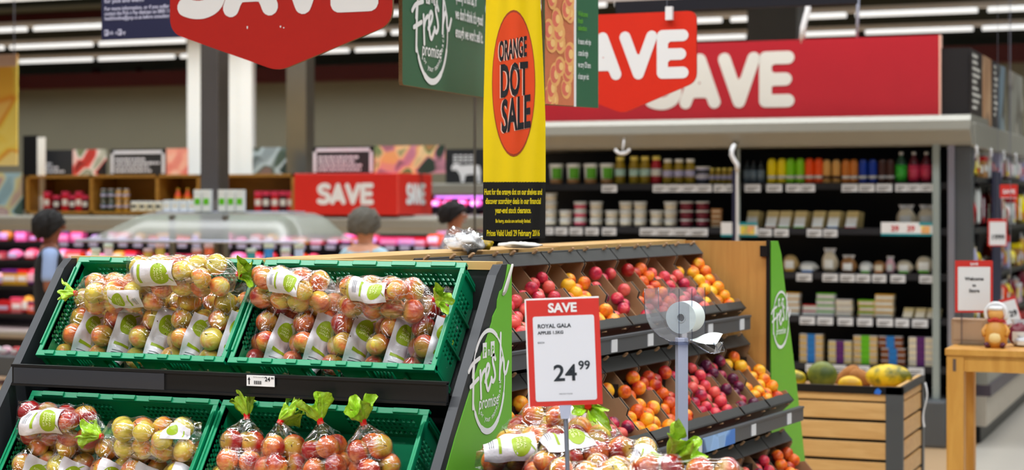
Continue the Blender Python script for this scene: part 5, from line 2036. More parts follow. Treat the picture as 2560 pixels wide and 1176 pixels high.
mm1 = melon_mat('melon_yellow_spotted', C(240, 204, 20), C(110, 110, 20), 16, (1, 1, 1))
mm2 = melon_mat('melon_green', C(120, 130, 40), C(70, 90, 30), 14, (1, 1, 1))
mm3 = melon_mat('melon_golden', C(236, 190, 20), C(200, 150, 20), 8, (1, 1, 1))
mm4 = mat('root_brown', C(176, 116, 58), .8, 0, .3, 30, .5)
zi = zt_ - .05
for px, py, rx, rz, d, mt, nm, lb, ct in (
        (1985, 948, .062, .045, 8.75, mm1, 'yellow_melon', 'yellow and green mottled melon at the left of the slatted crate', 'melon'),
        (2040, 936, .045, .045, 9.0, mm1, 'yellow_melon', 'small mottled melon behind the round green melon', 'melon'),
        (2056, 937, .073, .068, 8.7, mm2, 'green_melon', 'round olive green melon in the slatted crate', 'melon'),
        (2125, 958, .058, .040, 8.55, mm3, 'yellow_papaya', 'low golden papaya in the middle of the slatted crate', 'papaya'),
        (2222, 944, .112, .062, 8.68, mm1, 'yellow_melon', 'large long yellow melon at the right of the slatted crate', 'melon')):
    p = W(px, py, d)
    q = MB()
    q.ell((0, 0, 0), rx, rx * .72, rz, 22, 14)
    q.v = [v_ + Vector((p.x, p.y, max(p.z - .012, zi + rz))) for v_ in q.v]
    tag(q.build(nm, [mt], origin=Vector((p.x, p.y, max(p.z - .012, zi + rz)))), lb, ct)
for k, (px, py, rx, rz, d, rt) in enumerate(((2118, 938, .075, .034, 8.95, .6), (2150, 946, .06, .04, 8.85, -.4))):
    p = W(px, py, d)
    q = MB()
    q.ell((0, 0, 0), rx, rx * .5, rz, 14, 10, 0, Matrix.Rotation(-rt, 4, 'Y'))
    q.v = [v_ * (1 + .08 * math.sin(40 * v_.x + 30 * v_.z)) + p for v_ in q.v]
    tag(q.build('root_vegetable', [mm4], origin=p), ('pointed' if k == 0 else 'blunt') + ' brown root vegetable behind the golden papaya', 'vegetable')

# ------------------------------------------------------------------ oak table with doll and sign at right
tb = thing('oak_table', 'square-legged oak table at the right edge of the shop floor', 'table', Vector((-1.05, 8.3, 0)))
p0 = W(2366, 872, 8.0)
tx0, ty0, tz = p0.x, p0.y, p0.z
tx1, ty1 = tx0 + .42, ty0 + .40
MB().box(tx0 - .006, tx1 + .02, ty0 - .006, ty1 + .006, tz - .03, tz).build('table_top', [m_woodt], tb, bevel=.003)
MB().box(tx0 + .03, tx1, ty0 + .006, ty0 + .03, tz - .10, tz - .03).build('apron', [m_woodt], tb)
MB().box(tx0 + .006, tx0 + .03, ty0 + .03, ty1, tz - .10, tz - .03).build('apron', [m_woodt], tb)
for x, y in ((tx0, ty0), (tx1 - .07, ty0), (tx0, ty1 - .07), (tx1 - .07, ty1 - .07)):
    MB().box(x, x + .075, y, y + .075, 0, tz - .03).build('leg', [m_woodt], tb, bevel=.003)
MB().box(tx0 + .07, tx1 - .07, ty0 + .02, ty0 + .045, .40, .435).build('stretcher', [m_woodt], tb)
q = MB()
q.box(0, .55, -.015, .015, 0, .03, 0, Matrix.Translation((tx0 + .07, ty0 + .05, .41)) @ Matrix.Rotation(math.radians(55), 4, 'Z'))
q.build('cross_brace', [m_woodt], tb)
MB().box(tx0 + .028, tx0 + .042, ty0 - .0015, ty0 + .002, tz - .10, tz - .045).build('joint_peg', [m_woodd], tb)

d_ = 8.12
wb = W(2378, 868, 8.25)
q = MB()
q.box(wb.x, wb.x + .15, wb.y, wb.y + .1, tz, tz + .115)
q.box(wb.x + .012, wb.x + .138, wb.y - .002, wb.y + .0, tz + .02, tz + .1, 1)
tag(q.build('wooden_box', [mat('pale_box_wood', C(176, 146, 116), .6, 0, .1), mat('pale_box_face', C(186, 156, 126), .6, 0, .1)], bevel=.002), 'pale wooden box behind the sign on the oak table', 'box')
hs = price_card(2388, 2482, 652, 782, 8.2, 'red-bordered white sign on clear stand at the oak table', texts=(('SAVE', .5, .91, .07, 0), ('Welcome', .5, .62, .09, 1), ('to', .5, .50, .08, 1), ('Store', .5, .39, .09, 1)), head=.12, name='table_sign', arm=False)
q = MB()
a = W(2404, 868, 8.2)
q.cyl((a.x, a.y, tz), (a.x, a.y, W(2400, 782, 8.2).z), .004)
q.box(a.x - .01, a.x + .12, a.y - .03, a.y + .04, tz, tz + .008)
q.build('clear_stand', [m_acr2], hs)
# seated doll with pale round face, red scarf and golden dress
dl = W(2490, 868, 8.05)
doll = thing('doll', 'small golden doll with pale round belly and red scarf on the oak table', 'doll', Vector((dl.x, dl.y, tz)))
mg, mcr, mrd, mpl = mat('doll_gold', C(214, 150, 60), .4, 0, .15), mat('doll_cream', C(240, 214, 150), .5), mat('doll_red', C(196, 40, 30), .5), mat('doll_plum', C(90, 34, 60), .5)
q = MB()
q.lathe([(.038, .0), (.048, .02), (.052, .05), (.044, .09), (.026, .12), (.018, .13)], 18, (dl.x, dl.y, tz))
q.build('body', [mg], doll)
q = MB()
q.ell((dl.x, dl.y - .03, tz + .045), .032, .026, .032, 16, 10)
q.build('round_belly', [mcr], doll)
q = MB()
q.ell((dl.x, dl.y, tz + .150), .034, .03, .034, 16, 12)
q.build('head', [mat('doll_skin', C(232, 170, 90), .5)], doll)
q = MB()
q.lathe([(.030, -.004), (.034, .004), (.028, .012), (.0, .016)], 16, (dl.x, dl.y, tz + .172))
q.tube([(dl.x + .046 * math.cos(t_), dl.y + .004, tz + .152 + .046 * math.sin(t_)) for t_ in [math.pi * (-.2 + 1.4 * i / 14) for i in range(15)]], .009, 8)
q.build('white_hood', [m_white], doll)
q = MB()
q.tube([(dl.x + .030 * math.cos(t_), dl.y + .024 * math.sin(t_), tz + .120) for t_ in [2 * math.pi * i / 16 for i in range(17)]], .008, 8)
q.ell((dl.x, dl.y - .03, tz + .128), .016, .006, .008, 10, 8)
q.build('red_scarf', [mrd], doll)
for s in (-1, 1):
    q = MB()
    q.tube([(dl.x + s * .034, dl.y, tz + .10), (dl.x + s * .054, dl.y - .01, tz + .075), (dl.x + s * .048, dl.y - .03, tz + .055)], [.011, .010, .009], 8)
    q.build('arm', [mg], doll)
    q = MB()
    q.tube([(dl.x + s * .022, dl.y - .01, tz + .012), (dl.x + s * .034, dl.y - .045, tz + .012), (dl.x + s * .036, dl.y - .052, tz + .022)], [.012, .011, .010], 8)
    q.build('foot', [mpl], doll)
for k, (px, c_, nm) in enumerate(((2540, 'maroon', 'maroon'), (2556, 'silver', 'silvery'))):
    p = W(px, 868, 8.1)
    put('pouch', (c_, 'silver', 'white'), .05, .12 if k == 0 else .05, Vector((p.x + .01, p.y + .05 * (1 - k), tz)), '%s foil pack beside the doll on the oak table' % nm, 'pack', None)


# ------------------------------------------------------------------ hanging signs in front
def shield(label, Y, xl, xr, ytop, yshl, yshr, ytip, name, mt, word, edge):
    """red five-sided hanging sign parallel to the shop front; photo pixels of its outline"""
    P = lambda px, py: WY(px, py, Y)
    a, b = P(xl, 300), P(xr, 300)
    zt, zs1, zs2, ztip = P((xl + xr) / 2, ytop).z, P(xl, yshl).z, P(xr, yshr).z, P((xl + xr) / 2, ytip).z
    zs = (zs1 + zs2) / 2
    w_ = b.x - a.x
    pts = [(0, zs), (0, zt), (w_, zt), (w_, zs), (w_ / 2, ztip)]
    out = []
    n_ = len(pts)
    for i in range(n_):
        p0, p1, p2 = Vector(pts[i - 1]), Vector(pts[i]), Vector(pts[(i + 1) % n_])
        r_ = w_ * (.06 if i != 4 else .05)
        d0, d1 = (p0 - p1).normalized(), (p2 - p1).normalized()
        for k in range(7):
            t_ = k / 6
            q_ = (p1 + d0 * r_) * (1 - t_) ** 2 + p1 * 2 * t_ * (1 - t_) + (p1 + d1 * r_) * t_ ** 2
            out.append((q_.x, q_.y))
    out = out[::-1]
    t = thing(name, label, 'hanging sign', Vector((a.x + w_ / 2, Y, ztip)), 'red hanging save signs')
    q = MB()
    q.prism(out, (a.x, Y, 0), (1, 0, 0), (0, 0, 1), .012, 0, 1)
    brd_ = q.build('sign_board', [mt, edge], t)
    q = MB()
    (x0, yb), h_, wd, st = word
    o = P(x0, yb)
    hh_ = P(x0, yb - h_).z - o.z
    ww_ = P(x0 + wd, yb).x - o.x
    save_word(q, 'SAVE', (o.x, Y, o.z), (1, 0, 0), (0, 0, 1), hh_, 0, ww_ / (2.98 * hh_), st)
    q.build('lettering', [m_white], brd_)
    q = MB()
    wire(q, a.x + w_ * .2, Y + .006, zt)
    wire(q, a.x + w_ * .8, Y + .006, zt)
    q.build('hanging_wires', [m_steel], t)
    return t, brd_


s1, sb1 = shield('large red cardboard save sign hanging nearest, cut off by the picture top', 5.45, 425, 981, -222, 70, 72, 178, 'hanging_sign', m_red, ((446, 46), 180, 504, .255), m_cardd)
q = MB()
for px, py, w_, h_ in ((617, 72, 3, 7), (700, 69, 3, 5), (708, 71, 3, 3)):
    p = WY(px, py, 5.449)
    q.add([p, p + Vector((w_ * .0013, 0, 0)), p + Vector((w_ * .0016, 0, h_ * .0013)), p + Vector((-.001, 0, h_ * .0012))], [(0, 1, 2, 3)])
q.build('scratch', [m_white], sb1)
s2, sb2 = shield('bright red save sign hanging behind the yellow banner', 7.6, 1377, 1741, 34, 212, 206, 284, 'hanging_sign', m_red2, ((1384, 203), 116, 340, .245), m_red)
a, b = WY(1664, 50, 7.58), WY(1681, 16, 7.58)
MB().box(a.x, b.x, 7.575, 7.598, a.z, b.z).build('white_clip', [m_white], s2)

# leaf-green boards hung at an angle
P1, P2 = W(1006, 212, 6.2), W(1214, 244, 7.0)
P2.z = P1.z
GU = (P2 - P1).normalized()
GL_ = (P2 - P1).length
t = thing('hanging_board', 'dark green cardboard board with white ring logo hanging left of the banner', 'hanging board', P1)
q = MB()
q.prism([(0.012, 0), (GL_, 0), (GL_, .95), (0, .95), (0, .012), (.004, .003)], P1, GU, (0, 0, 1), .014, 0, 1)
gb = q.build('board', [m_dgreen, m_cardd], t)
q = MB()
N_ = GU.cross(Vector((0, 0, 1)))
logo(q, P1 + GU * (GL_ * .318) + Vector((0, 0, .215)), GU, (0, 0, 1), .19, 0, True, .003)
for i, tx in enumerate(('quality is not as, if', "we don't think it's good", "enough we won't sell it.")):
    q.text(tx, P1 + GU * (GL_ * .60) + Vector((0, 0, .345 - i * .068)), GU, (0, 0, 1), .060, 0, .52, .02, 'LEFT', lift=.003)
q.build('lettering', [m_white, m_dgreen], gb)
q = MB()
for f in (.15, .85):
    p = P1 + GU * (GL_ * f) - N_ * .007
    wire(q, p.x, p.y, P1.z + .95)
q.build('hanging_wires', [m_steel], t)

P1, P2 = W(1359, 262, 6.5), W(1496, 270, 6.73)
P2.z = P1.z
GU = (P2 - P1).normalized()
GL_ = (P2 - P1).length
N_ = GU.cross(Vector((0, 0, 1)))
t = thing('hanging_board', 'green cardboard board with a peach photograph hanging right of the banner', 'hanging board', P1)
q = MB()
q.prism([(0, 0), (GL_, 0), (GL_, .56), (0, .56)], P1, GU, (0, 0, 1), .012, 0, 1)
gb = q.build('board', [m_dgreen, m_cardd], t)
q = MB()
PW = GL_ * .54
q.prism([(.006, .002), (PW, .002), (PW, .55), (.006, .55)], P1 + N_ * .001, GU, (0, 0, 1), .0005, 0)
rn = random.Random(4)
lv = 1
for k in range(26):
    cx, cz = rn.uniform(.02, PW - .012), .03 + .52 * (k // 2) / 13 + rn.uniform(-.01, .01)
    ra_, rb_ = rn.uniform(.026, .032), rn.uniform(.036, .046)
    for j, (f, mi, dx) in enumerate(((1, 1, 0), (.72, 2, -.005), (.4, 3, .006))):
        pts = []
        for i in range(16):
            x = cx + dx + ra_ * f * math.cos(math.pi * i / 8)
            x = min(max(x, .007), PW - .001)
            z = min(max(cz + rb_ * f * math.sin(math.pi * i / 8), .003), .55)
            pts.append((x, z))
        lv += 1
        q.add([P1 + GU * x + Vector((0, 0, z)) + N_ * (.0015 + lv * .00004) for x, z in pts], [tuple(range(16))], mi)
q.build('peach_print', [mat('print_shadow', C(206, 120, 84), .5, 0, .2, 30), mat('print_peach', C(236, 176, 110), .5, 0, .15, 30), mat('print_blush', C(222, 116, 96), .5, 0, .15, 30), mat('print_gold', C(244, 200, 130), .5, 0, .1, 30)], gb)
q = MB()
q.prism([(PW, .0), (PW + .012, .0), (PW + .012, .56), (PW, .56)], P1 + N_ * .002, GU, (0, 0, 1), .001, 0)
for i, tx in enumerate(('In season, with ripe', 'a taste & origin', 'we carry 120 items', 'of taste per visit')):
    q.text(tx, P1 + GU * (PW + .022) + Vector((0, 0, .232 - i * .043)), GU, (0, 0, 1), .031, 1, .30, .01, 'LEFT', lift=.003)
for i, tx in enumerate(('Welcome', 'fresh', 'selection')):
    q.text(tx, P1 + GU * (PW + .022) + Vector((0, 0, .335 - i * .026)), GU, (0, 0, 1), .028, 2, .5, .01, 'LEFT', lift=.003)
q.build('lettering', [m_white, m_white, m_green], gb)
q = MB()
for f in (.15, .85):
    p = P1 + GU * (GL_ * f) - N_ * .006
    wire(q, p.x, p.y, P1.z + .56)
q.build('hanging_wires', [m_steel], t)

# yellow banner
BD = 5.55
t = thing('hanging_banner', 'tall yellow vinyl banner with orange oval hanging above the fruit stand', 'banner', W(1283, 600, BD))
Ub, Fb = Vector((CY, SY, 0)), Vector((-SY, CY, 0))
pb = BD / FPX


def bsurf(px, py, off=0.0):
    half = 78 - 10 * max(0, (300 - py)) / 300.0
    cx = 1283 + 3 * math.sin(py / 260.0)
    s_ = (px - cx) / half
    bulge = .012 * math.cos(s_ * 1.4) + .003 * math.sin(9 * s_ + py / 170.0)
    return W(0, 0, 0) + Vector((0, 0, 0)) + Fb * BD + Ub * ((px - 1280) * pb) + Vector((0, 0, (HOR - py) * pb)) - Fb * (bulge + off)


def edge_px(py, s_):
    half = 78 - 10 * max(0, (300 - py)) / 300.0
    return 1283 + 3 * math.sin(py / 260.0) + s_ * half


q = MB()
q.grid(lambda u, v: bsurf(edge_px(456 - 656 * v, 2 * u - 1), 456 - 656 * v), 24, 30)
cl_ = q.build('yellow_cloth', [m_yel], t)
q = MB()
q.grid(lambda u, v: bsurf(edge_px(600 - 145 * v, 2 * u - 1), 600 - 145 * v + 4 * math.sin(5 * u) * (1 - v)), 24, 8)
bk_ = q.build('black_cloth', [m_vblack], t)
q = MB()
for rad, mi, off in ((1.0, 1, .0015), (.97, 0, .0022)):
    q.grid(lambda u, v: bsurf(1284 + 54 * rad * v * math.cos(2 * math.pi * u), 209 + 183 * rad * v * math.sin(2 * math.pi * u), off), 40, 8, mi)
q.build('orange_oval', [m_orange, mat('oval_dark_edge', C(160, 60, 20), .5)], cl_)  # thin darker rim printed around the oval
q = MB()
for tx, x0, yb, sz, wd, rot in (('ORANGE', 1282, 146, 68, 70, -.20), ('DOT', 1285, 238, 112, 68, -.12), ('SALE', 1290, 323, 112, 72, -.20)):
    vs_, fs_ = text_mesh(tx, .03, 'CENTER')
    xs_ = [a for a, b in vs_]
    wn = max(xs_) - min(xs_)
    for mi, dx, dy, off in ((1, -2.5, 1.5, .0032), (0, 0, 0, .0042)):
        kx = wd / wn
        q.add([bsurf(x0 + dx + x * kx, yb + dy - y * sz + x * kx * rot, off) for x, y in vs_], fs_, mi)
q.build('lettering', [m_ink, m_pink], cl_)
q = MB()
for tx, yb, sz, wd in (('Hunt for the orange dot on our shelves and', 487, 21, 144), ('discover scorching deals in our financial', 510, 21, 138), ('year-end stock clearance.', 533, 21, 90),
                       ('Be hurry, stocks are seriously limited.', 557, 13, 88), ('Prices Valid Until 29 February 2016', 590, 21, 132)):
    vs_, fs_ = text_mesh(tx, .02, 'CENTER')
    xs_ = [a for a, b in vs_]
    kx = wd / (max(xs_) - min(xs_))
    q.add([bsurf(1283 + x * kx, yb - y * sz, .0016) for x, y in vs_], fs_, 0)
q.build('lettering', [m_yink], bk_)
q = MB()
for s_ in (-.6, .6):
    p = bsurf(edge_px(-200, s_), -200)
    wire(q, p.x, p.y, p.z)
q.build('hanging_wires', [m_steel], t)

# navy notice board upper left
Yn = 7.4
a, b = WY(254, 100, Yn), WY(470, 90, Yn)
zt = a.z + .62
t = thing('notice_board', 'navy notice board with small pale print hanging behind the large save sign', 'notice board', Vector(((a.x + b.x) / 2, Yn, a.z)))
MB().box(a.x, b.x + .1, Yn, Yn + .012, a.z, zt).build('board', [m_navy], t)
q = MB()
for tx, py, sz in (('for pick and weigh', 8, .026), ('For more information, or if you suffer', 27, .026), ('contact the Pick n Pay dietician on 0800 11', 39, .026), ('healthhotline@pnp.co.za before consulting', 51, .026)):
    p = WY(262, py, Yn)
    vs_, fs_ = text_mesh(tx, .02, 'LEFT')
    wn = max(x for x, y in vs_)
    wd = (WY(424 if 'pick' not in tx else 360, py, Yn) - p).length
    q.text(tx, p, (1, 0, 0), (0, 0, 1), sz, 0, wd / wn / sz, .02, 'LEFT', lift=.003)
p = WY(263, 87, Yn)
for k, (ch, bx_) in enumerate((('P', 1), ('ick', 0), ('n', 0), ('P', 1), ('ay', 0))):
    x = p.x + (0, .021, .058, .077, .098)[k]
    if bx_:
        q.box(x - .002, x + .019, Yn - .003, Yn - .001, p.z - .006, p.z + .024, 0)
    q.text(ch, (x + .002, Yn - (.003 if bx_ else 0), p.z), (1, 0, 0), (0, 0, 1), .026, 1 if bx_ else 0, .85, .02, 'LEFT', lift=.002)
q.build('lettering', [m_lav, m_navy], t)
q = MB()
wire(q, a.x + .1, Yn + .006, zt)
wire(q, b.x - .02, Yn + .006, zt)
q.build('hanging_wires', [m_steel], t)

# long dark navy board and pale board over the right side
Yd = 10.6
a, b = WY(1538, 34, Yd), WY(2143, 18, Yd)
t = thing('hanging_board', 'long dark navy hanging board cut off by the picture top right', 'hanging board', Vector(((a.x + b.x) / 2, Yd, a.z)))
MB().box(a.x, b.x, Yd, Yd + .03, a.z, a.z + .5).build('board', [m_navyd], t, bevel=.005)
q = MB()
wire(q, a.x + .2, Yd + .01, a.z + .5)
wire(q, b.x - .2, Yd + .01, a.z + .5)
q.build('hanging_wires', [m_steel], t)
Yd = 9.6
a, b = WY(1300, 14, Yd), WY(1822, 2, Yd)
t = thing('hanging_board', 'pale hanging board just showing at the picture top above the red signs', 'hanging board', Vector(((a.x + b.x) / 2, Yd, a.z)))
MB().box(a.x, b.x, Yd, Yd + .012, a.z, a.z + .4).build('board', [mat('pale_board', C(214, 206, 206), .5)], t)
q = MB()
wire(q, a.x + .2, Yd + .01, a.z + .4)
wire(q, b.x - .2, Yd + .01, a.z + .4)
q.build('hanging_wires', [m_steel], t)
q = MB()
pA, pB = WY(2004, 108, YF), WY(2020, 24, YF)
q.tube([pA, pA.lerp(pB, .5) + Vector((-.01, 0, 0)), pB, pB + Vector((.03, 0, .9))], .022, 8)
tag(q.build('suspension_pole', [m_white]), 'white slanting suspension pole rising from the crimson header', 'pole')
q = MB()
pA = WY(2142, 104, YF)
q.tube([pA, pA + Vector((.01, 0, .3)), pA + Vector((.0, 0, 1.5))], .012, 6)
tag(q.build('suspension_rod', [m_alu]), 'thin grey suspension rod rising from the crimson header', 'pole')
a, b = WY(1868, 300, 19.2), WY(1992, 300, 19.2)
MB().box(a.x, b.x, 19.2, 19.6, 0, 4.75).build('pillar_grey', [m_greyd], kind='structure')

# thin chain left of the banner
q = MB()
p = W(1187, 600, 9.5)
q.cyl((p.x, p.y, 1.2), (p.x, p.y, 4.7), .007, n=6)
tag(q.build('hanging_pole', [m_chrome2]), 'thin steel pole hanging from the ceiling left of the yellow banner', 'pole')

# ------------------------------------------------------------------ meat hall at left
YM = 17.0


def mp_(px, py, dy=0.0):
    return WY(px, py, YM + dy)


mx0, mx1 = mp_(-260, 500).x, mp_(1098, 500).x
mw = thing('meat_fridge', 'long open meat fridge with grey canopy and wooden upper shelf', 'fridge', Vector(((mx0 + mx1) / 2, YM + .4, 0)))
q = MB()
q.box(mx0, mx1, YM - .06, YM + 2.5, mp_(500, 574).z, mp_(500, 541).z)
q.build('canopy', [m_grey], mw, bevel=.03)
MB().box(mx0, mx1 - .02, YM - .05, YM - .02, mp_(500, 582).z, mp_(500, 572).z).build('canopy_lip', [m_grey], mw)
MB().box(mx0, mx1 - .3, YM + .8, YM + .85, 0, mp_(500, 541).z).build('back_panel', [m_blackboard], mw)
MB().box(mx0, mx1 - .2, YM - .15, YM + .8, .12, mp_(60, 846).z + .10).build('bumper_base', [m_grey], mw, bevel=.03)
MB().box(mx0, mx1 - .2, YM - .05, YM + .8, 0, .12).build('plinth', [m_black], mw)
mz = [mp_(60, y).z for y in (606, 652, 716, 786)]
for z in mz:
    q = MB()
    q.box(mx0, mx1 - .25, YM + .02, YM + .8, z - .02, z)
    q.box(mx0, mx1 - .25, YM, YM + .02, z - .035, z + .01, 1)
    q.build('shelf', [m_shelf, m_shelf], mw)
for i, z in enumerate(mz[:2]):
    for k in range(26):
        px = 150 + k * 37 + (i * 11)
        a = mp_(px, 600).x
        MB().box(a, a + .105, YM - .012, YM - .002, z - .04, z + .004).build('price_label', [pm('lilac')], mw)
# magenta canopy tubes of the meat fridge
for k in range(4):
    x = mx0 + (mx1 - mx0) * (k + .5) / 4
    z = mp_(500, 574).z - .03
    tt = thing('fridge_lamp', 'pink-tinted tube under the meat fridge canopy, %s from the left' % ORD[k + 1], 'light', Vector((x, YM + .25, z)), 'pink tubes under the meat fridge canopy')
    MB().cyl((x - .9, YM + .25, z + .01), (x + .9, YM + .25, z + .01), .014, n=8).build('tube', [mat('pink_tube%d' % k, C(255, 200, 250), .5, emit=((1, .6, .95, 1), .7))], tt)
    area_lamp('lamp', (0, -.245, .02), 2.8, .05, 6, (1.0, .50, .85), tt, (math.radians(28), 0, 0), 170)
mk = ['pink', 'meat', 'palemeat', 'red', 'bacon', 'meat', 'pink', 'lilac', 'gold', 'orange']
kn = {'pink': 'bright pink', 'meat': 'crimson', 'palemeat': 'pale pink', 'red': 'red', 'bacon': 'salmon', 'white': 'white', 'lilac': 'lilac', 'gold': 'golden', 'orange': 'orange'}
rn = random.Random(9)
for i, z in enumerate(mz):
    px = -30 + i * 9
    while px < (1085 if i < 2 else 190):
        c_ = rn.choice(mk)
        wd = rn.choice((.075, .09, .105))
        hgt = rn.choice((.09, .12, .14)) if i < 2 else rn.choice((.14, .18, .20))
        kd = 'pack' if rn.random() < .6 else 'box'
        a = mp_(px, 600)
        put(kd, (c_, rn.choice(('white', 'palemeat', 'lilac')), rn.choice(('red', 'purple', 'meat'))), wd, hgt, Vector((a.x, YM + .13, z + .001)),
            '%s meat %s on the %s shelf of the long meat fridge' % (kn[c_], 'tray' if kd == 'box' else 'packet', ORD[i + 1]), 'meat pack', '%s meat %ss on the %s shelf of the meat fridge' % (kn[c_], 'tray' if kd == 'box' else 'packet', ORD[i + 1]))
        px += rn.uniform(30, 44) if i < 2 else rn.uniform(25, 34)
for i, z in enumerate(mz):  # fill lamps added under the shelves to brighten the meat packs
    x = (mp_(-60, 500).x + mp_(300, 500).x) / 2 if i > 1 else (mx0 + mx1) / 2
    w_ = 3.0 if i > 1 else mx1 - mx0 - .6
    tt = thing('added_shelf_lamp', 'added white-pink fill strip beneath the %s shelf of the long meat fridge' % ORD[i + 1], 'light', Vector((x, YM + .03, z - .05)), 'added fill strips beneath the meat fridge shelves')
    MB().box(x - w_ / 2, x + w_ / 2, YM + .022, YM + .036, z - .045, z - .036).build('housing', [m_shelf], tt)
    area_lamp('lamp', (0, .0, -.002), w_, .02, 1.7 * w_, (1.0, .74, .88), tt, (math.radians(25), 0, 0), 160)
# wooden upper shelf with boxes and bottles
wz0, wz1 = mp_(400, 536).z, mp_(400, 437).z
ws = thing('wooden_shelf', 'open honey-coloured wooden shelf on top of the meat fridge canopy', 'shelf', Vector((mp_(400, 500).x, YM + .2, wz0)))
wx0, wx1 = mp_(62, 500).x, mp_(745, 500).x
q = MB()
q.box(wx0, wx1, YM, YM + .5, wz1 - .03, wz1)
q.box(wx0, wx1, YM, YM + .5, wz0, wz0 + .03)
q.build('boards', [m_shelfwood], ws)
MB().box(wx0, wx1, YM + .48, YM + .5, wz0, wz1).build('back', [m_shelfwood], ws)
for px in (64, 224, 389, 492, 728):
    a = mp_(px, 500).x
    MB().box(a, a + .04, YM, YM + .48, wz0, wz1).build('divider', [m_shelfwood], ws)
zsh = wz0 + .031
sc_ = 19.9 / FPX
for k, px in enumerate((104, 128, 150, 168, 184, 200)):
    put('box', ('red' if k % 2 == 0 else 'winered', 'white', 'rose'), 9.5 * sc_, 50 * sc_ if k % 2 == 0 else 40 * sc_, Vector((mp_(px, 500).x, YM + .12, zsh)), 'red carton in the leftmost bay of the wooden shelf, %s from left' % ORD[k + 1], 'carton', 'red cartons on the wooden shelf')
for k, px in enumerate((244, 263, 282, 301)):
    for j in range(2):
        put('jar', ('darkgreen' if k < 2 else 'gold', 'silver', 'lilac'), 8.5 * sc_, 28 * sc_, Vector((mp_(px, 500).x, YM + .12, zsh + j * 28.5 * sc_)), '%s jar in the second bay of the wooden shelf, %s, %s layer' % ('dark green' if k < 2 else 'golden', ('left', 'right')[k % 2], ('lower', 'upper')[j]), 'jar', 'stacked jars on the wooden shelf')
for k, px in enumerate((431, 455, 478)):
    put('bottle', ('orange', 'gold', 'gold'), 10 * sc_, 58 * sc_, Vector((mp_(px, 500).x, YM + .12, zsh)), 'orange bottle in the third bay of the wooden shelf, %s of three' % ORD[k + 1], 'bottle', 'orange bottles on the wooden shelf')
for k, px in enumerate((634, 654, 676, 697, 716)):
    put('box', ('red' if k % 2 == 0 else 'winered', 'white', 'rose'), 9.5 * sc_, 50 * sc_, Vector((mp_(px, 500).x, YM + .12, zsh)), 'red carton in the right bay of the wooden shelf, %s from left' % ORD[k + 1], 'carton', 'red cartons on the wooden shelf')
# boards standing on the wooden shelf
m_chalk = mat('chalk_black', C(24, 26, 30), .6)
m_cream = mat('chalk_grey', C(212, 214, 222), .6)
ST = [(86, 182, 'text', 'black board with pale writing at the left on the wooden shelf'), (182, 264, 'meatpic', 'meat picture board second from left on the wooden shelf'), (276, 414, 'framed', 'white-framed black board left of the white column'),
      (416, 468, 'pinkpic', 'pink meat picture board beside the white column'), (632, 714, 'darkpic', 'dark food picture board between the columns'), (782, 934, 'framed', 'white-framed black board above the red save box'),
      (936, 1112, 'foodpic', 'long colourful food picture board right of the framed black board'), ]
for k, (p0, p1, kd, lb) in enumerate(ST):
    yy = .42
    a, b = mp_(p0, 500, yy), mp_(p1, 500, yy)
    z1 = mp_(400, 372, yy).z
    zb = wz1 + .0005
    t = thing('menu_board', lb, 'board', Vector(((a.x + b.x) / 2, YM + yy, zb)), 'boards above the meat fridge')
    pm_ = {'text': m_chalk, 'framed': m_chalk,
           'meatpic': picture('meat_picture', [C(30, 28, 30), C(214, 70, 60), C(230, 225, 220), C(90, 110, 60), C(220, 215, 220)], 5),
           'pinkpic': picture('pink_picture', [C(214, 120, 110), C(230, 160, 140), C(232, 200, 180)], 7),
           'darkpic': picture('dark_picture', [C(30, 50, 50), C(180, 200, 210), C(60, 80, 70), C(150, 110, 110)], 4),
           'foodpic': picture('food_picture', [C(40, 60, 50), C(190, 130, 150), C(210, 160, 100), C(224, 200, 150), C(50, 120, 70), C(200, 120, 80)], 6)}[kd]
    MB().box(a.x, b.x, YM + yy, YM + yy + .02, zb, z1).build('board', [pm_], t)
    if kd in ('text', 'framed'):
        q = MB()
        w_ = b.x - a.x
        if kd == 'framed':
            for x0, x1, z0_, z1_ in ((.01, .045, zb + .02, z1 - .02), (w_ - .045, w_ - .01, zb + .02, z1 - .02), (.01, w_ - .01, z1 - .055, z1 - .02)):
                q.box(a.x + x0, a.x + x1, YM + yy - .006, YM + yy - .001, z0_, z1_)
        for j in range(4):
            z = z1 - .13 - j * .045
            x = a.x + .07
            rnd_ = random.Random(k * 7 + j)
            xe = a.x + w_ * (rnd_.uniform(.6, .9) if kd == 'framed' else .3 + .16 * j)
            while x < xe:
                L_ = rnd_.uniform(.02, .06)
                q.box(x, min(x + L_, xe), YM + yy - .005, YM + yy - .001, z, z + .026)
                x += L_ + .014
        q.build('lettering', [m_cream], t)
MB().box(mx0 - .0, mp_(980, 500).x, YM + .50, YM + .55, mp_(500, 541).z, wz1).build('rear_riser', [m_grey], mw)
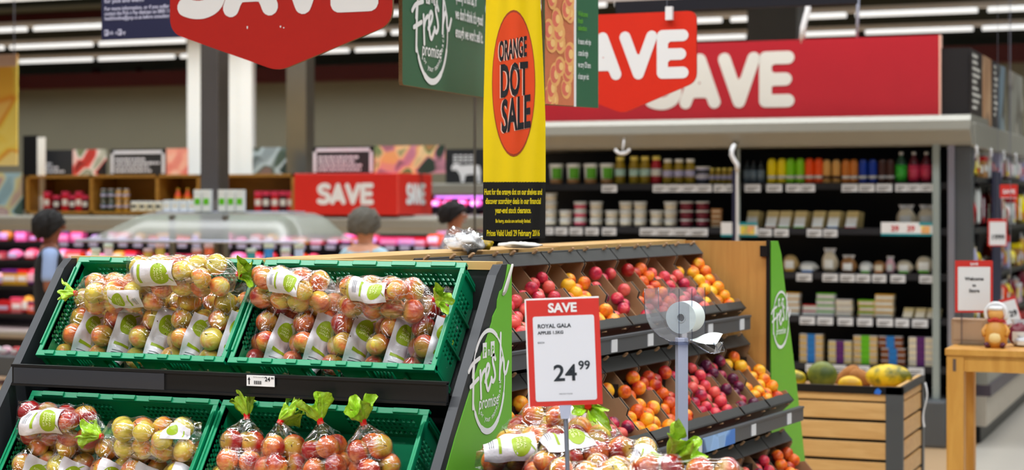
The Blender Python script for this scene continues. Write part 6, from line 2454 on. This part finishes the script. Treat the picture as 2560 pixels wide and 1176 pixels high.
# red save box on the corner of the canopy
a, b = mp_(735, 500, -.08), mp_(995, 500, -.08)
z0_, z1_ = mp_(865, 538, -.08).z, mp_(865, 434, -.08).z
yb_ = WX(1080, 500, b.x).y
t = thing('save_sign_box', 'red corner sign box reading save on two faces over the meat fridge', 'sign', Vector((b.x, YM - .08, z0_)))
MB().box(a.x, b.x, YM - .08, yb_, z0_, z1_).build('sign_box', [m_sale4 if False else m_red4], t, bevel=.006)
q = MB()
p, e = mp_(793, 511, -.085), mp_(935, 511, -.085)
hh_ = mp_(793, 459, -.085).z - p.z
save_word(q, 'SAVE', (p.x, YM - .081, p.z), (1, 0, 0), (0, 0, 1), hh_, 0, (e.x - p.x) / (2.98 * hh_), .26, lift=.006)
y0_, y1_ = WX(1015, 500, b.x).y, WX(1062, 500, b.x).y
save_word(q, 'SAVE', (b.x + .001, y0_, p.z), (0, 1, 0), (0, 0, 1), hh_, 0, (y1_ - y0_) / (2.98 * hh_), .26, lift=.006)
q.build('lettering', [m_white], t)
q = MB()
q.box(b.x - .01, b.x + .004, YM - .086, YM - .075, z0_, z1_)
q.build('corner_edge', [mat('corner_edge_red', C(230, 80, 70), .4)], t)

# second meat unit further right, behind the shoppers
Y2 = 20.6
x0_, x1_ = WY(1076, 500, Y2).x, WY(1300, 500, Y2).x
m2 = thing('purple_lit_fridge', 'far meat fridge glowing purple behind the dark-haired shopper', 'fridge', Vector((x0_, Y2 + .4, 0)))
q = MB()
q.box(x0_ - .6, x1_, Y2 - .05, Y2 + .8, WY(1150, 489, Y2).z, WY(1150, 459, Y2).z)
q.build('canopy', [m_grey], m2, bevel=.02)
MB().box(x0_ - .6, x1_, Y2 + .7, Y2 + .8, 0, WY(1150, 489, Y2).z).build('back_panel', [m_blackboard], m2)
zz = [WY(1150, y, Y2).z for y in (520, 552, 584, 618)]
for z in zz:
    MB().box(x0_ - .6, x1_, Y2, Y2 + .7, z - .03, z).build('shelf', [m_shelf], m2)
MB().box(x0_ - .6, x1_, Y2 - .1, Y2 + .7, 0, .4).build('base', [m_greyd], m2)
tt = thing('fridge_lamp', 'violet-tinted tube under the far fridge canopy', 'light', Vector(((x0_ + x1_) / 2, Y2 + .15, WY(1150, 489, Y2).z - .03)))
MB().cyl((x0_, Y2 + .15, WY(1150, 489, Y2).z - .02), (x1_, Y2 + .15, WY(1150, 489, Y2).z - .02), .014, n=8).build('tube', [mat('violet_tube', C(220, 160, 255), .5, emit=((.8, .4, 1, 1), .7))], tt)
area_lamp('lamp', (0, -.16, .0), x1_ - x0_, .05, 8, (.82, .42, 1.0), tt, (math.radians(28), 0, 0), 170)
rn = random.Random(21)
for i, z in enumerate(zz):
    px = 1052
    while px < 1205:
        c_ = rn.choice(('lilac', 'pink', 'palemeat', 'meat'))
        put('pack', (c_, 'palemeat', 'purple'), .08, .11, Vector((WY(px, 500, Y2).x, Y2 + .12, z + .001)), '%s meat packet on the %s shelf of the purple-lit fridge' % (kn[c_], ORD[i + 1]), 'meat pack', '%s meat packets on the %s shelf of the purple-lit fridge' % (kn[c_], ORD[i + 1]))
        px += rn.uniform(24, 36)
a, b = WY(1114, 455, Y2 + .1), WY(1215, 372, Y2 + .1)
t = thing('cow_board', 'black board with a white cow silhouette left of the banner', 'board', Vector(((a.x + b.x) / 2, Y2 + .1, WY(1150, 459, Y2).z)), 'boards above the meat fridge')
MB().box(a.x, b.x + .1, Y2 + .1, Y2 + .12, WY(1150, 459, Y2).z, b.z).build('board', [m_chalk], t)
q = MB()
P_ = lambda px, py: WY(px, py, Y2 + .094)
cow = [(1128, 420), (1133, 410), (1144, 408), (1152, 414), (1178, 412), (1198, 414), (1202, 430), (1200, 456), (1194, 456), (1192, 438), (1180, 436), (1164, 438), (1160, 456), (1153, 456), (1150, 438), (1142, 426), (1130, 426)]
n_ = len(cow)
q.add([P_(x, y) for x, y in cow], [tuple(range(n_))])
for j in range(3):
    for i in range(4):
        u0, v0 = P_(1134 + i * 13, 388 + j * 7), P_(1134 + i * 13 + 9, 392 + j * 7)
        q.box(u0.x, v0.x, Y2 + .09, Y2 + .095, v0.z, u0.z)
q.build('lettering', [m_white], t)

# columns
def col_box(px0, px1, Y, dep_, name, m_, z0=0):
    a, b = WY(px0, 400, Y), WY(px1, 400, Y)
    return MB().box(a.x, b.x, Y, Y + dep_, z0, 4.75).build(name, [m_], kind='structure')


col_box(468, 600, YM + .9, .08, 'pillar_white', m_pillar)
col_box(600, 630, YM + .84, .08, 'pillar_white', m_pillar)
col_box(716, 765, YM + .9, .2, 'pillar_steel', m_chrome2)
a, b = mp_(30, 338), mp_(66, 338)
tag(MB().box(a.x, b.x, YM + .2, YM + .24, wz1 - .4, a.z).build('dark_panel', [m_black]), 'short black panel beside the yellow cheese poster', 'panel')
a, b = mp_(66, 342), mp_(82, 342)
tag(MB().box(a.x, b.x, YM + .2, YM + .24, wz1 - .4, a.z).build('grey_board', [m_pillar]), 'short pale grey board left of the chalk boards', 'board')
a = WY(500, 400, 12.9)
b = WY(546, 400, 12.9)
MB().box(a.x, b.x, 12.9, 12.9 + (b.x - a.x), 0, 4.75).build('pillar_chrome', [m_chrome], kind='structure', bevel=.01)

# yellow cheese poster at the far left and picture poster below it
a, b = WY(-40, 415, 14.5), WY(42, 135, 14.5)
t = thing('cheese_poster', 'tall yellow cheese picture poster at the left edge', 'poster', Vector((b.x, 14.5, a.z)))
MB().box(a.x - .6, b.x, 14.5, 14.52, a.z, b.z).build('picture', [picture('cheese_picture', [C(250, 214, 60), C(252, 232, 120), C(250, 220, 90), C(236, 150, 40), C(252, 228, 130), C(244, 236, 214)], 2.6)], t)
MB().box(a.x - .6, b.x, 14.495, 14.5, b.z - .12, b.z).build('pale_header', [mat('pale_pink_header', C(222, 196, 186), .5)], t)
q = MB()
wire(q, b.x - .04, 14.51, b.z, 4.7, .006)
wire(q, b.x - .5, 14.51, b.z, 4.7, .006)
q.build('hanging_wires', [m_steel], t)
a, b = WY(-30, 535, YM + .3), WY(62, 432, YM + .3)
tag(MB().box(a.x, b.x - .02, YM + .28, YM + .3, mp_(500, 541).z, b.z).build('picture_poster', [picture('salad_picture', [C(70, 90, 80), C(150, 180, 190), C(200, 190, 130), C(160, 120, 140), C(210, 200, 160)], 4)]), 'blue and cream food picture poster left of the wooden shelf', 'poster')
# dark pipe bracket on the wall
q = MB()
P_ = lambda px, py: WY(px, py, 25.85)
q.tube([P_(205, 202), P_(240, 202)], .07, 10)
q.tube([P_(240, 202), P_(240, 172)], .07, 10)
q.tube([P_(240, 203), P_(340, 200), P_(346, 190), P_(346, 170)], .055, 10)
tag(q.build('wall_pipe', [mat('dark_red_pipe', C(52, 14, 14), .5)]), 'dark red pipe bracket high on the beige wall', 'pipe')

# ------------------------------------------------------------------ glass-hooded counter
GD = 12.2
gx0, gx1 = WY(190, 600, GD).x, WY(742, 600, GD).x
gz0, gz1 = WY(460, 604, GD).z, WY(460, 533, GD).z
gc = thing('glass_counter', 'serving counter under a long sloping glass hood with steel posts', 'counter', Vector(((gx0 + gx1) / 2, GD + .5, 0)))
tx0_, tx1_ = WY(330, 533, GD).x, WY(662, 533, GD).x
gd = 1.0


def hood(u, v):
    # u across, v front to back over the top; ends curve down
    x = gx0 + (gx1 - gx0) * u
    if x < tx0_:
        k = (tx0_ - x) / (tx0_ - gx0)
        z = gz1 - (gz1 - gz0) * k ** 1.15
    elif x > tx1_:
        k = (x - tx1_) / (gx1 - tx1_)
        z = gz1 - (gz1 - gz0) * k ** 1.9
    else:
        z = gz1
    e = abs(2 * v - 1)
    y = GD + gd * v
    zz_ = z - (z - gz0) * (max(0, (e - .55) / .45) ** 1.6)
    return (x, y, zz_)


q = MB()
q.grid(hood, 40, 16)
q.build('glass_hood', [m_glass], gc)
q = MB()
for px in (422, 556):
    x = WY(px, 600, GD + .1).x
    q2 = MB()
    q2.cyl((x, GD + .15, .9), (x, GD + .15, gz1 - .02), .026, n=12)
    q2.build('steel_post', [m_chrome2], gc)
q = MB()
q.tube([(gx0, GD, gz0), (gx1, GD, gz0)], .012, 8)
q.build('hood_frame', [m_alu], gc)
MB().box(gx0 - .1, gx1 + .1, GD - .1, GD + gd + .1, 0, 1.10).build('counter_base', [m_greyd], gc, bevel=.02)
MB().box(gx0 - .12, gx1 + .12, GD - .12, GD + gd + .12, 1.10, 1.14).build('counter_top', [m_woodh], gc)
MB().box(tx0_, tx1_, GD + .35, GD + .65, gz1 + .001, gz1 + .012).build('top_tray', [m_alu], gc)
sc_ = 13.8 / FPX
for k, px in enumerate((338, 358, 378, 398)):
    put('box', ('cream', 'dark', 'white'), 9 * sc_, 26 * sc_, Vector((WY(px, 530, GD + .45).x, GD + .45, gz1 + .013)), 'small dark-printed carton on top of the glass hood, %s from left' % ORD[k + 1], 'carton', 'cartons on the glass hood')
for k, px in enumerate((420, 441, 462, 483)):
    put('box', ('white', 'cream', 'white'), 10 * sc_, 29 * sc_, Vector((WY(px, 530, GD + .45).x, GD + .45, gz1 + .013)), 'plain white carton on top of the glass hood, %s of four' % ORD[k + 1], 'carton', 'cartons on the glass hood')
for k, px in enumerate((505, 527, 566, 588, 610)):
    put('box', ('white', 'kelly', 'white'), 10.5 * sc_, 56 * sc_, Vector((WY(px, 530, GD + .40).x, GD + .40 - .05, gz1 + .013)), 'tall white and green carton on top of the glass hood, %s from left' % ORD[k + 1], 'carton', 'tall cartons on the glass hood')
for k, (px, c_) in enumerate(((362, 'gold'), (392, 'gold'), (484, 'orange'), (514, 'orange'), (230, 'cream'), (262, 'palemeat'), (620, 'teal'), (664, 'azure'), (706, 'palemeat'), (740, 'lilac'))):
    hh2 = WY(px, 622, GD + .2).z - 1.142
    put('tub', (c_, 'palemeat' if k < 4 else 'white', c_), 13 * sc_, hh2 + .04 * (k % 2), Vector((WY(px, 530, GD + .2).x, GD + .25, 1.142)), 'tall %s tub on the counter under the glass hood, %s from left' % (c_ if c_ != 'palemeat' else 'pale pink', ORD[k + 1]), 'tub', 'tubs under the glass hood')

# small low basket of packets on the tan floor
bk = W(40, 912, 16.4)
t = thing('floor_basket', 'low grey basket of red and white packets on the tan floor at left', 'basket', Vector((bk.x, bk.y, 0)))
q = MB()
q.box(bk.x - .6, bk.x + .16, bk.y, bk.y + .5, .08, .27)
q.build('basket_body', [m_greyd], t, bevel=.01)
for k in range(6):
    put('pack', (('red', 'white', 'palemeat')[k % 3], 'white', 'red'), .06, .07, Vector((bk.x - .5 + k * .12, bk.y + .2, .271)), 'red and white packet in the low floor basket, %s from left' % ORD[k + 1], 'packet', 'packets in the floor basket')
# ------------------------------------------------------------------ people
def skin_obj(name, chains, m_, parent, subd=2, extra=None):
    """chains: list of lists of (pos, radius); chains share vertices by equal position; first vertex is the root"""
    idx, V_, E_, R_ = {}, [], [], []
    for ch in chains:
        prev = None
        for p, r in ch:
            k = tuple(round(c, 4) for c in p)
            if k not in idx:
                idx[k] = len(V_)
                V_.append(p)
                R_.append(r if isinstance(r, tuple) else (r, r))
            i = idx[k]
            if prev is not None and prev != i:
                E_.append((prev, i))
            prev = i
    me = bpy.data.meshes.new(name)
    me.from_pydata([tuple(p) for p in V_], E_, [])
    o = bpy.data.objects.new(name, me)
    COL.objects.link(o)
    import bmesh
    bm = bmesh.new()
    bm.from_mesh(me)
    lay = bm.verts.layers.skin.verify()
    for i, v in enumerate(bm.verts):
        v[lay].radius = R_[i]
        v[lay].use_root = (i == 0)
    bm.to_mesh(me)
    bm.free()
    md = o.modifiers.new('skin', 'SKIN')
    md.use_smooth_shade = True
    sb = o.modifiers.new('sub', 'SUBSURF')
    sb.levels = sb.render_levels = subd
    bpy.context.view_layer.update()
    dg = bpy.context.evaluated_depsgraph_get()
    m2_ = bpy.data.meshes.new_from_object(o.evaluated_get(dg))
    bpy.data.objects.remove(o)
    mb = MB()
    mb.add([v.co.copy() for v in m2_.vertices], [tuple(p.vertices) for p in m2_.polygons], 0, True)
    if extra:
        extra(mb)
    return mb.build(name, m_, parent, world=False)


m_skin1 = mat('skin_brown', C(140, 84, 60), .5, 0, .05)
m_skin2 = mat('skin_fair', C(222, 160, 130), .5, 0, .05)
m_skin3 = mat('skin_tan', C(196, 132, 104), .5, 0, .05)


def person(label, P, rz, H, skin, pose, tops, trousers, hairc, hairkind):
    M = Matrix.Translation(P) @ Matrix.Rotation(rz, 4, 'Z')
    t = thing('person', label, 'person', M)
    s = H / 1.72
    V3 = lambda x, y, z: Vector((x * s, y * s, z * s))
    hips, waist, chest, neck, headb, headm, headt = V3(0, 0, .93), V3(0, 0, 1.10), V3(0, 0, 1.30), V3(0, .0, 1.46), V3(0, .01, 1.53), V3(0, .02, 1.60), V3(0, .015, 1.665)
    ch = [[(hips, (.15 * s, .11 * s)), (waist, (.13 * s, .095 * s)), (chest, (.155 * s, .105 * s)), (V3(0, 0, 1.41), (.10 * s, .075 * s)), (neck, .052 * s), (headb, (.062 * s, .07 * s)), (headm, (.076 * s, .09 * s)), (headt, (.066 * s, .08 * s))]]
    hands = []
    for sd_ in (-1, 1):
        el, wr_ = pose[sd_]
        sh_2 = V3(sd_ * .17, 0, 1.39)
        el, wr_ = V3(*el), V3(*wr_)
        ch.append([(V3(0, 0, 1.41), (.10 * s, .075 * s)), (sh_2, .052 * s), (sh_2.lerp(el, .5), .046 * s), (el, .038 * s), (el.lerp(wr_, .5), .036 * s), (wr_, .025 * s)])
        d = (wr_ - el).normalized()
        sidev = d.cross(Vector((0, 0, 1)))
        sidev = (sidev if sidev.length > .2 else Vector((1, 0, 0))).normalized()
        palm = wr_ + d * .05 * s
        ch[-1].append((palm, (.036 * s, .018 * s)))
        up = sidev.cross(d)
        for f in range(4):
            o_f = palm + sidev * ((f - 1.5) * .019 * s)
            ln = (.065, .075, .07, .055)[f] * s
            ch.append([(palm, (.036 * s, .018 * s)), (o_f + d * .03 * s, .009 * s), (o_f + d * (.03 * s + ln * .5) - up * .008 * s, .0085 * s), (o_f + d * (.03 * s + ln * .9) - up * .026 * s, .0075 * s)])
        th_ = wr_ + d * .025 * s
        ch.append([(palm, (.036 * s, .018 * s)), (th_ - sidev * .038 * s * sd_, .010 * s), (th_ - sidev * .052 * s * sd_ + d * .035 * s, .009 * s)])
        hipj = V3(sd_ * .09, 0, .88)
        ch.append([(hips, (.15 * s, .11 * s)), (hipj, .085 * s), (V3(sd_ * .10, .01, .50), .056 * s), (V3(sd_ * .10, -.01, .28), .050 * s), (V3(sd_ * .105, -.02, .08), .036 * s), (V3(sd_ * .11, .10, .035), (.042 * s, .03 * s)), (V3(sd_ * .11, .17, .03), (.036 * s, .022 * s))])

    def face(mb):
        c = V3(0, .03, 1.60)
        mb.ell(c + V3(0, .078, -.005), .012 * s, .018 * s, .020 * s, 10, 8, 0)          # nose
        for sd_ in (-1, 1):
            mb.ell(c + V3(sd_ * .076, -.01, -.005), .010 * s, .018 * s, .030 * s, 10, 8, 0)   # ears
            mb.ell(c + V3(sd_ * .030, .066, .018), .013 * s, .009 * s, .008 * s, 10, 8, 1)    # eyes
            mb.ell(c + V3(sd_ * .030, .074, .018), .006 * s, .003 * s, .006 * s, 8, 6, 2)
        mb.ell(c + V3(0, .070, -.048), .024 * s, .010 * s, .007 * s, 10, 6, 3)
    body = skin_obj('body', ch, [skin, m_white, m_ink, mat('lips', C(170, 80, 76), .5)], t, 2, face)
    # clothes follow the body a little outside it
    for nm, m_, kind_ in tops:
        g_ = 1.10 if kind_ != 'vest' else 1.20
        cc = [[(hips + V3(0, 0, -.06), (.158 * s * g_, .118 * s * g_)), (waist, (.138 * s * g_, .104 * s * g_)), (chest, (.160 * s * g_, .112 * s * g_)), (V3(0, 0, 1.415), (.112 * s * (1.05), .085 * s * 1.05)), (V3(0, 0, 1.45), .060 * s)]]
        for sd_ in (-1, 1):
            el, wr_ = V3(*pose[sd_][0]), V3(*pose[sd_][1])
            sh_2 = V3(sd_ * .17, 0, 1.39)
            if kind_ == 'short':
                cc.append([(V3(0, 0, 1.415), (.112 * s * 1.05, .085 * s * 1.05)), (sh_2, .060 * s), (sh_2.lerp(el, .5), .058 * s), (sh_2.lerp(el, .85), .062 * s)])
            elif kind_ == 'vest':
                cc.append([(V3(0, 0, 1.415), (.112 * s * 1.05, .085 * s * 1.05)), (V3(sd_ * .125, 0, 1.40), .058 * s)])
        skin_obj(nm, cc, [m_], t, 2)
    tc_ = [[(hips + V3(0, 0, .06), (.15 * s, .12 * s)), (hips, (.165 * s, .125 * s)), (V3(0, 0, .84), (.12 * s, .11 * s))]]
    for sd_ in (-1, 1):
        tc_.append([(hips, (.165 * s, .125 * s)), (V3(sd_ * .09, 0, .84), .098 * s), (V3(sd_ * .10, .01, .50), .072 * s), (V3(sd_ * .105, -.01, .12), .060 * s)])
    skin_obj('trousers', tc_, [trousers], t, 2)
    h = MB()
    c = V3(0, .0, 1.615)
    rr = random.Random(3)

    def hr(u, v):
        a, b = 2 * math.pi * u, math.pi * v * (.70 if hairkind != 'long' else .78)
        fr_ = max(0, math.sin(a))          # towards the face
        b *= 1 - .38 * fr_ * (v ** .5)
        w = 1 + .06 * math.sin(7 * a + 6 * b) + .05 * math.sin(17 * b + 5 * a) + .04 * math.sin(23 * a - 9 * b)
        return c + Vector((math.cos(a) * math.sin(b) * .099 * s * w, math.sin(a) * math.sin(b) * .112 * s * w - (.012 * s), math.cos(b) * (.104 if v < .5 else .125) * s * w))
    h.grid(hr, 36, 16)
    ho = h.build('hair', [hairc], t, world=False)
    sl = ho.modifiers.new('t', 'SOLIDIFY')
    sl.thickness = .012
    return t, s


p = W(124, 600, 13.0)
pose1 = {-1: ((-.24, .02, 1.12), (-.14, .24, 1.02)), 1: ((.24, -.02, 1.12), (.17, .24, 1.00))}
t1, _ = person('person in black vest over pale blue shirt holding a grey tray beside the meat fridge', Vector((p.x, p.y, 0)), math.radians(-52), 1.62, m_skin1, pose1,
               [('blue_shirt', mat('pale_blue_cloth', C(150, 172, 214), .8, 0, .08), 'short'), ('black_vest', mat('black_cloth', C(18, 18, 22), .8, 0, .1), 'vest')], mat('black_trousers', C(16, 16, 20), .8), mat('hair_black', C(14, 10, 10), .8, 0, .3, 60), 'long')
hm = Matrix.Translation((p.x, p.y, 0)) @ Matrix.Rotation(math.radians(-52), 4, 'Z')
q = MB()
q.prism([(-.13, 0), (.13, 0), (.17, .07), (-.17, .07)], hm @ Vector((0, .26, .92)), hm.to_3x3() @ Vector((1, 0, 0)), (0, 0, 1), -.22)
tag(q.build('grey_tray', [m_greyl], bevel=.008), 'shallow grey tray held by the person in the black vest', 'tray')
p = W(912, 600, 12.4)
pose2 = {-1: ((-.25, .0, 1.12), (-.22, .14, .92)), 1: ((.25, 0, 1.12), (.22, .14, .92))}
person('grey-haired person in a light blue top seen from behind the oak ridge', Vector((p.x, p.y, 0)), math.radians(-12), 1.64, m_skin2, pose2,
       [('light_blue_top', mat('light_blue_cloth', C(176, 208, 224), .8, 0, .06), 'short')], mat('navy_trousers', C(30, 36, 60), .8), mat('hair_grey', C(96, 92, 84), .85, 0, .45, 45, .6), 'short')
p = W(1134, 600, 15.4)
pose3 = {-1: ((-.24, .0, 1.12), (-.14, .26, 1.05)), 1: ((.24, 0, 1.12), (.14, .26, 1.05))}
person('dark-haired person in a grey shirt looking down to the right before the purple fridge', Vector((p.x, p.y, 0)), math.radians(-80), 1.68, m_skin3, pose3,
       [('grey_shirt', mat('grey_cloth', C(170, 172, 190), .8, 0, .06), 'short')], mat('dark_trousers', C(40, 36, 40), .8), mat('hair_dark', C(22, 15, 15), .8, 0, .3, 60), 'short')
